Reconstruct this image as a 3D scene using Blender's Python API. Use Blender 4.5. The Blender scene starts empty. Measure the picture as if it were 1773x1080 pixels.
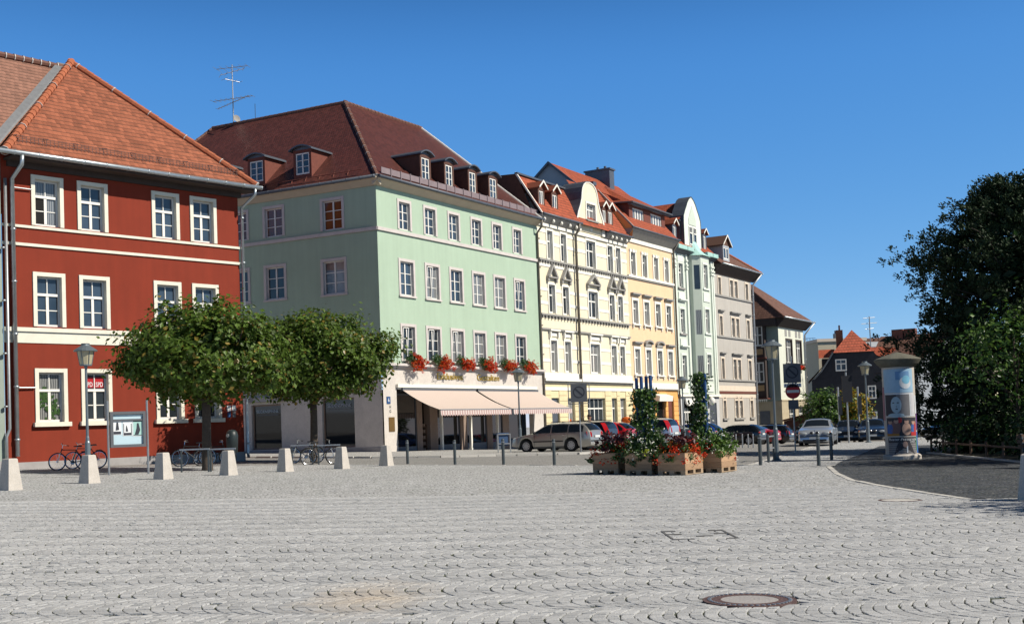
import bpy, bmesh, math, random
from mathutils import Vector, Matrix, Quaternion
random.seed(7)
RAD = math.radians
scene = bpy.context.scene
COL = scene.collection

# ------------------------------------------------------------------ ground
def sstep(a, b, x):
    t = max(0.0, min(1.0, (x - a) / (b - a)))
    return t * t * (3 - 2 * t)

def G(x, y):
    "height of the sloping square: falls to the right, and the street dips away at the back"
    return (-.0195 * x + .0075 * (math.sqrt(x * x + 9) - 3)
            - .6 * sstep(66, 98, y) * sstep(-12, 0, x))

# ------------------------------------------------------------------ camera
EYE = 1.4
FPX, PITCH, ROLL, PPX, PPY = 2078.87, RAD(2.3774), RAD(2.1317), 886.5, 651.06
_cp, _sp, _cr, _sr = math.cos(PITCH), math.sin(PITCH), math.cos(ROLL), math.sin(ROLL)
_R0 = Matrix(((1, 0, 0), (0, 0, -1), (0, 1, 0)))
_RX = Matrix(((1, 0, 0), (0, _cp, _sp), (0, -_sp, _cp)))
_RZ = Matrix(((_cr, _sr, 0), (-_sr, _cr, 0), (0, 0, 1)))
CAMR = _RZ @ _RX @ _R0

def ray(px, py):
    d = CAMR.transposed() @ Vector((px - PPX, py - PPY, FPX))
    return d / math.hypot(d.x, d.y)

def P(px, py):
    "ground point under a measured spot of the survey photograph"
    d = ray(px, py)
    lo, hi = 1.0, 300.0
    for _ in range(60):
        m = (lo + hi) / 2
        if EYE + m * d.z - G(m * d.x, m * d.y) > 0: lo = m
        else: hi = m
    return Vector((lo * d.x, lo * d.y, G(lo * d.x, lo * d.y)))

cam = bpy.data.cameras.new("camera")
cam.sensor_width = 36
cam.lens = 36 * FPX / 1773
cam.shift_x = 0
cam.shift_y = (PPY - 540) / 1773
cam.clip_start = .1
cam.clip_end = 3000
co = bpy.data.objects.new("camera", cam)
COL.objects.link(co)
m = Matrix((CAMR[0], -CAMR[1], -CAMR[2])).transposed().to_4x4()
m.translation = (0, 0, EYE)
co.matrix_world = m
scene.camera = co
scene.cycles.caustics_reflective = False
scene.cycles.caustics_refractive = False
scene.cycles.diffuse_bounces = 1
scene.cycles.max_bounces = 8

# ------------------------------------------------------------------ light
SUN_EL, SUN_AZ = RAD(41), RAD(-17)
S = Vector((math.cos(SUN_AZ) * math.cos(SUN_EL), math.sin(SUN_AZ) * math.cos(SUN_EL), math.sin(SUN_EL)))
sl = bpy.data.lights.new("sun", 'SUN')
sl.energy = 5.0
sl.angle = RAD(.5)
sl.color = (1, .935, .83)
so = bpy.data.objects.new("sun", sl)
COL.objects.link(so)
so.rotation_euler = (-S).to_track_quat('-Z', 'Y').to_euler()
so.location = (30, -20, 60)
w = bpy.data.worlds.new("World")
scene.world = w
w.use_nodes = True
nt = w.node_tree
sky = nt.nodes.new('ShaderNodeTexSky')
sky.sky_type = 'NISHITA'
sky.sun_disc = False
sky.sun_elevation = SUN_EL
sky.sun_rotation = math.atan2(S.x, S.y)
sky.altitude = 200
sky.air_density = .6
sky.dust_density = 0
sky.ozone_density = 3
bg = nt.nodes['Background']
bg.inputs['Strength'].default_value = .10
# deep late-summer blue: grade the sky colour channel by channel
spr = nt.nodes.new('ShaderNodeSeparateColor'); cbr = nt.nodes.new('ShaderNodeCombineColor')
nt.links.new(sky.outputs[0], spr.inputs[0])
for i, (a, g) in enumerate(((1.34, 1.18), (.93, .69), (.92, .34))):
    p1 = nt.nodes.new('ShaderNodeMath'); p1.operation = 'MULTIPLY'; p1.inputs[1].default_value = .08
    p2 = nt.nodes.new('ShaderNodeMath'); p2.operation = 'POWER'; p2.inputs[1].default_value = g
    p3 = nt.nodes.new('ShaderNodeMath'); p3.operation = 'MULTIPLY'; p3.inputs[1].default_value = a / .10
    nt.links.new(spr.outputs[i], p1.inputs[0]); nt.links.new(p1.outputs[0], p2.inputs[0]); nt.links.new(p2.outputs[0], p3.inputs[0]); nt.links.new(p3.outputs[0], cbr.inputs[i])
# sky dimmed above the roof band, to lower the ambient light
tcw = nt.nodes.new('ShaderNodeTexCoord'); spw = nt.nodes.new('ShaderNodeSeparateXYZ'); mrw = nt.nodes.new('ShaderNodeMapRange')
mrw.interpolation_type = 'SMOOTHSTEP'
for k_, v_ in (('From Min', .27), ('From Max', .5), ('To Min', 1.0), ('To Max', .10)): mrw.inputs[k_].default_value = v_
vmw = nt.nodes.new('ShaderNodeVectorMath'); vmw.operation = 'SCALE'
nt.links.new(tcw.outputs['Generated'], spw.inputs[0]); nt.links.new(spw.outputs[2], mrw.inputs['Value'])
nt.links.new(cbr.outputs[0], vmw.inputs[0]); nt.links.new(mrw.outputs[0], vmw.inputs['Scale'])
nt.links.new(vmw.outputs[0], bg.inputs[0])
vs = scene.view_settings
vs.view_transform = 'Standard'
vs.look = 'None'
vs.exposure = .2
vs.gamma = 1
try: vs.use_curve_mapping = False
except Exception: pass

# ------------------------------------------------------------------ materials
def newmat(name):
    m = bpy.data.materials.new(name)
    m.use_nodes = True
    return m, m.node_tree.nodes, m.node_tree.links, m.node_tree.nodes['Principled BSDF']

def mat(name, col, rough=.8, var=.12, scale=1.5, bump=0., bscale=40., metal=0., spec=.4, fine=.0, fscale=60., coat=0., streak=0.):
    m, N, L, b = newmat(name)
    b.inputs['Roughness'].default_value = rough
    b.inputs['Metallic'].default_value = metal
    b.inputs['Specular IOR Level'].default_value = spec
    if coat:
        b.inputs['Coat Weight'].default_value = coat
        b.inputs['Coat Roughness'].default_value = .04
    tc = N.new('ShaderNodeTexCoord')
    n = N.new('ShaderNodeTexNoise')
    n.inputs['Scale'].default_value = scale
    n.inputs['Detail'].default_value = 6
    n.inputs['Roughness'].default_value = .65
    L.new(tc.outputs['Object'], n.inputs['Vector'])
    fac = n.outputs['Fac']
    if streak:
        mp = N.new('ShaderNodeMapping')
        mp.inputs['Scale'].default_value = (2.2, 2.2, .12)
        n3 = N.new('ShaderNodeTexNoise')
        n3.inputs['Scale'].default_value = 1.6
        n3.inputs['Detail'].default_value = 5
        L.new(tc.outputs['Object'], mp.inputs[0])
        L.new(mp.outputs[0], n3.inputs['Vector'])
        mm = N.new('ShaderNodeMix')
        mm.inputs['Factor'].default_value = streak
        L.new(n.outputs['Fac'], mm.inputs['A'])
        L.new(n3.outputs['Fac'], mm.inputs['B'])
        fac = mm.outputs['Result']
    if fine:
        n2 = N.new('ShaderNodeTexNoise')
        n2.inputs['Scale'].default_value = fscale
        n2.inputs['Detail'].default_value = 3
        L.new(tc.outputs['Object'], n2.inputs['Vector'])
        mm = N.new('ShaderNodeMix')
        mm.inputs['Factor'].default_value = fine
        L.new(fac, mm.inputs['A'])
        L.new(n2.outputs['Fac'], mm.inputs['B'])
        fac = mm.outputs['Result']
    r = N.new('ShaderNodeValToRGB')
    r.color_ramp.elements[0].position = .25
    r.color_ramp.elements[1].position = .75
    a = [max(0, c * (1 - var)) for c in col]
    c2 = [min(1, c * (1 + var)) for c in col]
    r.color_ramp.elements[0].color = (*a, 1)
    r.color_ramp.elements[1].color = (*c2, 1)
    L.new(fac, r.inputs[0])
    L.new(r.outputs[0], b.inputs['Base Color'])
    if bump:
        nb = N.new('ShaderNodeTexNoise')
        nb.inputs['Scale'].default_value = bscale
        nb.inputs['Detail'].default_value = 4
        L.new(tc.outputs['Object'], nb.inputs['Vector'])
        bp = N.new('ShaderNodeBump')
        bp.inputs['Strength'].default_value = bump
        bp.inputs['Distance'].default_value = .02
        L.new(nb.outputs['Fac'], bp.inputs['Height'])
        L.new(bp.outputs[0], b.inputs['Normal'])
    return m

def math_node(N, L, op, a, b=None, c=None):
    n = N.new('ShaderNodeMath')
    n.operation = op
    for i, v in enumerate((a, b, c)):
        if v is None: continue
        if isinstance(v, (int, float)): n.inputs[i].default_value = v
        else: L.new(v, n.inputs[i])
    return n.outputs[0]

def tile_mat(name, col, var=.18, rowh=.30, colw=.2, rough=.75, bump=1.0, lap_shade=(.05, .035, .025), lap_shade_amt=.55, spec=.3):
    "clay roof tiles laid in courses (UV in metres: u along the eave, v up the slope)"
    m, N, L, b = newmat(name)
    b.inputs['Roughness'].default_value = rough
    b.inputs['Specular IOR Level'].default_value = spec
    uv = N.new('ShaderNodeTexCoord')
    sp = N.new('ShaderNodeSeparateXYZ')
    L.new(uv.outputs['UV'], sp.inputs[0])
    wob = N.new('ShaderNodeTexNoise')
    wob.inputs['Scale'].default_value = .9
    wob.inputs['Detail'].default_value = 3
    L.new(uv.outputs['UV'], wob.inputs['Vector'])
    v = math_node(N, L, 'DIVIDE', sp.outputs[1], rowh)
    v = math_node(N, L, 'MULTIPLY_ADD', wob.outputs['Fac'], .35, v)
    row = math_node(N, L, 'FLOOR', v)
    fv = math_node(N, L, 'FRACT', v)
    half = math_node(N, L, 'MODULO', row, 2.0)
    u = math_node(N, L, 'DIVIDE', sp.outputs[0], colw)
    u = math_node(N, L, 'MULTIPLY_ADD', half, .5, u)
    cl = math_node(N, L, 'FLOOR', u)
    fu = math_node(N, L, 'FRACT', u)
    cb = N.new('ShaderNodeCombineXYZ')
    L.new(cl, cb.inputs[0]); L.new(row, cb.inputs[1])
    wn = N.new('ShaderNodeTexWhiteNoise')
    wn.noise_dimensions = '2D'
    L.new(cb.outputs[0], wn.inputs['Vector'])
    big = N.new('ShaderNodeTexNoise')
    big.inputs['Scale'].default_value = .55
    big.inputs['Detail'].default_value = 5
    L.new(uv.outputs['UV'], big.inputs['Vector'])
    mixf = N.new('ShaderNodeMix')
    mixf.inputs['Factor'].default_value = .45
    L.new(wn.outputs['Value'], mixf.inputs['A'])
    L.new(big.outputs['Fac'], mixf.inputs['B'])
    r = N.new('ShaderNodeValToRGB')
    e = r.color_ramp.elements
    e[0].position = .15; e[1].position = .85
    e[0].color = (*[c * (1 - var) for c in col], 1)
    e[1].color = (*[min(1, c * (1 + var)) for c in col], 1)
    L.new(mixf.outputs['Result'], r.inputs[0])
    # shadow gap under each course, painted in as a dark strip
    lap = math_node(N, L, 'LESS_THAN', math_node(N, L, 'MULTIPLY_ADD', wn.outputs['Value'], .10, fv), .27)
    lap = math_node(N, L, 'MULTIPLY', lap, lap_shade_amt)
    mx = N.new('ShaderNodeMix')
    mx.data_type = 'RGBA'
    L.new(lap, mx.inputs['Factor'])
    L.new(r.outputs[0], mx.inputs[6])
    mx.inputs[7].default_value = (*lap_shade, 1)
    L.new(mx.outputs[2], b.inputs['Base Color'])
    h = math_node(N, L, 'SUBTRACT', 1.0, fv)
    cu = math_node(N, L, 'SUBTRACT', fu, .5)
    cu = math_node(N, L, 'ABSOLUTE', cu)
    cu = math_node(N, L, 'POWER', cu, 4.0)
    h = math_node(N, L, 'MULTIPLY_ADD', cu, -4.0, h)
    bp = N.new('ShaderNodeBump')
    bp.inputs['Strength'].default_value = bump
    bp.inputs['Distance'].default_value = .05
    L.new(h, bp.inputs['Height'])
    L.new(bp.outputs[0], b.inputs['Normal'])
    return m

def cobble_mat(name, col, joint, band=1.02, stone=.105, sag=.26, jw=.16, var=.16, bump=.9, stain=False):
    "small granite setts laid in segmental arcs"
    m, N, L, b = newmat(name)
    b.inputs['Roughness'].default_value = .8
    b.inputs['Specular IOR Level'].default_value = .25
    tc = N.new('ShaderNodeTexCoord')
    wob = N.new('ShaderNodeTexNoise')
    wob.inputs['Scale'].default_value = 3.2
    wob.inputs['Detail'].default_value = 3
    L.new(tc.outputs['Object'], wob.inputs['Vector'])
    vm = N.new('ShaderNodeVectorMath'); vm.operation = 'MULTIPLY_ADD'
    L.new(wob.outputs['Color'], vm.inputs[0])
    vm.inputs[1].default_value = (.22, .24, 0)
    L.new(tc.outputs['Object'], vm.inputs[2])
    rot = N.new('ShaderNodeMapping')
    rot.inputs['Rotation'].default_value = (0, 0, RAD(3))
    L.new(vm.outputs[0], rot.inputs[0])
    sp = N.new('ShaderNodeSeparateXYZ')
    L.new(rot.outputs[0], sp.inputs[0])
    y = math_node(N, L, 'DIVIDE', sp.outputs[1], band)
    bi = math_node(N, L, 'FLOOR', y)
    fy = math_node(N, L, 'FRACT', y)
    fy = math_node(N, L, 'SUBTRACT', fy, .5)
    wb = N.new('ShaderNodeTexWhiteNoise'); wb.noise_dimensions = '1D'
    L.new(bi, wb.inputs['W'])
    q = math_node(N, L, 'MULTIPLY', fy, 2.0)
    q2 = math_node(N, L, 'MULTIPLY', q, q)
    x = math_node(N, L, 'MULTIPLY_ADD', q2, -sag, sp.outputs[0])
    x = math_node(N, L, 'MULTIPLY_ADD', wb.outputs['Value'], .6, x)
    rr = math_node(N, L, 'DIVIDE', x, stone)
    ri = math_node(N, L, 'FLOOR', rr)
    fr = math_node(N, L, 'FRACT', rr)
    wr = N.new('ShaderNodeTexWhiteNoise'); wr.noise_dimensions = '2D'
    cb = N.new('ShaderNodeCombineXYZ'); L.new(ri, cb.inputs[0]); L.new(bi, cb.inputs[1])
    L.new(cb.outputs[0], wr.inputs['Vector'])
    aw = math_node(N, L, 'MULTIPLY', fy, band * 1.12 / (stone * 1.06))
    aw = math_node(N, L, 'ADD', aw, wr.outputs['Value'])
    fa = math_node(N, L, 'FRACT', aw)
    ai = math_node(N, L, 'FLOOR', aw)
    # distance to the nearest joint, in stone widths
    def edge(t):
        t = math_node(N, L, 'SUBTRACT', t, .5)
        t = math_node(N, L, 'ABSOLUTE', t)
        return math_node(N, L, 'SUBTRACT', .5, t)
    e1, e2 = edge(fr), edge(fa)
    e = math_node(N, L, 'MINIMUM', e1, math_node(N, L, 'MULTIPLY', e2, 1.6))
    jn = N.new('ShaderNodeTexNoise'); jn.inputs['Scale'].default_value = 6; jn.inputs['Detail'].default_value = 4
    L.new(tc.outputs['Object'], jn.inputs['Vector'])
    jw2 = math_node(N, L, 'MULTIPLY_ADD', jn.outputs['Fac'], jw * 2.6, jw * -.75)
    jw2 = math_node(N, L, 'MAXIMUM', jw2, .02)
    mr = N.new('ShaderNodeMapRange'); mr.interpolation_type = 'SMOOTHSTEP'
    L.new(e, mr.inputs['Value'])
    mr.inputs['From Min'].default_value = 0.0
    L.new(jw2, mr.inputs['From Max'])
    stonef = mr.outputs[0]
    cid = N.new('ShaderNodeCombineXYZ')
    L.new(ri, cid.inputs[0]); L.new(ai, cid.inputs[1]); L.new(bi, cid.inputs[2])
    wn = N.new('ShaderNodeTexWhiteNoise'); wn.noise_dimensions = '3D'
    L.new(cid.outputs[0], wn.inputs['Vector'])
    big = N.new('ShaderNodeTexNoise'); big.inputs['Scale'].default_value = .22; big.inputs['Detail'].default_value = 7
    big.inputs['Roughness'].default_value = .7
    L.new(tc.outputs['Object'], big.inputs['Vector'])
    fine = N.new('ShaderNodeTexNoise'); fine.inputs['Scale'].default_value = 90; fine.inputs['Detail'].default_value = 3
    L.new(tc.outputs['Object'], fine.inputs['Vector'])
    f1 = math_node(N, L, 'MULTIPLY', wn.outputs['Value'], .4)
    f1 = math_node(N, L, 'MULTIPLY_ADD', big.outputs['Fac'], .4, f1)
    f1 = math_node(N, L, 'MULTIPLY_ADD', fine.outputs['Fac'], .25, f1)
    r = N.new('ShaderNodeValToRGB')
    r.color_ramp.elements[0].position = .25; r.color_ramp.elements[1].position = .8
    r.color_ramp.elements[0].color = (*[c * (1 - var) for c in col], 1)
    r.color_ramp.elements[1].color = (*[c * (1 + var) for c in col], 1)
    L.new(f1, r.inputs[0])
    sc = r.outputs[0]
    if stain:
        # rusty brown spill near the front of the square
        mpn = N.new('ShaderNodeVectorMath'); mpn.operation = 'SUBTRACT'
        L.new(tc.outputs['Object'], mpn.inputs[0]); mpn.inputs[1].default_value = stain
        ms = N.new('ShaderNodeVectorMath'); ms.operation = 'MULTIPLY'
        L.new(mpn.outputs[0], ms.inputs[0]); ms.inputs[1].default_value = (1.3, .55, 0)
        ln = N.new('ShaderNodeVectorMath'); ln.operation = 'LENGTH'
        L.new(ms.outputs[0], ln.inputs[0])
        d = math_node(N, L, 'MULTIPLY_ADD', jn.outputs['Fac'], -.9, ln.outputs['Value'])
        msk = N.new('ShaderNodeMapRange')
        L.new(d, msk.inputs['Value'])
        msk.inputs['From Min'].default_value = .25; msk.inputs['From Max'].default_value = -.35
        msk.inputs['To Max'].default_value = .5
        mxs = N.new('ShaderNodeMix'); mxs.data_type = 'RGBA'
        L.new(msk.outputs[0], mxs.inputs['Factor'])
        L.new(sc, mxs.inputs[6]); mxs.inputs[7].default_value = (.42, .31, .2, 1)
        sc = mxs.outputs[2]
    # joints: dark grit, moss here and there
    mo = N.new('ShaderNodeTexNoise'); mo.inputs['Scale'].default_value = 1.1; mo.inputs['Detail'].default_value = 5
    L.new(tc.outputs['Object'], mo.inputs['Vector'])
    mr2 = N.new('ShaderNodeMapRange'); L.new(mo.outputs['Fac'], mr2.inputs['Value'])
    mr2.inputs['From Min'].default_value = .5; mr2.inputs['From Max'].default_value = .66
    mj = N.new('ShaderNodeMix'); mj.data_type = 'RGBA'
    L.new(mr2.outputs[0], mj.inputs['Factor'])
    mj.inputs[6].default_value = (*joint, 1); mj.inputs[7].default_value = (joint[0] * .75, joint[1] * 1.15, joint[2] * .5, 1)
    sand = N.new('ShaderNodeTexNoise'); sand.inputs['Scale'].default_value = 4.5; sand.inputs['Detail'].default_value = 4
    L.new(tc.outputs['Object'], sand.inputs['Vector'])
    mr3 = N.new('ShaderNodeMapRange'); L.new(sand.outputs['Fac'], mr3.inputs['Value'])
    mr3.inputs['From Min'].default_value = .50; mr3.inputs['From Max'].default_value = .66; mr3.inputs['To Max'].default_value = .8
    mjs = N.new('ShaderNodeMix'); mjs.data_type = 'RGBA'
    L.new(mr3.outputs[0], mjs.inputs['Factor']); L.new(mj.outputs[2], mjs.inputs[6]); mjs.inputs[7].default_value = (.27, .26, .235, 1)
    mj = mjs
    mx = N.new('ShaderNodeMix'); mx.data_type = 'RGBA'
    L.new(stonef, mx.inputs['Factor'])
    L.new(mj.outputs[2], mx.inputs[6]); L.new(sc, mx.inputs[7])
    L.new(mx.outputs[2], b.inputs['Base Color'])
    dome = N.new('ShaderNodeMapRange'); dome.interpolation_type = 'SMOOTHSTEP'
    L.new(e, dome.inputs['Value']); dome.inputs['From Max'].default_value = .42
    hh = math_node(N, L, 'MULTIPLY_ADD', fine.outputs['Fac'], .12, dome.outputs[0])
    hh = math_node(N, L, 'MULTIPLY_ADD', wn.outputs['Value'], .15, hh)
    bp = N.new('ShaderNodeBump')
    bp.inputs['Strength'].default_value = bump
    bp.inputs['Distance'].default_value = .022
    L.new(hh, bp.inputs['Height'])
    L.new(bp.outputs[0], b.inputs['Normal'])
    return m

def leaf_mat(name, col, var=.35, rough=.45, trans=.35, spec=.5):
    m, N, L, b = newmat(name)
    b.inputs['Roughness'].default_value = rough
    b.inputs['Specular IOR Level'].default_value = spec
    geo = N.new('ShaderNodeNewGeometry')
    r = N.new('ShaderNodeValToRGB')
    r.color_ramp.elements[0].color = (*[c * (1 - var) for c in col], 1)
    r.color_ramp.elements[1].color = (*[min(1, c * (1 + var)) for c in col], 1)
    L.new(geo.outputs['Random Per Island'], r.inputs[0])
    L.new(r.outputs[0], b.inputs['Base Color'])
    if trans:
        t = N.new('ShaderNodeBsdfTranslucent')
        L.new(r.outputs[0], t.inputs['Color'])
        ms = N.new('ShaderNodeMixShader')
        ms.inputs[0].default_value = trans
        L.new(b.outputs[0], ms.inputs[1]); L.new(t.outputs[0], ms.inputs[2])
        L.new(ms.outputs[0], N['Material Output'].inputs['Surface'])
    return m

def glass_mat(name, lo, hi, rough=.04, curtain=.0):
    "window pane backed by a dark room, some with net curtains"
    m, N, L, b = newmat(name)
    b.inputs['Roughness'].default_value = rough
    b.inputs['Specular IOR Level'].default_value = .6
    oi = N.new('ShaderNodeObjectInfo')
    tc = N.new('ShaderNodeTexCoord')
    n = N.new('ShaderNodeTexNoise'); n.inputs['Scale'].default_value = 1.3; n.inputs['Detail'].default_value = 3
    L.new(tc.outputs['Object'], n.inputs['Vector'])
    f = math_node(N, L, 'MULTIPLY_ADD', n.outputs['Fac'], .6, math_node(N, L, 'MULTIPLY', oi.outputs['Random'], .5))
    r = N.new('ShaderNodeValToRGB')
    r.color_ramp.elements[0].position = .2; r.color_ramp.elements[1].position = .85
    r.color_ramp.elements[0].color = (*lo, 1); r.color_ramp.elements[1].color = (*hi, 1)
    L.new(f, r.inputs[0])
    colr = r.outputs[0]
    if curtain:
        wv = N.new('ShaderNodeTexWave'); wv.inputs['Scale'].default_value = 3.5; wv.inputs['Distortion'].default_value = 1.5
        L.new(tc.outputs['Object'], wv.inputs['Vector'])
        on = math_node(N, L, 'LESS_THAN', oi.outputs['Random'], curtain)
        k = math_node(N, L, 'MULTIPLY', on, math_node(N, L, 'MULTIPLY_ADD', wv.outputs['Fac'], .45, .12))
        mx = N.new('ShaderNodeMix'); mx.data_type = 'RGBA'
        L.new(k, mx.inputs['Factor']); L.new(colr, mx.inputs[6]); mx.inputs[7].default_value = (.5, .5, .48, 1)
        colr = mx.outputs[2]
    L.new(colr, b.inputs['Base Color'])
    return m

def stripe_mat(name, c1, c2, period, axis=0, rough=.85):
    m, N, L, b = newmat(name)
    b.inputs['Roughness'].default_value = rough
    tc = N.new('ShaderNodeTexCoord'); sp = N.new('ShaderNodeSeparateXYZ')
    L.new(tc.outputs['Object'], sp.inputs[0])
    f = math_node(N, L, 'FRACT', math_node(N, L, 'DIVIDE', sp.outputs[axis], period))
    k = math_node(N, L, 'GREATER_THAN', f, .5)
    n = N.new('ShaderNodeTexNoise'); n.inputs['Scale'].default_value = 2
    L.new(tc.outputs['Object'], n.inputs['Vector'])
    mx = N.new('ShaderNodeMix'); mx.data_type = 'RGBA'
    L.new(k, mx.inputs['Factor']); mx.inputs[6].default_value = (*c1, 1); mx.inputs[7].default_value = (*c2, 1)
    L.new(mx.outputs[2], b.inputs['Base Color'])
    t = N.new('ShaderNodeBsdfTranslucent'); L.new(mx.outputs[2], t.inputs['Color'])
    ms = N.new('ShaderNodeMixShader'); ms.inputs[0].default_value = .15
    L.new(b.outputs[0], ms.inputs[1]); L.new(t.outputs[0], ms.inputs[2])
    L.new(ms.outputs[0], N['Material Output'].inputs['Surface'])
    return m

def plank_mat(name, col, ph=.14, var=.3):
    m, N, L, b = newmat(name)
    b.inputs['Roughness'].default_value = .8
    tc = N.new('ShaderNodeTexCoord'); sp = N.new('ShaderNodeSeparateXYZ')
    L.new(tc.outputs['Object'], sp.inputs[0])
    v = math_node(N, L, 'DIVIDE', sp.outputs[2], ph)
    fl = math_node(N, L, 'FLOOR', v); fr = math_node(N, L, 'FRACT', v)
    wn = N.new('ShaderNodeTexWhiteNoise'); wn.noise_dimensions = '1D'; L.new(fl, wn.inputs['W'])
    mp = N.new('ShaderNodeMapping'); mp.inputs['Scale'].default_value = (3, 3, 40)
    L.new(tc.outputs['Object'], mp.inputs[0])
    n = N.new('ShaderNodeTexNoise'); n.inputs['Scale'].default_value = 2; n.inputs['Detail'].default_value = 5
    L.new(mp.outputs[0], n.inputs['Vector'])
    f = math_node(N, L, 'MULTIPLY_ADD', n.outputs['Fac'], .7, math_node(N, L, 'MULTIPLY', wn.outputs['Value'], .4))
    r = N.new('ShaderNodeValToRGB')
    r.color_ramp.elements[0].position = .2; r.color_ramp.elements[1].position = .9
    r.color_ramp.elements[0].color = (*[c * (1 - var) for c in col], 1)
    r.color_ramp.elements[1].color = (*[min(1, c * (1 + var)) for c in col], 1)
    L.new(f, r.inputs[0]); L.new(r.outputs[0], b.inputs['Base Color'])
    e = math_node(N, L, 'LESS_THAN', fr, .06)
    bp = N.new('ShaderNodeBump'); bp.inputs['Strength'].default_value = .8; bp.inputs['Distance'].default_value = .02
    L.new(math_node(N, L, 'SUBTRACT', 1.0, e), bp.inputs['Height']); L.new(bp.outputs[0], b.inputs['Normal'])
    return m

M = {}
M['red'] = mat('red_render', (.22, .029, .0115), .9, .22, .8, .5, 50, streak=.45, fine=.25, fscale=35)
M['cream'] = mat('cream_paint', (.74, .70, .58), .75, .08, 2, .2, 50)
M['greyplinth'] = mat('grey_plinth', (.34, .32, .31), .9, .14, 2, .4, 40)
M['green'] = mat('green_render', (.385, .495, .375), .9, .13, .7, .5, 50, streak=.5, fine=.25, fscale=35)
M['greentrim'] = mat('grey_stone_trim', (.58, .53, .50), .85, .1, 3, .3, 40)
M['eavebeige'] = mat('beige_eaves', (.50, .43, .33), .85, .08, 2)
M['stone'] = mat('pink_limestone', (.58, .53, .475), .8, .2, 1.6, .25, 30, fine=.4, fscale=14)
M['yellow'] = mat('yellow_render', (.78, .70, .51), .9, .1, .9, .4, 50, streak=.35)
M['yellowlow'] = mat('yellow_ground_storey', (.72, .61, .37), .9, .12, 1.2, .4, 50)
M['white'] = mat('white_paint', (.80, .78, .72), .6, .06, 3)
M['trimwhite'] = mat('white_stucco_trim', (.82, .79, .70), .8, .07, 2, .2, 50)
M['trimgrey'] = mat('weathered_grey_stucco', (.30, .29, .27), .9, .16, 3, .3, 40)
M['orange'] = mat('apricot_render', (.80, .56, .35), .9, .1, .9, .4, 50, streak=.35)
M['orangelow'] = mat('orange_ground_storey', (.78, .40, .13), .9, .1, 1.2, .4, 50)
M['mint'] = mat('mint_render', (.56, .62, .53), .85, .08, 1, .3, 50, streak=.4)
M['mintlight'] = mat('pale_mint_stucco', (.70, .75, .66), .85, .08, 2, .4, 30)
M['grey'] = mat('grey_render', (.46, .43, .385), .9, .13, .8, .5, 50, streak=.45)
M['greytrim'] = mat('buff_stone_trim', (.72, .61, .49), .85, .1, 2)
M['lastwhite'] = mat('offwhite_render', (.66, .67, .56), .9, .08, 1, .4, 50, streak=.4)
M['lastgreen'] = mat('grey_green_render', (.30, .35, .30), .9, .1, 1, .4, 50)
M['lastbase'] = mat('sandstone_base', (.46, .39, .27), .9, .16, 1.5, .4, 30)
M['darkeave'] = mat('dark_brown_timber', (.055, .04, .035), .8, .2, 3)
M['dormer'] = mat('brown_clad_dormer', (.10, .045, .032), .8, .3, 4, .8, 14)
M['rust'] = mat('red_brown_cladding', (.16, .05, .035), .85, .2, 5, .5, 20)
M['zinc'] = mat('zinc_sheet', (.42, .46, .48), .38, .16, 3, metal=.75, spec=.5)
M['lead'] = mat('dark_lead_sheet', (.10, .115, .14), .5, .18, 3, metal=.3)
M['copper'] = mat('verdigris_copper', (.36, .58, .53), .7, .14, 3, .2, 20)
M['greywall'] = mat('grey_gable_wall', (.37, .40, .43), .9, .08, 1, .3, 50)
M['slate'] = mat('dark_slate_cladding', (.018, .020, .028), .75, .3, 3, .6, 9)
M['beigewall'] = mat('beige_block_wall', (.58, .51, .37), .9, .08, .6, .3, 50, streak=.4)
M['brick'] = mat('dark_red_brick', (.16, .065, .05), .9, .25, 6, .4, 30)
M['pipe'] = mat('brown_grey_pipe', (.17, .15, .125), .55, .2, 4, metal=.3)
M['steel'] = mat('dark_painted_steel', (.07, .085, .09), .5, .15, 6, metal=.3, spec=.5)
M['barsteel'] = mat('worn_dark_iron', (.115, .112, .108), .7, .25, 10)
M['galv'] = mat('galvanised_steel', (.36, .37, .38), .45, .15, 5, metal=.7)
M['lampgrey'] = mat('grey_lamp_enamel', (.15, .18, .20), .4, .1, 5, metal=.3)
M['concrete'] = mat('granite_concrete', (.50, .46, .41), .85, .22, 5, .4, 60, fine=.5, fscale=40)
M['bark'] = mat('brown_bark', (.075, .058, .045), .95, .3, 8, 1.0, 14)
M['branch'] = mat('conifer_bark', (.05, .04, .032), .95, .3, 8, .8, 14)
M['tyre'] = mat('black_rubber', (.014, .014, .015), .85, .1, 8)
M['rim'] = mat('silver_wheel_rim', (.42, .43, .44), .4, .06, 5, metal=.75)
M['chrome'] = mat('bright_metal', (.65, .66, .67), .2, .05, 5, metal=.95)
M['black'] = mat('black_plastic', (.015, .015, .017), .5, .1, 6)
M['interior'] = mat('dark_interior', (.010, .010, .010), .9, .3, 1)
M['brownframe'] = mat('brown_stone_pier', (.26, .19, .15), .8, .14, 3)
M['gold'] = mat('gilded_letter', (.62, .42, .10), .35, .12, 6, metal=.7)
M['paper'] = mat('white_paper', (.78, .80, .80), .8, .03, 4)
M['blueboard'] = mat('pale_blue_backing', (.50, .66, .72), .8, .03, 4)
M['bluepost'] = mat('blue_painted_post', (.018, .07, .20), .55, .16, 5)
M['bin'] = mat('dark_green_plastic', (.02, .03, .032), .45, .1, 5)
M['bluebin'] = mat('blue_plastic', (.035, .075, .16), .55, .1, 5)
M['soil'] = mat('dark_soil', (.045, .036, .026), .95, .3, 6, .8, 20)
M['signgrey'] = mat('grey_sign_face', (.11, .118, .13), .55, .06, 4)
M['signback'] = mat('dark_sign_back', (.012, .014, .020), .6, .06, 4)
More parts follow.
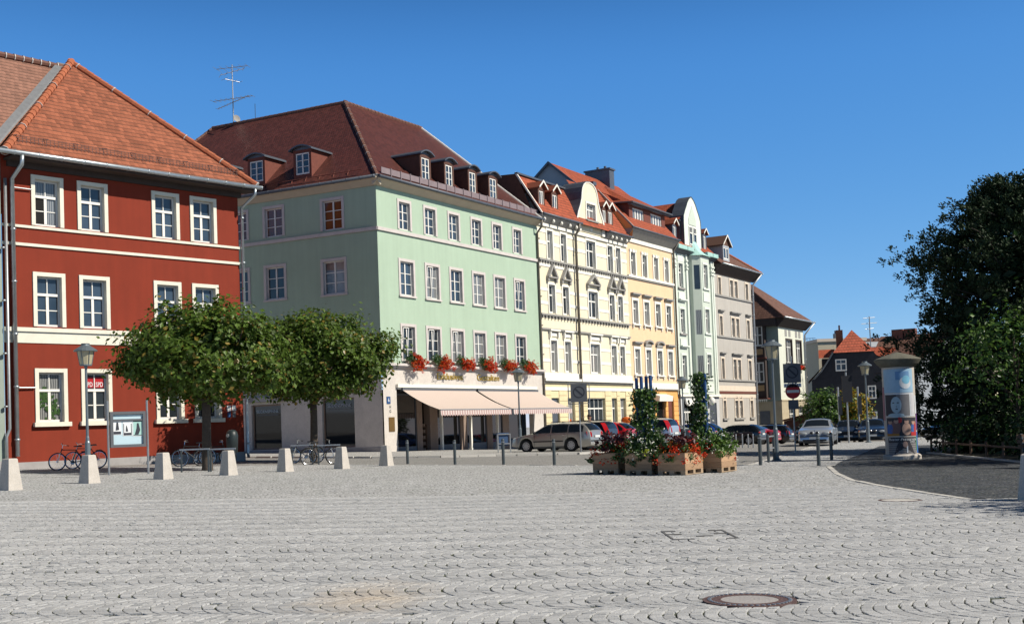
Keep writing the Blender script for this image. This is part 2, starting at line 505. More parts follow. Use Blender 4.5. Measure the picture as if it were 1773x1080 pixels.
M['signdark'] = mat('dark_sign_mark', (.035, .038, .05), .55, .06, 4)
M['signred'] = mat('red_sign_face', (.42, .012, .018), .45, .06, 4)
M['signwhite'] = mat('white_sign_bar', (.62, .62, .60), .5, .05, 4)
M['skin'] = mat('skin', (.52, .30, .21), .55, .08, 9)
M['hair'] = mat('dark_hair', (.028, .016, .012), .6, .3, 20)
M['jeans'] = mat('blue_denim', (.06, .11, .22), .9, .16, 12)
M['shirtw'] = mat('cream_shirt', (.62, .55, .48), .85, .08, 8)
M['shirtg'] = mat('grey_pink_shirt', (.42, .36, .37), .85, .08, 8)
M['wood'] = plank_mat('larch_planks', (.40, .25, .145))
M['pallet'] = mat('pallet_timber', (.36, .26, .17), .9, .2, 5)
M['railwood'] = mat('brown_rail_timber', (.14, .085, .055), .85, .2, 5)
M['rustiron'] = mat('rusty_cast_iron', (.11, .065, .058), .7, .3, 14, .6, 40)
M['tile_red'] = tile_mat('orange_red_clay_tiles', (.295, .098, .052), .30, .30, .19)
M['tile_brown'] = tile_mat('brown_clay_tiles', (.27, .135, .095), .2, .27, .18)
M['tile_dark'] = tile_mat('dark_red_brown_tiles', (.098, .030, .024), .3, .24, .17, rough=.42, spec=.45, lap_shade_amt=.5)
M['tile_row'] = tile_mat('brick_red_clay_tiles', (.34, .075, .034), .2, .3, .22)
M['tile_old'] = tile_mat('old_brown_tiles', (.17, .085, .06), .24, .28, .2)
M['ridge_red'] = mat('red_ridge_tile', (.36, .11, .05), .8, .25, 5)
M['ridge_brown'] = mat('brown_ridge_tile', (.15, .07, .05), .8, .25, 5)
M['mortar'] = mat('pale_mortar', (.55, .52, .48), .9, .1, 5)
M['pane'] = glass_mat('window_pane', (.006, .008, .010), (.035, .045, .055), curtain=.42)
M['panesky'] = glass_mat('blue_reflecting_pane', (.012, .022, .036), (.06, .09, .13), curtain=.32)
M['panebrown'] = glass_mat('pane_with_brown_blind', (.11, .035, .012), (.22, .07, .02))
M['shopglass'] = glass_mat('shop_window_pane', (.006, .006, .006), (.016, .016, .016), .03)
M['carglass'] = glass_mat('car_glass', (.006, .008, .010), (.015, .02, .024), .02)
M['lampglass'] = mat('smoked_lantern_glass', (.40, .36, .24), .25, .1, 6, spec=.6)
M['leaf'] = leaf_mat('glossy_green_leaf', (.088, .145, .022), .5, .46, .38, .3)
M['leaftip'] = leaf_mat('bronze_leaf_tip', (.22, .16, .03), .4, .4, .3)
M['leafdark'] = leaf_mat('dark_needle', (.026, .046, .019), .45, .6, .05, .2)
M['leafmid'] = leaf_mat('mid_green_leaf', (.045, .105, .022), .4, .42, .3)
M['leafbright'] = leaf_mat('light_green_leaf', (.11, .20, .035), .4, .45, .35)
M['leafyellow'] = leaf_mat('yellow_leaf', (.36, .24, .02), .35, .5, .35)
M['leafvine'] = leaf_mat('vine_leaf', (.04, .085, .022), .45, .42, .25)
M['leafpurple'] = leaf_mat('dark_purple_leaf', (.07, .014, .018), .4, .5, .2)
M['flred'] = leaf_mat('red_petal', (.60, .042, .012), .3, .6, .25, .2)
M['florange'] = leaf_mat('orange_petal', (.62, .13, .02), .3, .6, .25, .2)
M['flwhite'] = leaf_mat('white_petal', (.78, .78, .70), .08, .6, .25, .2)
M['flyellow'] = leaf_mat('lime_leaf', (.36, .42, .05), .3, .6, .3, .2)
M['tailred'] = mat('red_lamp_lens', (.45, .01, .012), .12, .1, 8, spec=.6, coat=.5)
M['amber'] = mat('amber_lens', (.6, .16, .02), .15, .1, 8, spec=.6)
M['lens'] = mat('clear_lamp_lens', (.42, .45, .47), .1, .15, 20, spec=.7, metal=.3)
M['plate'] = mat('white_number_plate', (.72, .72, .70), .4, .04, 8)

# ------------------------------------------------------------------ mesh helper
class MB:
    def __init__(s, tf=None):
        s.v, s.f, s.uv, s.mi, s.tf, s.cur = [], [], [], [], tf, 0
    def add(s, pts):
        i = len(s.v)
        for p in pts:
            p = Vector(p)
            s.v.append(s.tf @ p if s.tf else p)
        return i
    def poly(s, pts, uvs=None):
        i = s.add(pts)
        s.f.append(tuple(range(i, i + len(pts))))
        s.uv.append(uvs); s.mi.append(s.cur)
    def faces(s, i, fl):
        for f in fl:
            s.f.append(tuple(i + k for k in f)); s.uv.append(None); s.mi.append(s.cur)
    def hexa(s, p):
        i = s.add(p)
        s.faces(i, [(0, 3, 2, 1), (4, 5, 6, 7), (0, 1, 5, 4), (1, 2, 6, 5), (2, 3, 7, 6), (3, 0, 4, 7)])
    def box(s, x0, x1, y0, y1, z0, z1):
        s.hexa([(x0, y0, z0), (x1, y0, z0), (x1, y1, z0), (x0, y1, z0), (x0, y0, z1), (x1, y0, z1), (x1, y1, z1), (x0, y1, z1)])
    def prism(s, xz, y0, y1):
        n = len(xz)
        i = s.add([(x, y0, z) for x, z in xz] + [(x, y1, z) for x, z in xz])
        s.faces(i, [tuple(range(n)), tuple(range(2 * n - 1, n - 1, -1))] + [(k, n + k, n + (k + 1) % n, (k + 1) % n) for k in range(n)])
    def prism_z(s, xy, z0, z1):
        n = len(xy)
        i = s.add([(x, y, z0) for x, y in xy] + [(x, y, z1) for x, y in xy])
        s.faces(i, [tuple(range(n - 1, -1, -1)), tuple(range(n, 2 * n))] + [(k, (k + 1) % n, n + (k + 1) % n, n + k) for k in range(n)])
    def prism_x(s, yz, x0, x1):
        n = len(yz)
        i = s.add([(x0, y, z) for y, z in yz] + [(x1, y, z) for y, z in yz])
        s.faces(i, [tuple(range(n)), tuple(range(2 * n - 1, n - 1, -1))] + [(k, n + k, n + (k + 1) % n, (k + 1) % n) for k in range(n)])
    def cyl(s, p0, p1, r0, r1=None, n=10, caps=True):
        p0, p1 = Vector(p0), Vector(p1)
        r1 = r0 if r1 is None else r1
        d = (p1 - p0).normalized()
        a = d.orthogonal().normalized(); b = d.cross(a)
        ring = lambda p, r: [p + (a * math.cos(t) + b * math.sin(t)) * r for t in [2 * math.pi * k / n for k in range(n)]]
        i = s.add(ring(p0, r0) + ring(p1, r1))
        s.faces(i, [(k, (k + 1) % n, n + (k + 1) % n, n + k) for k in range(n)])
        if caps: s.faces(i, [tuple(range(n - 1, -1, -1)), tuple(range(n, 2 * n))])
    def tube(s, pts, r, n=8):
        rs = r if isinstance(r, (list, tuple)) else [r] * len(pts)
        pts = [Vector(p) for p in pts]
        base = None
        for k, p in enumerate(pts):
            d = (pts[min(k + 1, len(pts) - 1)] - pts[max(k - 1, 0)]).normalized()
            if base is None: a = d.orthogonal().normalized()
            else:
                a = base - d * base.dot(d)
                a = a.normalized() if a.length > 1e-5 else d.orthogonal().normalized()
            base = a
            b = d.cross(a)
            i = s.add([p + (a * math.cos(t) + b * math.sin(t)) * rs[k] for t in [2 * math.pi * j / n for j in range(n)]])
            if k:
                s.faces(i - n, [(j, (j + 1) % n, n + (j + 1) % n, n + j) for j in range(n)])
            if k == 0: s.faces(i, [tuple(range(n - 1, -1, -1))])
            if k == len(pts) - 1: s.faces(i, [tuple(range(n))])
    def lathe(s, prof, c=(0, 0), n=16):
        i0 = None
        for k, (r, z) in enumerate(prof):
            i = s.add([(c[0] + r * math.cos(2 * math.pi * j / n), c[1] + r * math.sin(2 * math.pi * j / n), z) for j in range(n)])
            if k: s.faces(i - n, [(j, (j + 1) % n, n + (j + 1) % n, n + j) for j in range(n)])
            else: i0 = i
        s.faces(i0, [tuple(range(n - 1, -1, -1))])
        s.faces(i, [tuple(range(n))])
    def ell(s, c, rx, ry, rz, nu=12, nv=8):
        c = Vector(c)
        i = s.add([c + Vector((rx * math.sin(math.pi * a / nv) * math.cos(2 * math.pi * k / nu), ry * math.sin(math.pi * a / nv) * math.sin(2 * math.pi * k / nu), rz * math.cos(math.pi * a / nv))) for a in range(nv + 1) for k in range(nu)])
        s.faces(i, [(a * nu + k, a * nu + (k + 1) % nu, (a + 1) * nu + (k + 1) % nu, (a + 1) * nu + k) for a in range(nv) for k in range(nu)])
    def roof(s, pts, udir, off=(0, 0)):
        pts = [Vector(p) for p in pts]
        nrm = (pts[1] - pts[0]).cross(pts[2] - pts[0]).normalized()
        if nrm.z < 0: nrm = -nrm
        u = Vector(udir).normalized()
        u = (u - nrm * u.dot(nrm)).normalized()
        vv = nrm.cross(u)
        if vv.z < 0: vv = -vv
        s.poly(pts, [(p.dot(u) + off[0], (p - pts[0]).dot(vv) + off[1]) for p in pts])
    def build(s, name, m, parent=None, smooth=False, fix=True):
        me = bpy.data.meshes.new(name)
        me.from_pydata([tuple(v) for v in s.v], [], s.f)
        if any(u is not None for u in s.uv):
            ul = me.uv_layers.new(name='uv')
            for p, u in zip(me.polygons, s.uv):
                if u:
                    for li, q in zip(p.loop_indices, u): ul.data[li].uv = q
        for mm in (m if isinstance(m, (list, tuple)) else [m]):
            me.materials.append(mm)
        if any(s.mi): me.polygons.foreach_set('material_index', s.mi)
        if smooth: me.polygons.foreach_set('use_smooth', [True] * len(me.polygons))
        if fix:
            bm = bmesh.new(); bm.from_mesh(me)
            bmesh.ops.recalc_face_normals(bm, faces=bm.faces)
            bm.to_mesh(me); bm.free()
        me.update()
        o = bpy.data.objects.new(name, me)
        COL.objects.link(o)
        if parent: o.parent = parent
        return o

def tag(o, label, cat, group=None):
    o['label'] = label; o['category'] = cat
    if group: o['group'] = group
    return o

def thing(name, label, cat, loc, rz=0, group=None):
    o = bpy.data.objects.new(name, None)
    o.empty_display_size = .3
    COL.objects.link(o)
    o.location = loc; o.rotation_euler = (0, 0, rz)
    return tag(o, label, cat, group)

def dup(root, loc, rz=None, label=None, scale=None):
    r = root.copy(); COL.objects.link(r)
    r.location = loc
    if rz is not None: r.rotation_euler = (0, 0, rz)
    if label: r['label'] = label
    if scale: r.scale = (scale,) * 3
    for ch in root.children:
        c = ch.copy(); COL.objects.link(c); c.parent = r
        for g in ch.children:
            d = g.copy(); COL.objects.link(d); d.parent = c
    return r

def text_part(name, body, m, parent, mtx, size, ext=.01, align='CENTER'):
    cu = bpy.data.curves.new(name, 'FONT')
    cu.body = body; cu.size = size; cu.extrude = ext; cu.align_x = align; cu.align_y = 'CENTER'
    cu.resolution_u = 3
    t = bpy.data.objects.new(name, cu); COL.objects.link(t)
    bpy.context.view_layer.update()
    me = bpy.data.meshes.new_from_object(t.evaluated_get(bpy.context.evaluated_depsgraph_get()))
    bpy.data.objects.remove(t)
    me.transform(mtx); me.materials.clear(); me.materials.append(m); me.name = name
    o = bpy.data.objects.new(name, me); COL.objects.link(o)
    if parent: o.parent = parent
    return o

FACE = Matrix.Rotation(RAD(90), 4, 'X')        # text lying in xy -> standing in xz, read from -y

# ------------------------------------------------------------------ ground sheets
def struct(o):
    o['kind'] = 'structure'
    return o

def frange(a, b, n): return [a + (b - a) * k / n for k in range(n + 1)]

xs = frange(-400, -60, 8)[:-1] + frange(-60, 60, 120)[:-1] + frange(60, 600, 12)
ys = frange(-60, 0, 6)[:-1] + frange(0, 130, 104)[:-1] + frange(130, 1500, 8)
me = bpy.data.meshes.new('ground')
me.from_pydata([(x, y, G(x, y)) for y in ys for x in xs], [], [(j * len(xs) + i, j * len(xs) + i + 1, (j + 1) * len(xs) + i + 1, (j + 1) * len(xs) + i) for j in range(len(ys) - 1) for i in range(len(xs) - 1)])
st = P(640, 1036)
M['cobble'] = cobble_mat('granite_setts', (.468, .470, .468), (.05, .05, .042), jw=.34, bump=.2, var=.2, stain=(st.x, st.y, 0))
me.materials.append(M['cobble'])
go = bpy.data.objects.new('ground', me); COL.objects.link(go); struct(go)

def sheet(name, pts, off, m):
    bm = bmesh.new()
    bm.faces.new([bm.verts.new((x, y, 0)) for x, y in pts])
    bmesh.ops.triangulate(bm, faces=bm.faces)
    for _ in range(7):
        es = [e for e in bm.edges if e.calc_length() > 2.2]
        if not es: break
        bmesh.ops.subdivide_edges(bm, edges=es, cuts=1)
        bmesh.ops.triangulate(bm, faces=bm.faces)
    for v in bm.verts: v.co.z = G(v.co.x, v.co.y) + off
    bmesh.ops.recalc_face_normals(bm, faces=bm.faces)
    if sum(f.normal.z for f in bm.faces) < 0: bmesh.ops.reverse_faces(bm, faces=bm.faces)
    me = bpy.data.meshes.new(name); bm.to_mesh(me); bm.free()
    me.materials.append(m)
    o = bpy.data.objects.new(name, me); COL.objects.link(o)
    return struct(o)

def kerb(name, pts, wd, h, m, step=1.0):
    "row of kerb stones along a line on the ground"
    b = MB()
    for (x0, y0), (x1, y1) in zip(pts, pts[1:]):
        L_ = math.hypot(x1 - x0, y1 - y0); n = max(1, round(L_ / step))
        dx, dy = (x1 - x0) / L_, (y1 - y0) / L_
        nx, ny = -dy * wd / 2, dx * wd / 2
        for k in range(n):
            a, c = k / n + .006, (k + 1) / n - .006
            q = []
            for zz in (-.12, h + random.uniform(-.006, .006)):
                for t, sg in ((a, -1), (c, -1), (c, 1), (a, 1)):
                    x, y = x0 + (x1 - x0) * t + nx * sg, y0 + (y1 - y0) * t + ny * sg
                    q.append((x, y, G(x, y) + zz))
            b.hexa(q)
    return struct(b.build(name, m))

M['road'] = cobble_mat('worn_street_setts', (.27, .262, .25), (.09, .085, .075), band=1.1, stone=.14, sag=.2, jw=.12, bump=.6)
M['asphalt'] = cobble_mat('dark_basalt_setts', (.066, .072, .080), (.022, .023, .024), band=.9, stone=.10, sag=.15, jw=.3, var=.4, bump=.5)
M['pave'] = cobble_mat('pavement_setts', (.42, .41, .39), (.13, .12, .10), band=.9, stone=.12, sag=.0, jw=.12, bump=.6)
M['kerbstone'] = mat('pale_kerb_stone', (.52, .50, .46), .85, .14, 3, .3, 40)
M['parksoil'] = mat('planted_bed_soil', (.04, .04, .025), .95, .35, 2, .8, 12)

near = [(-60, 47.5), (-10.25, 46.4), (-6.5, 46.2), (-1.96, 44.36), (2.14, 41.5), (6.43, 38.0), (7.35, 38.0), (9.94, 45.7), (15.09, 61.06), (29, 96), (60, 170)]
far = [(46, 172), (16, 105), (12.6, 75), (10.9, 63.3), (2.95, 56.7), (-.88, 56.2), (-3.43, 55.2), (-6.59, 55.4), (-12.5, 58.2), (-16, 58.6), (-60, 60)]
sheet('road', near + far, .004, M['road'])
kerb('kerb', near[1:9], .16, .012, M['kerbstone'])
kerb('kerb', far[2:10], .16, .09, M['kerbstone'])
U = Vector((math.sin(RAD(30.38)), math.cos(RAD(30.38)), 0))       # along the street front
NN = Vector((math.cos(RAD(30.38)), -math.sin(RAD(30.38)), 0))     # outward
C0 = Vector((-7.21, 66.53, 0))                                    # corner of the green house
fr = [C0 + U * s_ + NN * -.3 for s_ in (0, 20, 40, 82)]
pv = far[1:10] + [(-16, 63), (-8.5, 66.9)] + [(p.x, p.y) for p in fr] + [(46, 146)]
sheet('pavement', pv, .07, M['pave'])
path = [(7.6, 20.3), (7.5, 22.2), (7.49, 23.8), (7.52, 25.5), (7.61, 27.3), (8.17, 30.6), (9.22, 35.5), (9.62, 36.24), (10.53, 39.0), (12.72, 44.76), (17.73, 58.5), (21, 58), (15.8, 45), (14.6, 34), (14, 20.2)]
sheet('footpath', path, .005, M['asphalt'])
kerb('kerb', path[:8], .14, .012, M['kerbstone'], .6)
sheet('planting_bed', [(14.2, 20), (14.75, 34), (15.95, 45), (21.5, 60), (60, 80), (60, 10), (14, 5)], .03, M['parksoil'])

# cast-iron covers let into the setts
def cover(px, py, r, label):
    c = P(px, py)
    t = thing('manhole_cover', label, 'manhole cover', c); t.rotation_euler.y = -(G(c.x + .5, c.y) - G(c.x - .5, c.y))
    b = MB(); b.lathe([(r, 0), (r, .021), (r * .62, .024), (r * .62, 0)], n=40)
    b.build('frame', M['rustiron'], t)
    b = MB(); b.lathe([(r * .615, 0), (r * .615, .022), (.001, .022)], n=36)
    b.build('lid', M['greyplinth'], t)
    b = MB()
    for k in range(44):
        a = 2 * math.pi * k / 44
        b.cyl((r * .86 * math.cos(a), r * .86 * math.sin(a), .02), (r * .86 * math.cos(a), r * .86 * math.sin(a), .028), .016, n=6)
    b.build('stud_ring', M['galv'], t)
cover(1298, 1042, .36, 'round rusty manhole cover with a pale concrete middle in the foreground setts')
c = P(1558, 866)
t = thing('manhole_cover', 'dark thin-rimmed manhole ring beside the asphalt footpath edge', 'manhole cover', c); t.rotation_euler.y = -(G(c.x + .5, c.y) - G(c.x - .5, c.y))
b = MB(); b.lathe([(.36, 0), (.36, .01), (.31, .013), (.31, 0)], n=40); b.build('frame', M['rustiron'], t)
b = MB(); b.lathe([(.30, 0), (.30, .008), (.001, .008)], n=36); b.build('lid', M['kerbstone'], t)
# dark inlaid bars in the setts
c = P(1210, 928)
t = thing('ground_frame', 'flat dark iron frame set in the setts, open between its two ends', 'ground frame', c); t.rotation_euler.y = -(G(c.x + .5, c.y) - G(c.x - .5, c.y))
b = MB()
for x0, x1, y0, y1 in ((-.92, -.86, -.55, .62), (-.86, -.5, .52, .62), (-.86, -.45, .1, .18), (-.86, -.3, -.55, -.47), (-.12, .34, -.2, -.1), (.86, .93, -.55, .62), (.5, .86, .52, .62), (.5, .86, .1, .18), (.6, .86, -.55, -.47)):
    b.box(x0 * .43, x1 * .43, y0, y1, -.01, .022)
b.build('bars', M['barsteel'], t)

# real setts in the foreground: one domed block per stone, laid in segmental arcs
def near_setts():
    rnd = random.Random(99)
    covers = [(P(1298, 1042), .38), (P(1558, 866), .38)]
    fv, ff, fi = [], [], []
    band, st_ = 1.02, .105
    y0, y1 = 6.6, 23.6
    def hgt(y): return .011 * (1 - .8 * sstep(14, 24, y))
    from mathutils import noise
    yb = y0
    while yb < y1:
        xo = rnd.random() * .6
        bw = band * rnd.uniform(.78, 1.2); sag = rnd.uniform(.13, .21)
        xl, xr = -.47 * (yb + bw) - 1.0, .47 * (yb + bw) + 1.0
        nrow = int((xr - xl) / st_)
        npr = 10
        # joint curves: x of joint i at parameter q, gently wandering
        for i in range(nrow):
            x0 = xl + xo + i * st_ + rnd.gauss(0, .004)
            sh = rnd.uniform(-.35, .35) / npr
            cuts = [-1 + 2 * k / npr + sh + rnd.uniform(-.035, .035) for k in range(npr + 1)]
            cuts[0] = -1 - rnd.uniform(0, .012); cuts[-1] = 1 + rnd.uniform(0, .012)
            for k in range(npr):
                qa, qb = cuts[k], cuts[k + 1]
                if qb - qa < .06: continue
                if rnd.random() < .006: continue
                def pt(q, dx):
                    y = yb + (q + 1) / 2 * bw
                    x = x0 + dx + sag * q * q
                    n1 = noise.noise((x * .8, y * .8, 3.1)) * .06 + noise.noise((x * .2, y * .2, 5.5)) * .12; n2 = noise.noise((x * .7, y * .3, 9.7)) * .09 + noise.noise((x * .13, y * .1, 1.7)) * .45 + .03 * x
                    return x + n1, y + n2
                g = rnd.uniform(.002, .0065) if rnd.random() < .84 else rnd.uniform(.007, .014); w = st_ + rnd.uniform(-.004, .004)
                gq = g / (bw / 2)
                c = [pt(qa + gq, g), pt(qa + gq, w - g), pt(qb - gq, w - g), pt(qb - gq, g)]
                cx, cy = sum(p[0] for p in c) / 4, sum(p[1] for p in c) / 4
                if cx > 7.38 and cy > 20.1: continue
                if any((cx - q.x) ** 2 + (cy - q.y) ** 2 < r * r for q, r in covers): continue
                h = hgt(cy)
                if h < .0015: continue
                gz_ = G(cx, cy) + .0055; tx, ty = rnd.gauss(0, .014), rnd.gauss(0, .014); dz = rnd.gauss(0, .0012) * h / .011
                b0 = len(fv)
                rim = []
                jit = [(p[0] + rnd.gauss(0, .0022), p[1] + rnd.gauss(0, .0022)) for p in c]
                for x, y in jit: fv.append((x, y, gz_ - .004))
                for x, y in jit: fv.append((lerp_(x, cx, .03), lerp_(y, cy, .03), gz_ + h * .80 + dz + (x - cx) * tx + (y - cy) * ty))
                for x, y in jit: fv.append((lerp_(x, cx, .17), lerp_(y, cy, .17), gz_ + h + dz + (x - cx) * tx + (y - cy) * ty))
                for a in range(4):
                    b = (a + 1) % 4
                    ff.append((b0 + a, b0 + b, b0 + 4 + b, b0 + 4 + a)); ff.append((b0 + 4 + a, b0 + 4 + b, b0 + 8 + b, b0 + 8 + a))
                ff.append((b0 + 8, b0 + 9, b0 + 10, b0 + 11))
        yb += bw
    me = bpy.data.meshes.new('paving_setts')
    me.from_pydata(fv, [], ff)
    m, N, L, b = newmat('granite_sett_stone')
    b.inputs['Roughness'].default_value = .72; b.inputs['Specular IOR Level'].default_value = .3
    geo = N.new('ShaderNodeNewGeometry'); tc = N.new('ShaderNodeTexCoord')
    n1 = N.new('ShaderNodeTexNoise'); n1.inputs['Scale'].default_value = 70; n1.inputs['Detail'].default_value = 4
    n2 = N.new('ShaderNodeTexNoise'); n2.inputs['Scale'].default_value = .25; n2.inputs['Detail'].default_value = 6
    for n in (n1, n2): L.new(tc.outputs['Object'], n.inputs['Vector'])
    f = math_node(N, L, 'MULTIPLY', geo.outputs['Random Per Island'], .42)
    f = math_node(N, L, 'MULTIPLY_ADD', n1.outputs['Fac'], .34, f); f = math_node(N, L, 'MULTIPLY_ADD', n2.outputs['Fac'], .34, f)
    r = N.new('ShaderNodeValToRGB'); r.color_ramp.elements[0].position = .3; r.color_ramp.elements[1].position = .8
    r.color_ramp.elements[0].color = (.335, .337, .335, 1); r.color_ramp.elements[1].color = (.49, .49, .485, 1)
    L.new(f, r.inputs[0])
    # rusty spill
    s_ = P(640, 1036)
    v1 = N.new('ShaderNodeVectorMath'); v1.operation = 'SUBTRACT'; L.new(tc.outputs['Object'], v1.inputs[0]); v1.inputs[1].default_value = (s_.x, s_.y, 0)
    v2 = N.new('ShaderNodeVectorMath'); v2.operation = 'MULTIPLY'; L.new(v1.outputs[0], v2.inputs[0]); v2.inputs[1].default_value = (1.25, .62, 0)
    v3 = N.new('ShaderNodeVectorMath'); v3.operation = 'LENGTH'; L.new(v2.outputs[0], v3.inputs[0])
    n4 = N.new('ShaderNodeTexNoise'); n4.inputs['Scale'].default_value = 3.5; n4.inputs['Detail'].default_value = 5; L.new(tc.outputs['Object'], n4.inputs['Vector'])
    d = math_node(N, L, 'MULTIPLY_ADD', n4.outputs['Fac'], -1.1, v3.outputs['Value'])
    mk = N.new('ShaderNodeMapRange'); L.new(d, mk.inputs['Value'])
    for k_, v_ in (('From Min', .25), ('From Max', -.6), ('To Max', .42)): mk.inputs[k_].default_value = v_
    mx = N.new('ShaderNodeMix'); mx.data_type = 'RGBA'; L.new(mk.outputs[0], mx.inputs['Factor']); L.new(r.outputs[0], mx.inputs[6]); mx.inputs[7].default_value = (.52, .38, .22, 1)
    L.new(mx.outputs[2], b.inputs['Base Color'])
    bp = N.new('ShaderNodeBump'); bp.inputs['Strength'].default_value = .5; bp.inputs['Distance'].default_value = .012
    L.new(n1.outputs['Fac'], bp.inputs['Height']); L.new(bp.outputs[0], b.inputs['Normal'])
    me.materials.append(m)
    o = bpy.data.objects.new('paving_setts', me); COL.objects.link(o); struct(o)
    return o
def lerp_(a, b, t): return a + (b - a) * t
near_setts()
M['bed'] = mat('dark_joint_grit', (.064, .074, .045), .95, .75, 1.6, .6, 60, fine=.3, fscale=20)
sheet('joint_bed', [(-5, 6.4), (4.6, 6.4), (8.2, 13), (9.2, 16), (9.9, 18.5), (-10, 18.5), (-8, 13)], .003, M['bed'])
# ================================================================== BUILDINGS
# every building has a local frame: x along its front, +y into the house, z up (absolute heights)
class Bld:
    def __init__(s, name, label, cat, org, ang, zg):
        s.root = thing(name, label, cat, (org[0], org[1], zg), ang)
        s.tf = Matrix.Translation((0, 0, -zg))
    def mb(s, tf=None):
        return MB(s.tf @ tf if tf else s.tf)

def wall(mb, s0, s1, z0, z1, holes, y=0, rev=.22):
    xs = sorted(set([s0, s1] + [v for h in holes for v in (h[0], h[1]) if s0 < v < s1]))
    zs = sorted(set([z0, z1] + [v for h in holes for v in (h[2], h[3]) if z0 < v < z1]))
    for a, b in zip(xs, xs[1:]):
        for c, d in zip(zs, zs[1:]):
            mx, mz = (a + b) / 2, (c + d) / 2
            if any(h[0] < mx < h[1] and h[2] < mz < h[3] for h in holes): continue
            mb.poly([(a, y, c), (b, y, c), (b, y, d), (a, y, d)])
    for h in holes:
        a, b, c, d = max(h[0], s0), min(h[1], s1), max(h[2], z0), min(h[3], z1)
        if a >= b or c >= d: continue
        r = h[4] if len(h) > 4 else rev
        mb.poly([(a, y, c), (a, y + r, c), (a, y + r, d), (a, y, d)])
        mb.poly([(b, y, c), (b, y, d), (b, y + r, d), (b, y + r, c)])
        mb.poly([(a, y, d), (a, y + r, d), (b, y + r, d), (b, y, d)])
        mb.poly([(a, y, c), (b, y, c), (b, y + r, c), (a, y + r, c)])

def bars(mb, s0, s1, z0, z1, y, st):
    "white sash bars: tr = share of the height above the transom"
    fw, dp = st.get('fw', .07), .05
    g = .003
    s0 += g; s1 -= g; z0 += g; z1 -= g
    mb.box(s0, s0 + fw, y, y + dp, z0, z1); mb.box(s1 - fw, s1, y, y + dp, z0, z1)
    mb.box(s0 + fw, s1 - fw, y, y + dp, z0, z0 + fw * 1.25); mb.box(s0 + fw, s1 - fw, y, y + dp, z1 - fw, z1)
    tr = st.get('tr')
    zt = z1 - (z1 - z0) * tr if tr else z1
    if tr: mb.box(s0 + fw, s1 - fw, y - .03, y + dp + .004, zt - .05, zt + .05)
    tb = st.get('tb', .035)
    def grid(c, r, a0, a1, b0, b1, mw):
        for k in range(1, c):
            x = a0 + (a1 - a0) * k / c
            wdt = mw if (c == 2 or k * 2 == c) else tb / 2
            mb.box(x - wdt, x + wdt, y - .012, y + dp - .008, b0 + .004, b1 - .004)
        for k in range(1, r):
            z = b0 + (b1 - b0) * k / r
            mb.box(a0, a1, y + .004, y + dp - .014, z - tb / 2, z + tb / 2)
    grid(st.get('lc', 2), st.get('lr', 1), s0 + fw, s1 - fw, z0 + fw * 1.25, zt - (.05 if tr else fw), st.get('mw', .06))
    if tr: grid(st.get('uc', 2), st.get('ur', 1), s0 + fw, s1 - fw, zt + .05, z1 - fw, st.get('umw', .022))

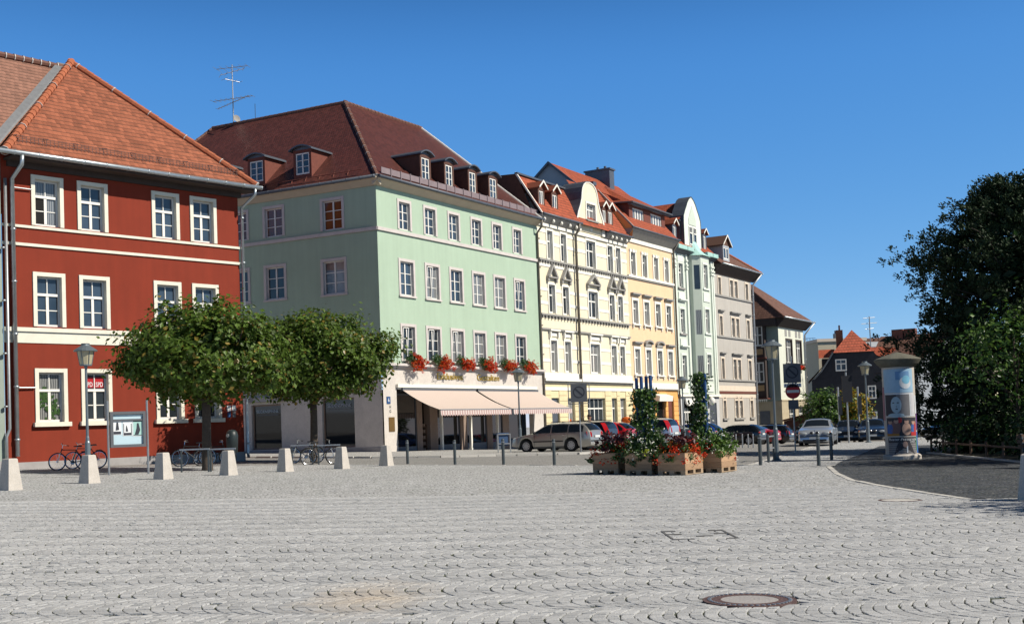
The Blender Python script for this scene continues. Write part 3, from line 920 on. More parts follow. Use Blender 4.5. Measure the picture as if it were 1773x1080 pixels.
def window(B, s0, s1, z0, z1, st, tf=None, y=0, parent=None):
    "window > pane, surround, hood, sill  (opening s0..s1, z0..z1 in a wall at depth y)"
    par = parent or B.root
    ry = y + st.get('rec', .12)
    b = B.mb(tf); bars(b, s0, s1, z0, z1, ry, st)
    wdw = b.build('window', M[st.get('fm', 'white')], par)
    b = B.mb(tf); b.poly([(s0, ry + .03, z0), (s1, ry + .03, z0), (s1, ry + .03, z1), (s0, ry + .03, z1)])
    b.build('pane', M[st.get('pm', 'pane')], wdw, fix=False)
    sw = st.get('sw', 0)
    if sw:
        d = st.get('sd', .04)
        b = B.mb(tf); e = -.006; rd = st.get('rec', .12) + .05
        b.box(s0 - sw, s0 - e, y - d, y + rd, z0, z1 + sw); b.box(s1 + e, s1 + sw, y - d, y + rd, z0, z1 + sw)
        b.box(s0 - e + .001, s1 + e - .001, y - d + .003, y + rd, z1 + e, z1 + sw - .003)
        if st.get('key'):
            mx = (s0 + s1) / 2
            b.prism([(mx - .13, z1 + sw + .02), (mx + .13, z1 + sw + .02), (mx + .09, z1 - .06), (mx - .09, z1 - .06)], y - d - .05, y - d - .001)
            for q in (s0 - sw - .02, s1 + .02): b.box(q, q + sw, y - d - .03, y - d - .001, z1 + sw - .2, z1 + sw + .02)
        b.build('surround', M[st.get('sm', 'trimwhite')], wdw)
    if st.get('sill'):
        ov, sd, sh = st['sill']
        b = B.mb(tf)
        b.box(s0 - sw - ov, s1 + sw + ov, y - sd, y + .05, z0 - sh, z0 - .002)
        if st.get('brk'):
            for q in (s0 - sw, s1 + sw - .14): b.box(q, q + .14, y - sd * .75, y + .02, z0 - sh - .22, z0 - sh - .003)
        b.build('sill', M[st.get('slm', st.get('sm', 'trimwhite'))], wdw)
    hd = st.get('hood')
    if hd:
        mx, hw = (s0 + s1) / 2, (s1 - s0) / 2 + sw + .12
        b = B.mb(tf)
        zt = z1 + sw + st.get('hg', .35)
        if hd == 'flat':
            b.box(mx - hw, mx + hw, y - .26, y + .02, zt, zt + .12); b.box(mx - hw + .07, mx + hw - .07, y - .16, y + .02, zt - .1, zt - .003)
        elif hd == 'ped':
            b.box(mx - hw, mx + hw, y - .24, y + .02, zt, zt + .1)
            t = .16; ph = st.get('ph', .75)
            b.prism([(mx - hw, zt + .103), (mx - hw + .22, zt + .103), (mx, zt + ph - .16), (mx, zt + ph + .06)], y - .26, y + .02)
            b.prism([(mx + hw, zt + .103), (mx + hw - .22, zt + .103), (mx + .001, zt + ph - .16), (mx + .001, zt + ph + .06)], y - .26, y + .02)
            for sg in (-1, 1): b.box(mx + sg * (hw - .1) - .1, mx + sg * (hw - .1) + .1, y - .18, y + .02, zt - .28, zt - .003)
        elif hd == 'arch':
            n = 10
            arc = [(mx + hw * math.cos(math.pi * (1 - k / n)), zt + .36 * math.sin(math.pi * k / n)) for k in range(n + 1)]
            inn = [(mx + (hw - .16) * math.cos(math.pi * (1 - k / n)), zt + .24 * math.sin(math.pi * k / n) - .03) for k in range(n + 1)]
            for k in range(n): b.prism([arc[k], arc[k + 1], inn[k + 1], inn[k]], y - .24, y + .02)
            b.box(mx - hw + .16, mx + hw - .16, y - .1, y + .02, zt - .2, zt + .0)
        elif hd == 'orn':
            b.box(mx - hw, mx + hw, y - .24, y + .02, zt, zt + .12)
            for sg in (-1, 1): b.box(mx + sg * (hw - .12) - .08, mx + sg * (hw - .12) + .08, y - .17, y + .02, zt - .45, zt - .003)
            b.box(mx - hw + .3, mx + hw - .3, y - .07, y + .02, zt - .35, zt - .1)
        b.build('hood', M[st.get('hm', 'trimgrey')], wdw)
    return wdw

def hip_caps(B, line, r, m, n=None, tf=None, white=None, every=1, name='ridge_tiles'):
    "overlapping half-round cap tiles along a hip or ridge"
    a, c = Vector(line[0]), Vector(line[1])
    L_ = (c - a).length; n = n or max(2, int(L_ / .38))
    b = B.mb(tf)
    for k in range(n):
        p, q = a.lerp(c, k / n), a.lerp(c, (k + 1) / n + .015)
        b.cyl(p, q, r * random.uniform(1.08, 1.18), r * .9, 8)
        if white and k % every == 0:
            b.cur = 1; b.cyl(a.lerp(c, (k + .0) / n), a.lerp(c, (k + .1) / n), r * 1.24, r * 1.2, 8); b.cur = 0
    return b.build(name, [m, white or m], B.root, smooth=False)

def gutter(B, p0, p1, r=.085, m=None, tf=None):
    b = B.mb(tf); b.cyl(p0, p1, r, n=10)
    a, c = Vector(p0), Vector(p1); n = max(2, int((c - a).length / .9))
    for k in range(n + 1):
        q = a.lerp(c, k / n); d = (c - a).normalized() * .02
        b.cyl(q - d, q + d, r * 1.15, n=10)
    return b.build('gutter', m or M['zinc'], B.root, smooth=True)

def downpipe(B, pts, r=.06, m=None, tf=None):
    b = B.mb(tf); b.tube(pts, r, 8)
    zt, zb = max(p[2] for p in pts), min(p[2] for p in pts)
    x, y = pts[-1][0], pts[-1][1]
    z = zb + .6
    while z < zt - 1.2:
        b.cyl((x, y, z), (x, y, z + .07), r * 1.3, n=8); z += 2.0
    return b.build('downpipe', m or M['zinc'], B.root, smooth=True)

def dormer(B, s0, s1, z0, z1, d, slope, st, tf=None, kind='curve', cheek='dormer', roofm='lead', glass='panesky', fm='white', over=.18, backz=None):
    "dormer > window, roof : front at depth d, runs back until its roof meets a slope rising `slope` per metre"
    w_ = .16
    a, c = s0 - w_, s1 + w_
    back = d + (z1 - z0 + .45) / slope
    b = B.mb(tf)
    b.box(a, s0 - .004, d, d + .12, z0 - .5, z1 + .2); b.box(s1 + .004, c, d, d + .12, z0 - .5, z1 + .2)
    b.box(s0 - .004, s1 + .004, d + .002, d + .12, z1 + .004, z1 + .198); b.box(s0 - .004, s1 + .004, d + .002, d + .12, z0 - .5, z0 - .004)
    for x in (a, c - .06):
        b.prism_x([(d + .122, z0 - .5), (d + .122, z1 + .2), (back, z1 + .2)], x, x + .06)
    dr = b.build('dormer', M[cheek], B.root)
    b = B.mb(tf); bars(b, s0, s1, z0, z1, d + .03, st); wn = b.build('window', M[fm], dr)
    b = B.mb(tf); b.poly([(s0, d + .07, z0), (s1, d + .07, z0), (s1, d + .07, z1), (s0, d + .07, z1)]); b.build('pane', M[glass], dr, fix=False)
    b = B.mb(tf)
    mx = (a + c) / 2; hw = (c - a) / 2 + over
    if kind == 'curve':
        n = 8; rise = .26
        top = [(mx + hw * (2 * k / n - 1), z1 + .21 + rise * (1 - (2 * k / n - 1) ** 2)) for k in range(n + 1)]
        prof = top + [(x, z - .07) for x, z in reversed(top)]
        for k in range(n):
            b.prism([top[k], top[k + 1], (top[k + 1][0], top[k + 1][1] - .08), (top[k][0], top[k][1] - .08)], d - .22, back + .45)
        b.prism([(mx - hw + over, z1 + .19)] + [(x, z - .082) for x, z in top[1:-1]] + [(mx + hw - over, z1 + .19)], d + .004, d + .1)
    elif kind == 'gable':
        ap = (mx, z1 + .2 + hw * .85)
        for sg in (-1, 1):
            e = (mx + sg * hw, z1 + .2)
            b.prism([e, ap, (ap[0], ap[1] - .1), (e[0], e[1] - .1)], d - .2, back + .9)
        b.cur = 1
        for sg in (-1, 1):
            e = (mx + sg * (hw + .02), z1 + .2)
            b.prism([(e[0], e[1] + .03), (ap[0], ap[1] + .05), (ap[0], ap[1] - .1), (e[0], e[1] - .1)], d - .24, d - .201)
        b.cur = 0
        b.prism([(a, z1 + .2), (c, z1 + .2), (mx, z1 + .12 + hw * .8)], d + .004, d + .1)
    b.build('roof', [M[roofm], M['trimwhite']], dr)
    return dr

def tilted_sash(B, s0, s1, z0, z1, y, m='white', lean=.16, tf=None, parent=None):
    b = B.mb(tf); f = .05
    def bx(x0, x1, a, c):
        k = lambda z: y - lean * (z - z0) / (z1 - z0)
        b.hexa([(x0, k(a), a), (x1, k(a), a), (x1, k(a) + .03, a), (x0, k(a) + .03, a), (x0, k(c), c), (x1, k(c), c), (x1, k(c) + .03, c), (x0, k(c) + .03, c)])
    bx(s0, s0 + f, z0, z1); bx(s1 - f, s1, z0, z1); bx(s0, s1, z0, z0 + f); bx(s0, s1, z1 - f, z1)
    return b.build('sash', M[m], parent)

TH_ROW = RAD(90 - 30.38)
TH_SIDE = RAD(-28.0)
TH_RED = RAD(90 - 42.05)

# ---------------------------------------------------------------- RED HOUSE
B = Bld('red_house', 'dark red rendered house with cream window frames and a steep orange tiled hip roof', 'house', (-11.94, 53.16), TH_RED, .3)
ST = dict(sw=.15, sd=.05, sm='cream', fw=.075, tr=.36, lc=2, lr=2, uc=2, ur=1, mw=.055, umw=.018, rec=.17)
cols = [(-9.40, -8.38), (-7.50, -6.48), (-4.18, -3.16), (-2.33, -1.30)]
holes = []
for a, c in cols: holes += [(a, c, 9.84, 11.66), (a, c, 5.92, 7.88), (a, c, 2.22, 4.15)]
b = B.mb(); wall(b, -10.72, 0, .72, 12.5, holes, rev=.26)
b.poly([(0, 0, -.5), (0, 11, -.5), (0, 11, 12.5), (0, 0, 12.5)])
b.build('wall', M['red'], B.root, fix=False)
b = B.mb(); b.box(-10.72, .03, -.03, .12, -.6, .72); b.build('plinth', M['greyplinth'], B.root)
b = B.mb(); b.box(-10.72, .02, -.035, .02, 5.27, 5.70); b.build('string_course', M['cream'], B.root)
b = B.mb(); b.box(-10.72, .04, -.10, .02, 5.703, 5.86); b.build('sill_course', M['trimgrey'] if False else M['cream'], B.root)
for z0, z1 in ((9.70, 9.80), (9.0, 9.11)):
    b = B.mb(); b.box(-10.72, .03, -.06, .02, z0, z1); b.build('string_course', M['cream'], B.root)
glist = ['panesky', 'panesky', 'panesky', 'panesky']
for i, (a, c) in enumerate(cols):
    w3 = window(B, a, c, 9.84, 11.66, dict(ST, pm='panesky'))
    w2 = window(B, a, c, 5.92, 7.88, dict(ST, pm='panesky'))
    w1 = window(B, a, c, 2.22, 4.15, dict(ST, sill=(.09, .16, .17), pm='pane'))
    if i == 0:
        b = B.mb(); b.box(a + .09, a + .47, .192, .197, 9.95, 10.98); b.build('open_sash', M['interior'], w3)
        for zz in (2.5, 3.0):
            b = B.mb()
            for k in range(70):
                x, z = random.gauss(a + .6 - (zz - 2.5) * .6, .16), random.gauss(zz + .2, .22)
                if not (a + .1 < x < c - .1 and 2.35 < z < 3.6): continue
                t = random.random() * 6.3
                b.poly([(x + .05 * math.cos(t + q * 1.57), .16 + .004 * k / 70, z + .07 * math.sin(t + q * 1.57)) for q in range(4)])
            b.build('houseplant', M['leafmid'], w1, fix=False)
    if i == 1:
        for k, body in ((0, 'SPD'), (1, 'SPD')):
            x = a + .09 + k * .45
            b = B.mb(); b.box(x, x + .40, .193, .197, 3.56, 3.98); pp = b.build('election_poster', M['signred'], w1)
            text_part('lettering', body, M['paper'], w1, B.tf @ Matrix.Translation((x + .20, .188, 3.68)) @ FACE @ Matrix.Diagonal((.82, 1.15, 1, 1)), .23, .003)
# eaves, gutter and downpipes
b = B.mb(); b.box(-10.6, .45, -.82, .0, 12.22, 12.3); b.box(-10.5, .1, -.14, -.002, 12.0, 12.219); b.build('eaves', M['darkeave'], B.root)
gutter(B, (-16.2, -.92, 12.36), (.62, -.92, 12.38), .095)
downpipe(B, [(.3, -.92, 12.3), (.3, -.9, 12.05), (.12, -.12, 11.55), (.1, -.1, .7), (.1, -.16, .45)], .07)
downpipe(B, [(-10.3, -.9, 12.3), (-10.3, -.86, 11.95), (-10.36, -.16, 11.5), (-10.34, -.14, .95)], .085, M['zinc'])
downpipe(B, [(-10.62, -.14, 11.5), (-10.62, -.14, 2.0), (-10.75, -.14, 1.7), (-10.75, -.14, .2)], .06, M['galv'])
for z in (11.2, 3.55):
    b = B.mb(); b.cyl((-10.34, -.1, z), (-9.56, -.08, z), .03, n=8); b.build('pipe_bracket', M['galv'], B.root)
# roof: front hip, its right neighbour and the long wing behind
AP = (-5.1, 5.0, 18.2)
EL, ER = (-10.95, -.84, 12.38), (.55, -.84, 12.38)
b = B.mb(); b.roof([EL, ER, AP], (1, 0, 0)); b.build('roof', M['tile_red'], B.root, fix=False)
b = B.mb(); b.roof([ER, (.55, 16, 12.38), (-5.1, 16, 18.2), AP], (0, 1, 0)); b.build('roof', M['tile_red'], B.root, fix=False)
for h in (.35,):                                    # snow guard grid above the eave
    b = B.mb()
    for r_ in (.0, .1, .2):
        b.cyl((-10.3, -.3 - .0, 12.98 + r_), (.05, -.3, 12.98 + r_), .012, n=5)
    x = -10.3
    while x < .1:
        b.cyl((x, -.3, 12.9), (x, -.3, 13.2), .01, n=4); x += .16
    x = -10.2
    while x < .1:
        b.cyl((x, -.3, 13.2), (x, .1, 13.3), .016, n=5); x += 1.25
    b.build('snow_guard', M['rustiron'], B.root)
hip_caps(B, ((-.0 + .5, -.8, 12.49), (AP[0], AP[1], AP[2] + .06)), .13, M['ridge_red'], white=M['mortar'], every=5)
hip_caps(B, (EL, (AP[0], AP[1], AP[2] + .06)), .15, M['ridge_red'], white=M['mortar'], every=6)
# small enamel plates beside the door side
for k, (x, z, mm) in enumerate(((-.86, 2.52, 'paper'), (-.60, 2.52, 'paper'), (-.84, 2.24, 'bluepost'), (-.58, 2.24, 'signgrey'))):
    b = B.mb(); b.box(x, x + .2 - .04 * (k > 1), -.025, .0, z, z + .24); b.build('wall_plate', M[mm], B.root)

# ---------------------------------------------------------------- NEIGHBOUR at the left edge
B = Bld('neighbour_house', 'pale green house cut by the left edge of the view under a brown tiled roof', 'house', (-11.94, 53.16), TH_RED, .4)
b = B.mb(); wall(b, -24, -10.74, -.5, 12.5, [(-12.6, -11.4, 2.2, 4.2), (-12.6, -11.4, 5.9, 7.9), (-12.6, -11.4, 9.8, 11.6)]); b.build('wall', M['lastgreen'], B.root, fix=False)
for z in (2.2, 5.9, 9.8): window(B, -12.6, -11.4, z, z + 1.9, dict(ST, tr=.34, sm='greentrim', pm='pane'))
b = B.mb(); b.box(-24, -10.74, -.05, .02, -.6, .8); b.build('plinth', M['greyplinth'], B.root)
lo = -.28
b = B.mb()
b.roof([(-24, -.84, 12.33 + lo), (-11.5, -.84, 12.33 + lo), (-5.5, 5.0, 18.12 + lo), (-24, 5.0, 18.12 + lo)], (1, 0, 0))
b.roof([(-24, 5.0, 18.12 + lo), (-5.5, 5.0, 18.12 + lo), (-5.5, 10.6, 12.5 + lo), (-24, 10.6, 12.5 + lo)], (1, 0, 0))
b.build('roof', M['tile_brown'], B.root, fix=False)
hip_caps(B, ((-24, 5.0, 17.95), (-5.4, 5.0, 17.95)), .13, M['ridge_brown'], white=M['mortar'], every=1)
b = B.mb()
pa, pb = Vector((-11.4, -.84, 12.25)), Vector((-5.35, 5.0, 18.06))
dv = Vector((-.36, 0, 0))
b.hexa([pa + dv, pa, pa + Vector((0, .08, .1)), pa + dv + Vector((0, .08, .1)), pb + dv, pb, pb + Vector((0, .08, .1)), pb + dv + Vector((0, .08, .1))])
b.build('valley_flashing', M['galv'], B.root)

# ---------------------------------------------------------------- GREEN CORNER HOUSE
B = Bld('corner_house', 'pale green corner house with dark red-brown roof, shop awnings and window flower boxes', 'house', (C0.x, C0.y), TH_ROW, .18)
SD = Matrix.Rotation(TH_SIDE - TH_ROW, 4, 'Z')
L_ = 18.35
sash = dict(fw=.07, lc=2, lr=3, mw=.045, tb=.04, rec=.13, sw=.16, sd=.04, sm='greentrim', pm='panesky')
f3 = [(1.94, 3.36), (4.55, 6.0), (7.14, 8.56), (9.75, 11.16), (12.3, 13.66), (14.93, 16.26)]
f2 = [(1.84, 3.56), (4.47, 6.19), (7.08, 8.76), (9.66, 11.37), (12.24, 13.93), (14.84, 16.48)]
f1 = [(1.86, 3.46), (4.42, 6.08), (7.03, 8.66), (9.6, 11.22), (12.18, 13.78), (14.77, 16.36)]
sw = .17
o3 = [(a + sw, c - sw, 12.9, 14.5) for a, c in f3]
o2 = [(a + sw + .04, c - sw - .04, 9.1, 11.07) for a, c in f2]
o1 = [(a + sw, c - sw, 5.32, 7.33) for a, c in f1]
b = B.mb(); wall(b, .0, L_, 5.1, 15.3, o3 + o2 + o1)
sideh = [(-7.92, -6.62, 12.98, 14.66), (-3.72, -2.36, 12.92, 14.62), (-10.3, -9.3, 13.0, 14.66), (-7.95, -6.6, 9.3, 11.2), (-3.8, -2.3, 9.25, 11.15), (-10.3, -9.3, 9.3, 11.2)]
b2 = B.mb(SD); wall(b2, -19, .0, 4.9, 15.3, sideh)
b.v += b2.v; n0 = len(b.v) - len(b2.v); b.f += [tuple(i + n0 for i in f) for f in b2.f]; b.uv += b2.uv; b.mi += b2.mi
b.build('wall', M['green'], B.root, fix=False)
for q in o3: window(B, *q, dict(sash))
for q in o2: window(B, *q, dict(sash, sill=(.04, .1, .1)))
for q in o1: window(B, *q, dict(sash, pm='pane'))
for i, q in enumerate(o2 + o1):
    if i in (1, 5, 6, 7, 8):
        wd = [o for o in B.root.children if o.name.startswith('window')][6 + i]
        tilted_sash(B, q[0] + .07, (q[0] + q[1]) / 2, q[2] + .08, q[3] - .06, .1, lean=.16, parent=wd)
for k, q in enumerate(sideh):
    window(B, *q, dict(sash, pm='panebrown' if k < 3 else 'pane', sill=(.04, .08, .1) if k > 2 else None), tf=SD)
for tf, x0, x1 in ((None, -.05, L_), (SD, -19, .05)):
    b = B.mb(tf); b.box(x0, x1, -.1, .02, 12.6, 12.79); b.build('string_course', M['greentrim'], B.root)
    b = B.mb(tf); b.prism_x([(.02, 15.1), (-.06, 15.1), (-.5, 15.42), (-.5, 15.5), (.02, 15.5)], x0 - .3 * (tf is None), x1 + .3 * (tf is not None)); b.build('eaves', M['eavebeige'], B.root)
# ground storey in limestone
b = B.mb()
wall(b, 0, L_, -.6, 5.05, [(1.25, 16.85, -.6, 3.72, .35)], y=-.05)
b2 = B.mb(SD); wall(b2, -19, 0, -.6, 5.0, [(-9.3, -7.1, .55, 3.2), (-4.15, -1.9, .55, 3.35), (-14.5, -12, .55, 3.2)], y=-.05, rev=.3)
b.v += b2.v; n0 = len(b.v) - len(b2.v); b.f += [tuple(i + n0 for i in f) for f in b2.f]; b.uv += b2.uv; b.mi += b2.mi
b.build('shop_front', M['stone'], B.root, fix=False)
b = B.mb(); b.box(-.16, L_ + .05, -.32, .09, 5.03, 5.17); b.box(-.1, L_, -.2, .09, 4.93, 5.027); b.build('ledge', M['greentrim'], B.root)
b = B.mb(SD); b.box(-19, .16, -.3, .09, 5.01, 5.14); b.build('ledge', M['greentrim'], B.root)
b = B.mb(); b.box(1.2, 17.2, -.22, -.051, 3.814, 4.0); b.box(1.3, 17.1, -.13, -.051, 3.73, 3.817); b.build('cornice', M['trimwhite'], B.root)
for q in ((.02, 1.2, .55), (16.9, L_ - .02, .4)):
    b = B.mb(); b.box(q[0], q[1], -.09, -.051, -.8, q[2]); b.build('pier_base', M['stone'], B.root)
b = B.mb(SD); b.box(-19, -.02, -.1, -.051, -.6, .5); b.build('plinth', M['greyplinth'], B.root)
# recessed shop windows behind posts
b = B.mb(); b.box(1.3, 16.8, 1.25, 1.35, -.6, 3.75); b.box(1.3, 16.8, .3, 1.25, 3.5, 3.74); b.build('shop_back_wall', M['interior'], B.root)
for a, c in ((3.95, 4.5), (5.3, 6.1), (8.6, 9.35), (11.75, 12.4), (13.7, 14.5)):
    b = B.mb(); b.box(a, c, .5, .95, -.6, 3.5); b.build('shop_pier', M['brownframe'], B.root)
for a, c in ((1.55, 3.95), (6.1, 8.6), (9.35, 11.75), (12.4, 13.7), (14.5, 16.85)):
    b = B.mb(); f = .07
    b.box(a, c, .55, .62, .0 - .2, .55 - .1); b.box(a, a + f, .55, .62, .45, 3.5); b.box(c - f, c, .55, .62, .45, 3.5); b.box(a + f, c - f, .55, .62, 3.4, 3.5)
    wd = b.build('shop_window', M['lead'], B.root)
    b = B.mb(); b.poly([(a + f, .58, .45), (c - f, .58, .45), (c - f, .58, 3.4), (a + f, .58, 3.4)]); b.build('pane', M['shopglass'], wd, fix=False)
for x in (5.78, 9.0, 12.2):
    b = B.mb(); b.box(x - .07, x + .07, -.06, .1, .15, 3.72); b.box(x - .12, x + .12, -.1, .14, -.7, .15); b.build('post', M['trimwhite'], B.root)
b = B.mb()
for k in range(5): b.box(4.55, 5.25, .75, 1.1, .1 + k * .36, .14 + k * .36)
b.box(4.5, 4.55, .75, 1.1, -.3, 1.7); b.box(5.25, 5.3, .75, 1.1, -.3, 1.7); b.build('display_shelf', M['railwood'], B.root)
for k in range(5):
    b = B.mb()
    for j in range(3):
        x = 4.6 + j * .22; b.box(x, x + .16, .8, 1.0, .143 + k * .36, .3 + k * .36)
    b.build('goods', M['brownframe'], B.root)
for a, c, zt in ((-9.3, -7.1, 3.2), (-4.15, -1.9, 3.35), (-14.5, -12, 3.2)):
    b = B.mb(SD); f = .08
    b.box(a, a + f, .1, .16, .55, zt); b.box(c - f, c, .1, .16, .55, zt); b.box(a + f, c - f, .1, .16, .55, .65); b.box(a + f, c - f, .1, .16, zt - .1, zt)
    wd = b.build('shop_window', M['brownframe'], B.root)
    b = B.mb(SD); b.poly([(a, .14, .55), (c, .14, .55), (c, .14, zt), (a, .14, zt)]); b.build('pane', M['shopglass'], wd, fix=False)
    tm = B.tf @ SD @ Matrix.Translation(((a + c) / 2, .08, zt - .42)) @ FACE
    if a > -10:
        text_part('lettering', 'SEIDENSPINNE', M['galv'], wd, tm, .25, .004)
        b = B.mb(SD); b.box(a + .3, c - .3, .095, .1, zt - .64, zt - .6); b.build('underline', M['signgrey'], wd)
b = B.mb(SD); b.box(-9.5, -6.6, -.35, -.06, 3.35, 3.62); b.build('rolled_awning', stripe_mat('grey_stripe_canvas', (.3, .27, .27), (.45, .42, .41), .16), B.root)
# gilded letters on the fascia
text_part('lettering', 'Exklusives', M['gold'], B.root, B.tf @ Matrix.Translation((6.75, -.075, 4.5)) @ FACE @ Matrix.Diagonal((1.25, 1, 1, 1)), .56, .03)
text_part('lettering', 'Gestalten', M['gold'], B.root, B.tf @ Matrix.Translation((11.15, -.075, 4.5)) @ FACE @ Matrix.Diagonal((1.25, 1, 1, 1)), .56, .03)
b = B.mb(); b.box(.28, .62, -.08, -.053, 2.9, 3.3); pl = b.build('house_sign', M['bluepost'], B.root)
text_part('lettering', '6', M['paper'], pl, B.tf @ Matrix.Translation((.45, -.084, 3.1)) @ FACE, .3, .004)
b = B.mb(); b.box(.42, .95, -.085, -.053, 1.35, 2.15); b.build('brass_plate', mat('dull_brass', (.2, .12, .04), .5, .15, 4, metal=.5), B.root)
text_part('lettering', 'H\nG', M['steel'], B.root, B.tf @ Matrix.Translation((.6, -.06, 2.6)) @ FACE, .24, .004)
# awnings
AWN = stripe_mat('pink_white_awning', (.66, .565, .49), (.60, .455, .385), .2)
VAL = stripe_mat('pink_striped_valance', (.68, .58, .54), (.46, .30, .28), .26)
for a, c in ((1.62, 9.33), (9.62, 17.3)):
    b = B.mb(); n = 12
    yo, zo, zi = -2.75, 2.45, 3.74
    pr = [(-.1 + (yo + .1) * k / n, zi + (zo - zi) * (k / n) - .12 * math.sin(math.pi * k / n)) for k in range(n + 1)]
    for (y0, z0), (y1, z1) in zip(pr, pr[1:]): b.poly([(a, y0, z0), (c, y0, z0), (c, y1, z1), (a, y1, z1)])
    aw = b.build('awning', AWN, B.root, smooth=True, fix=False)
    b = B.mb(); x = a
    while x < c - .01:
        x2 = min(x + .26, c)
        b.poly([(x, yo, zo), (x2, yo, zo), (x2, yo - .02, zo - .28), ((x + x2) / 2, yo - .02, zo - .36), (x, yo - .02, zo - .28)]); x = x2
    b.build('valance', VAL, aw, fix=False)
    b = B.mb(); b.cyl((a, yo + .02, zo + .0), (c, yo + .02, zo + .0), .04, n=8)
    for x in (a + .6, c - .6): b.tube([(x, -.1, 3.5), (x + .4, -1.4, 2.7), (x, yo + .05, zo - .03)], .03, 6)
    b.build('awning_frame', M['galv'], aw)
    b = B.mb(); b.box(a, c, -.24, -.06, 3.62, 3.79); b.build('awning_box', M['signgrey'], aw)
# roof
ez, sl_, D, zr = 15.5, .885, 7.5, 22.6
tn = math.tan((RAD(90) - (TH_ROW - TH_SIDE) / 2 * 1) * 0 + 0)  # (kept simple: apex from survey)
APX = Vector((7.18 - .02, D, zr))
RR = Vector((15.6, D, zr))
# same apex in the side frame is at x=-7.3, y=D
sv = lambda x, y, z: SD @ Vector((x, y, z))
EC = Vector((-.28, -.5, ez)); ERr = Vector((L_ + .05, -.5, ez))
LL = sv(-18.4, D, zr)
APs = sv(-7.3, D, zr)
APX = (APX + APs) / 2
EC = (Vector((-.28, -.5, ez)) + sv(.28, -.5, ez)) / 2
ELs = sv(-21.5, -.5, ez)
b = B.mb(); b.roof([EC, ERr, RR, APX], (1, 0, 0)); b.build('roof', M['tile_dark'], B.root, fix=False)
b = B.mb(); b.roof([ELs, EC, APX, LL], SD @ Vector((1, 0, 0))); b.build('roof', M['tile_dark'], B.root, fix=False)
b = B.mb(); b.poly([ERr, Vector((L_ + .05, 15, ez)), RR]); b.poly([ELs, LL, sv(-21.5, 15, ez)]); b.poly([RR, Vector((L_ + .05, 15, ez)), Vector((14, 15, ez)), APX]); b.poly([LL, APX, Vector((14, 15, ez)), sv(-21.5, 15, ez)]); b.build('rear_roof', M['tile_dark'], B.root, fix=False)
hip_caps(B, (EC, APX), .12, M['ridge_brown'], white=M['mortar'], every=3)
hip_caps(B, (APX, RR), .12, M['ridge_brown'])
hip_caps(B, (RR, ERr), .09, M['mortar'])
hip_caps(B, (LL, APX), .12, M['ridge_brown'])
hip_caps(B, (ELs, LL), .1, M['ridge_brown'])
gutter(B, (EC.x + .0, -.58, ez), (L_ + .1, -.58, ez), .09, M['lead'])
g0, g1 = sv(-19.2, -.58, ez), sv(.3, -.58, ez)
gutter(B, g0, g1, .09, M['lead'])
# snow boards
b = B.mb(); x = .5
while x < L_ - .5:
    b.box(x, x + .86, -.06, -.02, ez + .38, ez + .72); b.box(x + .87, x + .93, -.1, .1, ez + .25, ez + .76); x += .95
b.build('snow_guard', mat('grey_snow_board', (.23, .18, .19), .7, .15, 3), B.root)
b = B.mb(SD); x = -18
while x < -1:
    b.cyl((x, .1, ez + .45), (x, .3, ez + .75), .03, n=6); x += 1.0
b.cyl((-18, .0, ez + .62), (-.9, .0, ez + .62), .025, n=6)
b.build('snow_guard', M['rust'], B.root)
dst = dict(fw=.07, lc=2, lr=3, mw=.04, tb=.035)
for a, c in ((4.78, 5.58), (7.36, 8.1), (10.06, 10.8), (12.52, 13.34)):
    dormer(B, a, c, 16.22, 17.55, .12, sl_, dst)
for a, c in ((-9.32, -8.34), (-5.88, -4.9), (-12.7, -11.7)):
    dormer(B, a, c, 16.5, 17.75, .45, sl_, dst, tf=SD, cheek='rust')
downpipe(B, [(L_ - .25, -.58, ez - .05), (L_ - .25, -.55, ez - .5), (L_ - .12, -.1, ez - .9), (L_ - .1, -.1, 5.3), (L_ - .02, -.14, 4.9), (L_ - .02, -.14, -.4)], .075, M['pipe'])
# rooftop aerial and dish
t = thing('roof_aerial', 'tall television aerial with crossed rods on the dark ridge of the corner house', 'aerial', B.root.matrix_basis @ (B.tf @ sv(-16.55, D, zr)), TH_SIDE)
b = MB(); b.cyl((0, 0, -.3), (0, 0, 4.1), .045, .03, 8); b.build('mast', M['galv'], t)
def yagi(z, ang, ln, n, el, slope=0):
    b = MB(); ca, sa = math.cos(ang), math.sin(ang)
    b.cyl((-ln * .5 * ca, -ln * .5 * sa, z - slope), (ln * .5 * ca, ln * .5 * sa, z + slope), .022, n=6)
    for k in range(n):
        q = -ln * .5 + ln * k / (n - 1); e = el * (1 - .3 * k / n); zz = z + slope * q / (ln * .5)
        b.cyl((q * ca - sa * e, q * sa + ca * e, zz), (q * ca + sa * e, q * sa - ca * e, zz), .013, n=5)
    b.build('antenna', M['galv'], t)
yagi(3.9, .25, 2.3, 6, .55); yagi(3.0, 1.3, 1.2, 4, .4); yagi(1.75, .15, 3.1, 9, .4); yagi(1.5, -.2, 3.4, 12, .16, .12); yagi(3.6, .9, 1.6, 5, .6, .3)
b = MB(); b.lathe([(.01, 0), (.15, .015), (.26, .05), (.25, .055), (.14, .02), (.01, .006)], n=16); dsh = b.build('satellite_dish', M['trimgrey'], t)
dsh.location = (.35, -.1, .3); dsh.rotation_euler = (RAD(75), 0, RAD(70))
b = MB(); b.cyl((1.9, 0, -.2), (1.9, 0, 1.1), .02, n=5); b.build('lightning_rod', M['steel'], t)

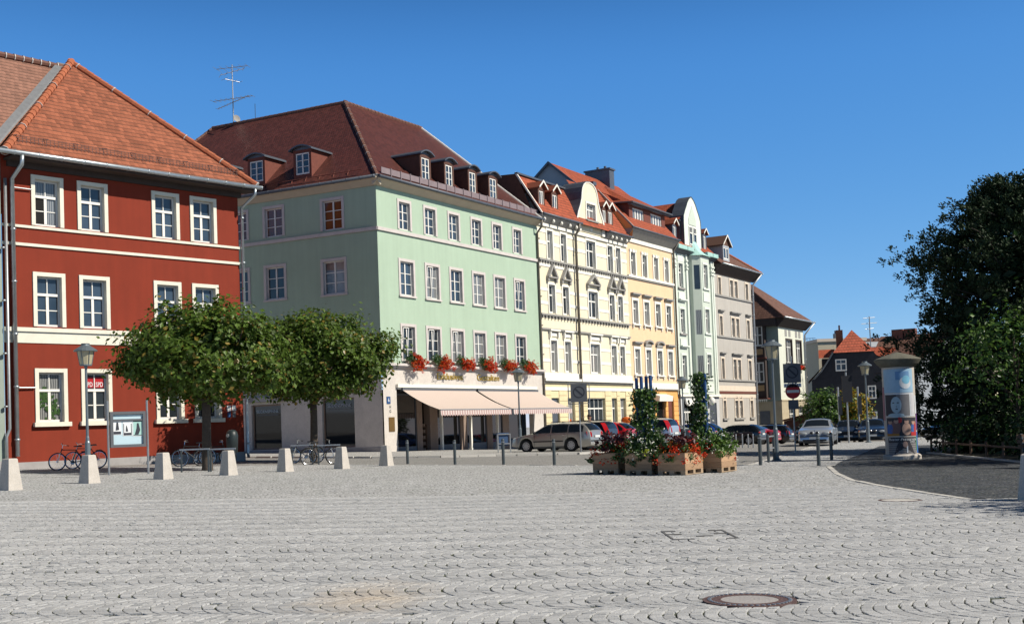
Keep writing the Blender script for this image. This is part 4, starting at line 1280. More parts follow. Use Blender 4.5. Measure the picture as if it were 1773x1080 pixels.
# window boxes with red geraniums: each a thing resting on the ledge
def petals(b, c, rx, ry, rz, n, sz, mi, flat=.3, rnd=None):
    for _ in range(n):
        u = Vector((random.gauss(0, 1), random.gauss(0, 1), random.gauss(0, 1)))
        if u.length < 1e-3: continue
        u.normalize(); r = random.random() ** .35
        p = Vector(c) + Vector((u.x * rx, u.y * ry, u.z * rz)) * r
        leafq(b, p, (u + Vector((0, 0, .5))) , sz * random.uniform(.7, 1.3), mi)

def leafq(b, p, nrm, s, mi, jit=.7):
    nrm = (Vector(nrm) + Vector((random.gauss(0, jit), random.gauss(0, jit), random.gauss(0, jit))))
    if nrm.length < 1e-3: nrm = Vector((0, 0, 1))
    nrm.normalize()
    a = nrm.orthogonal().normalized(); a = Quaternion(nrm, random.random() * 6.283) @ a
    c = nrm.cross(a)
    i = len(b.v)
    b.v += [p - a * s * .5, p + c * s * .3 + nrm * s * .06, p + a * s * .5, p - c * s * .3 + nrm * s * .06]
    b.f.append((i, i + 1, i + 2, i + 3)); b.uv.append(None); b.mi.append(mi)

spots = ['nearest the house corner', 'second from the house corner', 'third from the house corner', 'fourth from the house corner', 'behind and left of the lamp', 'nearest the yellow house']
for i, (a, c) in enumerate(f1):
    lp = B.tf @ Vector(((a + c) / 2 + .1, -.28, 5.17))
    t = thing('flower_box', 'red geranium window box on the shop ledge, ' + spots[i], 'flower box', B.root.matrix_basis @ lp, TH_ROW, 'flower boxes along the shop ledge')
    b = MB(); b.box(-.72, .72, -.1, .1, .0, .2); b.build('trough', M['brownframe'], t)
    b = MB()
    petals(b, (-.1, -.1, .18), .66, .26, .40, 300, .12, 0)
    petals(b, (-.5, -.1, .34), .34, .28, .32, 170, .12, 0)
    b.build('foliage', M['leafmid'], t, fix=False)
    b = MB()
    gx, gw_, gh_ = random.uniform(0, .2), random.uniform(.58, .74), random.uniform(.38, .48)
    b2 = MB()
    for q in range(135):
        u = Vector((random.gauss(0, 1), random.gauss(-.5, .8), random.gauss(-.15, 1))).normalized()
        r = random.uniform(.55, 1.12) * (1 + .3 * math.sin(3 * u.x + 5 * u.z + i))
        c = (gx + u.x * gw_ * r, -.24 + u.y * .38 * r, .12 + u.z * gh_ * r - .12 * max(0, u.x))
        petals(b if random.random() < .72 else b2, c, .10, .10, .08, 12, .085, 0)
    b2.build('orange_blossom', M['florange'], t, fix=False)
    b.build('geranium_blossom', M['flred'], t, fix=False)
# ---------------------------------------------------------------- YELLOW HOUSE
B = Bld('town_house', 'pale yellow town house with curved centre gable and triangular window pediments', 'house', (C0.x, C0.y), TH_ROW, -.1)
a0, a1 = 18.36, 32.9
nar = dict(fw=.1, tr=.36, lc=1, lr=1, uc=1, ur=1, rec=.16, sw=.14, sd=.05)
wid = dict(nar, lc=2, uc=2, mw=.07, umw=.04)
f3 = [(19.75, 20.55, nar), (21.78, 22.6, nar), (25.82, 27.3, wid), (29.42, 30.3, nar), (30.9, 31.7, nar)]
f1 = [(19.72, 20.62, nar), (21.8, 22.7, nar), (25.85, 27.4, wid), (29.42, 30.3, nar), (30.95, 31.8, nar)]
holes = [(a, c, 12.97, 15.0) for a, c, _ in f3] + [(a, c, 9.2, 11.2) for a, c, _ in f1] + [(a, c, 5.08, 7.28) for a, c, _ in f1]
gw = (26.0, 27.48, 16.55, 17.8)
b = B.mb(); wall(b, a0, a1, 4.3, 16.0, holes); b.build('wall', M['yellow'], B.root, fix=False)
for a, c, st in f3: window(B, a, c, 12.97, 15.0, dict(st))
for k, (a, c, st) in enumerate(f1):
    window(B, a, c, 9.2, 11.2, dict(st, hood='ped', hg=.3, ph=.95 if k != 2 else .8, hm='trimgrey'))
    window(B, a, c, 5.08, 7.28, dict(st, hood='orn', hg=.5, hm='trimwhite'))
# pale horizontal bands between the windows, cut round each opening
def bandrow(z0, z1, openings, m, d=.03):
    xs_ = [a0] + [v for a, c, *_ in openings for v in (a - .16, c + .16)] + [a1]
    b = B.mb()
    for x0, x1 in zip(xs_[::2], xs_[1::2]):
        if x1 - x0 > .05:
            b = B.mb(); b.box(x0, x1, -d, .02, z0, z1); b.build('pale_band', M[m], B.root)
for z in (13.95, 14.78): bandrow(z, z + .24, f3, 'trimwhite')
for z in (9.75, 10.7): bandrow(z, z + .22, f1, 'trimwhite')
for z in (5.75, 6.75): bandrow(z, z + .22, f1, 'trimwhite')
def course(x0, x1, z0, z1, d, m, name='string_course', dent=None):
    b = B.mb(); b.box(x0, x1, -d, .02, z0, z1)
    if dent:
        x = x0 + .2
        while x < x1 - .2: b.box(x, x + .12, -d * .8, .02, z0 - dent, z0 - .003); x += dent * 2.4
    return b.build(name, M[m], B.root)
course(a0, a1, 12.8, 12.93, .17, 'trimgrey', 'sill_course', .16); course(a0, a1, 12.4, 12.62, .04, 'trimwhite')
course(a0, a1, 8.98, 9.1, .18, 'trimgrey', 'sill_course', .2); course(a0, a1, 7.98, 8.1, .14, 'trimgrey')
course(a0, a1, 4.62, 5.0, .1, 'trimwhite'); course(a0, a1, 4.42, 4.6, .28, 'trimwhite', 'cornice'); course(a0, a1, 4.3, 4.417, .16, 'trimgrey')
course(a0, a1, 3.78, 4.02, .08, 'trimwhite')
course(a0, a1, 15.22, 15.42, .12, 'trimwhite')
# ground storey
g = [(19.5, 20.6, -.5, 3.25), (21.9, 22.95, .7, 3.25), (25.0, 27.95, .7, 3.25), (29.1, 30.0, .7, 3.25), (30.6, 31.6, .7, 3.25)]
b = B.mb(); wall(b, a0, a1, -1.2, 4.3, g, y=-.02, rev=.3)
z = .4
while z < 3.6:
    for x0, x1 in ((a0, 19.5), (20.6, 21.9), (22.95, 25.0), (27.95, 29.1), (30.0, 30.6), (31.6, a1)):
        b.box(x0 + .03, x1 - .03, -.055, -.021, z, z + .34)
    z += .38
b.build('ground_storey', M['yellowlow'], B.root, fix=False)
b = B.mb(); b.box(19.5, 20.6, .1, .16, -.5, 3.25); b.build('door', M['lead'], B.root)
for q in g[1:]:
    window(B, *q, dict(fw=.07, tr=.3, lc=2 if q[1] - q[0] < 2 else 4, uc=2 if q[1] - q[0] < 2 else 4, lr=1, mw=.05, rec=.18, pm='pane'))
b = B.mb(); b.box(22.0, 22.75, .175, .18, 1.0, 1.75); b.build('window_poster', M['florange'], B.root)
b = B.mb(); b.lathe([(.001, 0), (.3, .08), (.36, .35), (.3, .5), (.001, .55)], (31.1, -.25), 12); ob = b.build('orange_lantern', M['florange'], B.root, smooth=True); ob.location.z += 1.25
# eaves with white blocks
b = B.mb(); b.prism_x([(.02, 15.45), (-.08, 15.45), (-.45, 15.8), (-.5, 15.95), (.02, 15.95)], a0, 24.2); b.build('eaves', M['trimgrey'], B.root)
b = B.mb(); b.prism_x([(.02, 15.45), (-.08, 15.45), (-.45, 15.8), (-.5, 15.95), (.02, 15.95)], 29.0, a1); b.build('eaves', M['trimgrey'], B.root)
b = B.mb()
for x in (18.8, 20.1, 21.3, 22.6, 23.6, 29.6, 30.3, 31.2, 32.2): b.ell((x, -.42, 15.62), .13, .1, .13, 8, 6)
b.build('eaves_boss', M['trimwhite'], B.root, smooth=True)
gutter(B, (a0 + .1, -.55, 15.96), (24.25, -.55, 15.96), .085, M['lead']); gutter(B, (28.95, -.55, 15.96), (a1 + .15, -.55, 15.96), .085, M['lead'])
# Dutch gable
hw_ = [(2.32, 15.95), (2.28, 16.5), (2.05, 17.0), (1.7, 17.5), (1.45, 18.0), (1.34, 18.5), (1.22, 18.85), (.98, 19.15), (.6, 19.36), (0.001, 19.45)]
cx_ = 26.65
out = [(cx_ - h, z) for h, z in hw_] + [(cx_ + h, z) for h, z in reversed(hw_)]
b = B.mb()
def band_poly(y):
    # outline minus window, as vertical strips
    zs = sorted(set([z for _, z in hw_] + [gw[2], gw[3]]))
    def half(z):
        for (h0, z0), (h1, z1) in zip(hw_, hw_[1:]):
            if z0 <= z <= z1: return h0 + (h1 - h0) * (z - z0) / (z1 - z0)
        return 0
    for z0, z1 in zip(zs, zs[1:]):
        l0, l1, r0, r1 = cx_ - half(z0), cx_ - half(z1), cx_ + half(z0), cx_ + half(z1)
        if z0 >= gw[2] - 1e-6 and z1 <= gw[3] + 1e-6:
            b.poly([(l0, y, z0), (gw[0], y, z0), (gw[0], y, z1), (l1, y, z1)]); b.poly([(gw[1], y, z0), (r0, y, z0), (r1, y, z1), (gw[1], y, z1)])
        else: b.poly([(l0, y, z0), (r0, y, z0), (r1, y, z1), (l1, y, z1)])
band_poly(-.06)
for x in (gw[0], gw[1]): b.poly([(x, -.06, gw[2]), (x, .2, gw[2]), (x, .2, gw[3]), (x, -.06, gw[3])])
b.poly([(gw[0], -.06, gw[3]), (gw[1], -.06, gw[3]), (gw[1], .2, gw[3]), (gw[0], .2, gw[3])])
b.poly([(cx_ - 2.32, -.06, 15.6), (cx_ + 2.32, -.06, 15.6), (cx_ + 2.32, -.06, 15.95), (cx_ - 2.32, -.06, 15.95)])
gb = b.build('gable', M['yellow'], B.root, fix=False)
b = B.mb()
for (x0, z0), (x1, z1) in zip(out, out[1:]):
    dx, dz = x1 - x0, z1 - z0; l = math.hypot(dx, dz); nx, nz = -dz / l * .06, dx / l * .06
    b.prism([(x0, z0), (x1, z1), (x1 + nx, z1 + nz), (x0 + nx, z0 + nz)], -.1, 1.7)
b.build('coping', M['lead'], gb)
b = B.mb()
for k, ((x0, z0), (x1, z1)) in enumerate(zip(out, out[1:])):
    q = lambda x, z: (x + (cx_ - x) * .07, z - .06)
    b.prism([(x0, z0), (x1, z1), q(x1, z1), q(x0, z0)], -.11, -.062)
b.build('gable_border', M['trimwhite'], gb)
window(B, *gw, dict(wid, sw=.14, sill=(.1, .2, .12), slm='trimgrey', hood=None), y=-.06, parent=None)
b = B.mb()
for s_ in (cx_ - 2.25, cx_ + 1.75): b.box(s_, s_ + .5, -.16, -.061, 15.55, 16.05)
b.prism([(cx_ - .5, 16.25), (cx_ + .5, 16.25), (cx_ + .1, 15.75), (cx_ - .1, 15.75)], -.1, -.062)
b.build('gable_ornament', M['trimwhite'], gb)
# roofs
ms = 1.52
b = B.mb(); b.roof([(a0 + .1, -.45, 15.98), (a1, -.45, 15.98), (a1, 1.55, 18.98), (a0 + .1, 1.55, 18.98)], (1, 0, 0)); b.roof([(27.5, 1.55, 18.98), (a1, 1.55, 18.98), (a1, 2.3, 20.1), (27.5, 2.3, 20.1)], (1, 0, 0)); b.build('roof', M['tile_row'], B.root, fix=False)
b = B.mb(); b.poly([(a0 + .1, 1.5, 18.98), (29.2, 1.5, 18.98), (29.2, 9, 19.3), (a0 + .1, 9, 19.3)]); b.box(a0, 29.2, 1.35, 1.6, 18.94, 19.06); b.build('flat_roof', M['lead'], B.root)
b = B.mb(); b.poly([(a0 + .03, 0, 15.5), (a0 + .03, 1.5, 18.95), (a0 + .03, 9, 19.3), (a0 + .03, 9, 12)]); b.build('party_wall', M['dormer'], B.root, fix=False)
b = B.mb(); b.prism_x([(-.5, 16.0), (-.4, 16.0), (1.6, 19.0), (1.5, 19.08)], a0, a0 + .12); b.build('verge', M['trimwhite'], B.root)
b = B.mb(); b.poly([(29.2, 2.2, 18.9), (29.2, 2.2, 20.05), (29.2, 4.6, 22.0), (29.2, 9.0, 18.4), (29.2, 9, 17)]); b.build('rear_gable', M['greywall'], B.root, fix=False)
b = B.mb()
b.roof([(29.0, 2.1, 19.95), (41.8, 2.1, 19.95), (41.8, 4.6, 22.05), (29.0, 4.6, 22.05)], (1, 0, 0)); b.roof([(29.0, 4.6, 22.05), (41.8, 4.6, 22.05), (41.8, 9.2, 18.2), (29.0, 9.2, 18.2)], (1, 0, 0)); b.build('roof', M['tile_row'], B.root, fix=False)
b = B.mb(); b.prism_x([(2.0, 19.9), (4.6, 22.12), (9.2, 18.3), (9.2, 18.1), (4.6, 21.9), (2.0, 19.7)], 28.93, 29.06); b.build('verge', M['lead'], B.root)
b = B.mb(); b.box(38.0, 38.9, 3.6, 5.9, 20.8, 22.85); b.box(37.9, 39.0, 3.5, 6.0, 22.85, 22.98)
for y in (4.2, 4.9): b.cyl((38.45, y, 22.95), (38.45, y, 23.25), .12, n=8)
b.build('chimney', M['lead'], B.root)
b = B.mb(); b.box(33.4, 34.0, 2.9, 3.6, 20.72, 21.0); b.build('skylight', M['lead'], B.root)
b = B.mb(); b.poly([(36.9, 2.9, 20.66), (38.0, 2.9, 20.66), (38.0, 3.6, 21.26), (36.9, 3.6, 21.26)]); b.build('chimney_flashing', M['rust'], B.root, fix=False)
for a, c in ((19.0, 19.62), (20.95, 21.6), (29.0, 29.55), (30.0, 30.65)):
    dormer(B, a, c, 16.55, 17.7, .05, ms, dict(fw=.07, lc=2, lr=1, mw=.05), kind='gable', cheek='dormer', roofm='tile_row', over=.12)
downpipe(B, [(23.82, -.55, 15.9), (23.82, -.5, 15.5), (23.82, -.2, 15.1), (23.82, -.2, -.8)], .1, M['pipe'])

# ---------------------------------------------------------------- ORANGE HOUSE
B = Bld('town_house', 'apricot orange town house between the yellow one and the mint one', 'house', (C0.x, C0.y), TH_ROW, -.3)
a0, a1 = 32.92, 42.28
st = dict(fw=.1, tr=.34, lc=1, lr=1, uc=2, ur=1, umw=.03, rec=.16, sw=.2, sd=.06)
w3 = [(33.65, 34.5), (35.9, 36.75), (38.2, 39.05), (40.42, 41.27)]
w2 = [(33.7, 34.65), (35.88, 36.85), (38.2, 39.15), (40.43, 41.38)]
holes = [(a, c, 13.12, 14.98) for a, c in w3] + [(a, c, 9.2, 11.1) for a, c in w2] + [(a, c, 5.15, 7.2) for a, c in w2]
b = B.mb(); wall(b, a0, a1, 3.95, 16.2, holes); b.build('wall', M['orange'], B.root, fix=False)
for k in range(4):
    window(B, *w3[k], 13.12, 14.98, dict(st, key=1))
    window(B, *w2[k], 9.2, 11.1, dict(st, hood='flat', hg=.25, sill=(.08, .16, .12), brk=1, hm='trimgrey'))
    window(B, *w2[k], 5.15, 7.2, dict(st, hood='arch' if k in (1, 2) else 'flat', hg=.25, sill=(.08, .16, .12), brk=1, hm='trimgrey'))
def course(x0, x1, z0, z1, d, m, name='string_course'):
    b = B.mb(); b.box(x0, x1, -d, .02, z0, z1); return b.build(name, M[m], B.root)
course(a0, a1, 12.9, 13.08, .16, 'trimwhite', 'sill_course'); course(a0, a1, 12.8, 12.897, .1, 'trimgrey')
course(a0, a1, 4.02, 4.5, .12, 'trimwhite'); course(a0, a1, 3.94, 4.017, .2, 'trimgrey'); course(a0, a1, 15.75, 16.05, .1, 'trimwhite')
b = B.mb(); b.prism_x([(.02, 16.05), (-.1, 16.05), (-.55, 16.5), (-.72, 16.72), (.02, 16.72)], a0 - .1, a1 + .1); b.build('eaves', M['trimgrey'], B.root)
gutter(B, (a0 - .2, -.75, 16.78), (a1 + .1, -.75, 16.78), .08, M['lead'])
g = [(33.6, 36.4, .4, 3.0), (37.5, 39.4, -.9, 3.05), (39.95, 41.15, -.9, 3.15)]
b = B.mb(); wall(b, a0, a1, -1.4, 3.95, g, y=-.02, rev=.3); z = .2
while z < 3.2:
    for x0, x1 in ((a0, 33.6), (36.4, 37.5), (39.4, 39.95), (41.15, a1)): b.box(x0 + .03, x1 - .03, -.055, -.021, z, z + .36)
    z += .4
b.build('ground_storey', M['orangelow'], B.root, fix=False)
window(B, *g[0], dict(fw=.08, tr=.3, lc=3, uc=3, rec=.16))
for q, mm in ((g[1], 'dormer'), (g[2], 'rust')):
    b = B.mb(); b.box(q[0], q[1], .12, .18, q[2], q[3]); dd = b.build('door', M[mm], B.root)
    if q is g[1]:
        b = B.mb(); b.poly([(q[0] + .15, .115, .3), (q[1] - .15, .115, .3), (q[1] - .15, .115, 2.9), (q[0] + .15, .115, 2.9)]); b.build('pane', M['shopglass'], dd, fix=False)
        b = B.mb(); b.box(38.2, 38.9, .1, .112, .9, 1.4); b.build('notice', M['paper'], dd)
b = B.mb(); b.prism_x([(-.03, 3.05), (-.6, 2.98), (-.66, 3.4), (-.03, 3.6)], 36.9, 39.65); b.build('shop_sign_box', M['white'], B.root)
b = B.mb(); b.roof([(a0, -.7, 16.8), (a1, -.7, 16.8), (a1, 2.3, 20.1), (a0, 2.3, 20.1)], (1, 0, 0)); b.build('roof', M['tile_row'], B.root, fix=False)
b = B.mb(); b.poly([(a0, -.6, 16.1), (a0, -.7, 16.8), (a0, 2.3, 20.1), (a0, 2.3, 15)]); b.build('party_wall', M['orangelow'], B.root, fix=False)
b = B.mb(); b.prism_x([(-.75, 16.85), (-.65, 16.78), (2.35, 20.08), (2.3, 20.2)], a0 - .04, a0 + .1); b.build('verge', M['trimgrey'], B.root)
# broad dormer with two pairs of casements and its own tiled roof
dz0, dz1, dd_ = 17.15, 18.85, .25
b = B.mb()
hs = [(35.0, 37.2, dz0, dz1 - .1), (38.6, 40.9, dz0, dz1 - .1)]
wall(b, 34.3, 41.6, 16.7, 19.0, hs, y=dd_, rev=.15)
for x in (34.3, 41.6): b.poly([(x, dd_, 16.7), (x, dd_, 19.0), (x, 3.0, 20.4), (x, 3.0, 18.0)])
dm = b.build('dormer', M['rust'], B.root, fix=False)
for q in hs: window(B, *q, dict(fw=.09, lc=4, lr=1, mw=.09, tb=.16, rec=.06, pm='panesky'), y=dd_, parent=dm)
b = B.mb(); b.roof([(34.0, -.15, 19.05), (42.1, -.15, 19.05), (42.1, 3.4, 21.05), (36.4, 3.4, 21.05)], (1, 0, 0)); b.roof([(34.0, -.15, 19.05), (36.4, 3.4, 21.05), (34.0, 3.4, 19.3)], (0, 1, 0)); b.build('dormer_roof', M['tile_row'], dm, fix=False)
b = B.mb(); b.box(34.05, 42.0, -.12, .2, 18.86, 19.0); b.cyl((33.95, -.22, 19.02), (42.15, -.22, 19.02), .08, n=8); b.cyl((33.95, -.22, 19.02), (33.95, 3.0, 19.2), .07, n=8); b.build('dormer_gutter', M['lead'], dm)
downpipe(B, [(a1 - .0, -.7, 16.7), (a1 - .02, -.16, 15.9), (a1 - .02, -.16, -.8)], .08, M['pipe'])

# ---------------------------------------------------------------- MINT HOUSE
B = Bld('town_house', 'narrow mint green town house with an ogee gable and a copper roofed bay window', 'house', (C0.x, C0.y), TH_ROW, -.4)
a0, a1 = 42.3, 52.02
st = dict(fw=.11, tr=.36, lc=2, lr=1, uc=2, ur=2, umw=.03, mw=.05, rec=.16, sw=.18, sd=.05, sm='mintlight')
lw = (43.5, 44.5)
zz = [(12.9, 15.05), (8.9, 11.05), (4.9, 7.0)]
b = B.mb(); wall(b, a0, a1, 3.5, 16.0, [(lw[0], lw[1], p, q) for p, q in zz]); b.build('wall', M['mint'], B.root, fix=False)
for k, (p, q) in enumerate(zz): window(B, *lw, p, q, dict(st, sill=(.08, .15, .14), slm='trimgrey', hood='flat' if k else None, hg=.55, hm='mintlight'))
for z0, z1 in ((15.2, 15.85), (11.9, 12.5), (7.7, 8.4), (3.7, 4.4)):
    b = B.mb(); b.box(43.3, 44.7, -.07, .02, z0, z1); b.build('stucco_panel', M['mintlight'], B.root)
for x in (42.45, 45.1, 49.4, 51.15, 51.6):
    b = B.mb(); b.box(x, x + .3, -.12, .02, 3.5, 16.0)
    for z in (15.3, 14.6, 14.9): b.box(x - .06, x + .36, -.2, .02, z, z + .16)
    b.build('pilaster', M['mintlight'], B.root)
b = B.mb(); b.box(a0, a1, -.25, .02, 3.4, 3.6); b.build('string_course', M['trimwhite'], B.root)
# bay
bx0, bx1, bd = 45.9, 48.9, -1.0
ft = (46.35, 48.35)
b = B.mb()
pl_ = [(bx0, 0), (bx0, -.35), (ft[0], bd), (ft[1], bd), (bx1, -.35), (bx1, 0)]
oh = [(46.85, 47.85, p + .1, q + .1) for p, q in zz]
wall(b, ft[0], ft[1], 3.6, 15.9, oh, y=bd)
for (x0, y0), (x1, y1) in list(zip(pl_, pl_[1:]))[:2] + list(zip(pl_, pl_[1:]))[3:]: b.poly([(x0, y0, 3.6), (x1, y1, 3.6), (x1, y1, 15.9), (x0, y0, 15.9)])
b.poly([(x, y, 3.6) for x, y in pl_])
bay = b.build('bay', M['mint'], B.root, fix=False)
for p, q in zz: window(B, 46.85, 47.85, p + .1, q + .1, dict(st, sill=(.08, .12, .14)), y=bd, parent=bay)
for z0, z1 in ((11.8, 12.6), (7.7, 8.6), (3.8, 4.5)):
    b = B.mb(); b.box(46.6, 48.1, bd - .06, bd + .01, z0, z1); b.build('stucco_panel', M['mintlight'], bay)
for p, q in zz:
    b = B.mb(); b.poly([(bx0 + .08, -.47, p), (ft[0] - .09, bd + .09, p), (ft[0] - .09, bd + .09, q), (bx0 + .08, -.47, q)]); b.build('side_pane', M['pane'], bay, fix=False)
b = B.mb(); n = 8
for k in range(n):
    t0, t1 = k / n, (k + 1) / n
    f0, f1_ = (1 - t0) ** 1.0 * (1 - .35 * math.sin(math.pi * t0)), (1 - t1) * (1 - .35 * math.sin(math.pi * t1))
    r0 = [((x - 47.4) * (.25 + .8 * f0) + 47.4, y * (1.1 * f0 + .02) - .12 * f0, 15.9 + 1.5 * t0) for x, y in pl_]
    r1 = [((x - 47.4) * (.25 + .8 * f1_) + 47.4, y * (1.1 * f1_ + .02) - .12 * f1_, 15.9 + 1.5 * t1) for x, y in pl_]
    for j in range(5): b.poly([r0[j], r0[j + 1], r1[j + 1], r1[j]])
b.build('bay_roof', M['copper'], bay, fix=False)
b = B.mb(); b.prism_x([(.02, 15.9), (-.1, 15.9), (-.5, 16.2), (.02, 16.2)], a0, a1); b.build('eaves', M['lead'], B.root)
for x0, x1 in ((42.4, 44.4), (44.5, 45.9), (49.2, 50.5), (50.6, 51.9)):
    b = B.mb(); b.box(x0, x1, -.62, -.3, 16.203, 16.55); b.build('copper_gutter', M['copper'], B.root)
# gable, ogee outline
hg_ = [(2.0, 16.4), (2.0, 18.9), (1.95, 19.4), (1.6, 19.9), (1.25, 20.3), (.95, 20.7), (.55, 21.05), (.001, 21.3)]
cx_ = 47.1
out = [(cx_ - h, z) for h, z in hg_] + [(cx_ + h, z) for h, z in reversed(hg_)]
b = B.mb(); b.prism(out, -.06, .25); gb = b.build('gable', M['mintlight'], B.root)
b = B.mb()
for (x0, z0), (x1, z1) in zip(out, out[1:]):
    dx, dz = x1 - x0, z1 - z0; l = math.hypot(dx, dz); nx, nz = -dz / l * .06, dx / l * .06
    b.prism([(x0, z0), (x1, z1), (x1 + nx, z1 + nz), (x0 + nx, z0 + nz)], -.1, 1.1)
b.build('coping', M['lead'], gb)
b = B.mb(); b.prism([(cx_ - .85, 18.75), (cx_ + .85, 18.75), (cx_ + .85, 19.3), (cx_, 20.5), (cx_ - .85, 19.3)], -.1, -.062); b.build('gable_panel', M['mint'], gb)
for x in (46.2, 47.2):
    b = B.mb(); bars(b, x, x + .75, 16.95, 18.6, -.12, dict(fw=.08, tr=.36, lc=1, uc=2, umw=.03)); wn = b.build('window', M['white'], gb)
    b = B.mb(); b.poly([(x, -.075, 16.95), (x + .75, -.075, 16.95), (x + .75, -.075, 18.6), (x, -.075, 18.6)]); b.build('pane', M['pane'], gb, fix=False)
b = B.mb()
b.roof([(44.7, .2, 19.0), (cx_, .2, 20.95), (cx_, 7, 20.95), (44.7, 7, 19.0)], (0, 1, 0)); b.roof([(49.5, .2, 19.0), (cx_, .2, 20.95), (cx_, 7, 20.95), (49.5, 7, 19.0)], (0, 1, 0))
b.roof([(a0, -.4, 16.5), (a1, -.4, 16.5), (a1, 2.6, 19.5), (a0, 2.6, 19.5)], (1, 0, 0)); b.build('roof', M['tile_row'], B.root, fix=False)
b = B.mb(); b.box(44.95, 45.1, .25, 5, 16.4, 19.05); b.box(49.1, 49.25, .25, 5, 16.4, 19.05); b.box(44.6, 44.75, .1, 5, 18.88, 19.02); b.build('cheek_wall', M['lead'], B.root)
for a, c in ((43.0, 43.6), (50.1, 50.7)):
    dormer(B, a, c, 16.9, 18.2, .1, 1.0, dict(fw=.07, lc=2, lr=1, mw=.05), kind='gable', cheek='lead', roofm='tile_row', over=.12, fm='white')
# shop storey
g = [(43.4, 46.4, -1, 3.2), (49.5, 51.3, -1, 2.85)]
b = B.mb(); wall(b, a0, a1, -1.6, 3.4, g, y=-.03, rev=.35); b.build('ground_storey', mat('grey_ground_storey', (.52, .52, .52), .85, .1, 2, .3, 40), B.root, fix=False)
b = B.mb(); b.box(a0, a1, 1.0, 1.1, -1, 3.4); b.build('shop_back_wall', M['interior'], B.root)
b = B.mb()
for x in (43.7, 44.5, 45.0): b.box(x, x + .12, .3, .4, -1, 2.4)
b.box(43.7, 45.6, .3, .4, 2.0, 2.12); b.build('shop_frame', M['white'], B.root)
b = B.mb(); b.prism([(43.5, 3.25), (46.0, 3.25), (45.9, 2.75), (45.3, 2.6), (44.2, 2.6), (43.7, 2.8)], -.2, -.04); b.build('shop_sign', M['white'], B.root)
b = B.mb(); b.ell((49.4, -.3, 3.0), .3, .3, .38, 10, 8); b.build('globe_lamp', M['white'], B.root, smooth=True)
b = B.mb(); b.box(49.6, 51.2, .05, .12, -1, 2.85); b.build('door', M['lead'], B.root)

# ---------------------------------------------------------------- GREY HOUSE
B = Bld('town_house', 'plain grey town house with round arched ground floor windows at the end of the row', 'house', (C0.x, C0.y), TH_ROW, -.5)
a0, a1 = 52.04, 62.35
st = dict(fw=.1, lc=1, lr=1, rec=.18, sw=.16, sd=.05, sm='greytrim')
cs = [(53.1, 53.8), (56.25, 57.1), (57.5, 58.35), (60.6, 61.4)]
fl = [(13.05, 14.65), (9.2, 11.0), (5.1, 7.0)]
hol = [(a, c, p, q) for p, q in fl for a, c in cs]
b = B.mb(); wall(b, a0, a1, 3.3, 15.6, hol)
gh = [(a, c, 1.4, 3.05) for a, c in cs]
wall(b, a0, a1, -1.8, 3.3, gh)
b.poly([(a1, 0, -1.8), (a1, 12, -1.8), (a1, 12, 15.6), (a1, 0, 15.6)])
b.build('wall', M['grey'], B.root, fix=False)
for k, (p, q) in enumerate(fl):
    for a, c in cs: window(B, a, c, p, q, dict(st, tr=.3, uc=1, hood='flat' if k else None, hg=.3, hm='trimgrey'))
for a, c in cs:
    window(B, a, c, 1.4, 3.05, dict(st, tr=.36, uc=1, sill=(.12, .16, .2), slm='trimgrey'))
    n = 8; mx = (a + c) / 2; r = (c - a) / 2 + .16
    b = B.mb()
    for k in range(n):
        t0, t1 = math.pi * k / n, math.pi * (k + 1) / n
        b.prism([(mx + r * math.cos(t0), 3.05 + r * math.sin(t0)), (mx + r * math.cos(t1), 3.05 + r * math.sin(t1)), (mx + (r - .16) * math.cos(t1), 3.05 + (r - .16) * math.sin(t1)), (mx + (r - .16) * math.cos(t0), 3.05 + (r - .16) * math.sin(t0))], -.053, .02)
    b.build('arch_surround', M['greytrim'], B.root)
    b = B.mb(); b.poly([(mx + (r - .165) * math.cos(math.pi * k / n), -.012, 3.06 + (r - .165) * math.sin(math.pi * k / n)) for k in range(n + 1)]); b.build('arch_pane', M['pane'], B.root, fix=False)
def course(x0, x1, z0, z1, d, m, name='string_course'):
    b = B.mb(); b.box(x0, x1, -d, .02, z0, z1); return b.build(name, M[m], B.root)
course(a0, a1, 12.85, 13.0, .12, 'trimgrey', 'sill_course'); course(a0, a1, 8.98, 9.12, .12, 'trimgrey', 'sill_course'); course(a0, a1, 4.9, 5.04, .12, 'trimgrey', 'sill_course')
course(a0, a1, 3.95, 4.45, .04, 'greytrim'); course(a0, a1, 3.72, 3.9, .1, 'rust'); course(a0, a1, 3.3, 3.71, .03, 'greytrim')
b = B.mb(); b.prism_x([(.02, 14.95), (-.1, 14.95), (-.75, 15.6), (-.85, 15.78), (.02, 15.78)], a0, a1 + .7); b.build('eaves', M['darkeave'], B.root)
gutter(B, (a0 + .2, -.92, 15.8), (a1 + 1.1, -.92, 15.8), .08, M['zinc'])
b = B.mb()
b.roof([(a0, -.85, 15.8), (a1 + 1.0, -.85, 15.8), (a1 - 3.6, 4.2, 19.6), (a0, 4.2, 19.6)], (1, 0, 0)); b.roof([(a1 + 1.0, -.85, 15.8), (a1 + 1.0, 12, 15.8), (a1 - 3.6, 6, 19.6), (a1 - 3.6, 4.2, 19.6)], (0, 1, 0)); b.build('roof', M['tile_old'], B.root, fix=False)
hip_caps(B, ((a1 + 1.0, -.85, 15.85), (a1 - 3.6, 4.2, 19.65)), .12, M['ridge_red'])
dormer(B, 54.75, 56.1, 16.55, 17.65, -.1, .75, dict(fw=.08, lc=2, lr=1, mw=.08), kind='gable', cheek='greywall', roofm='tile_old', over=.35)
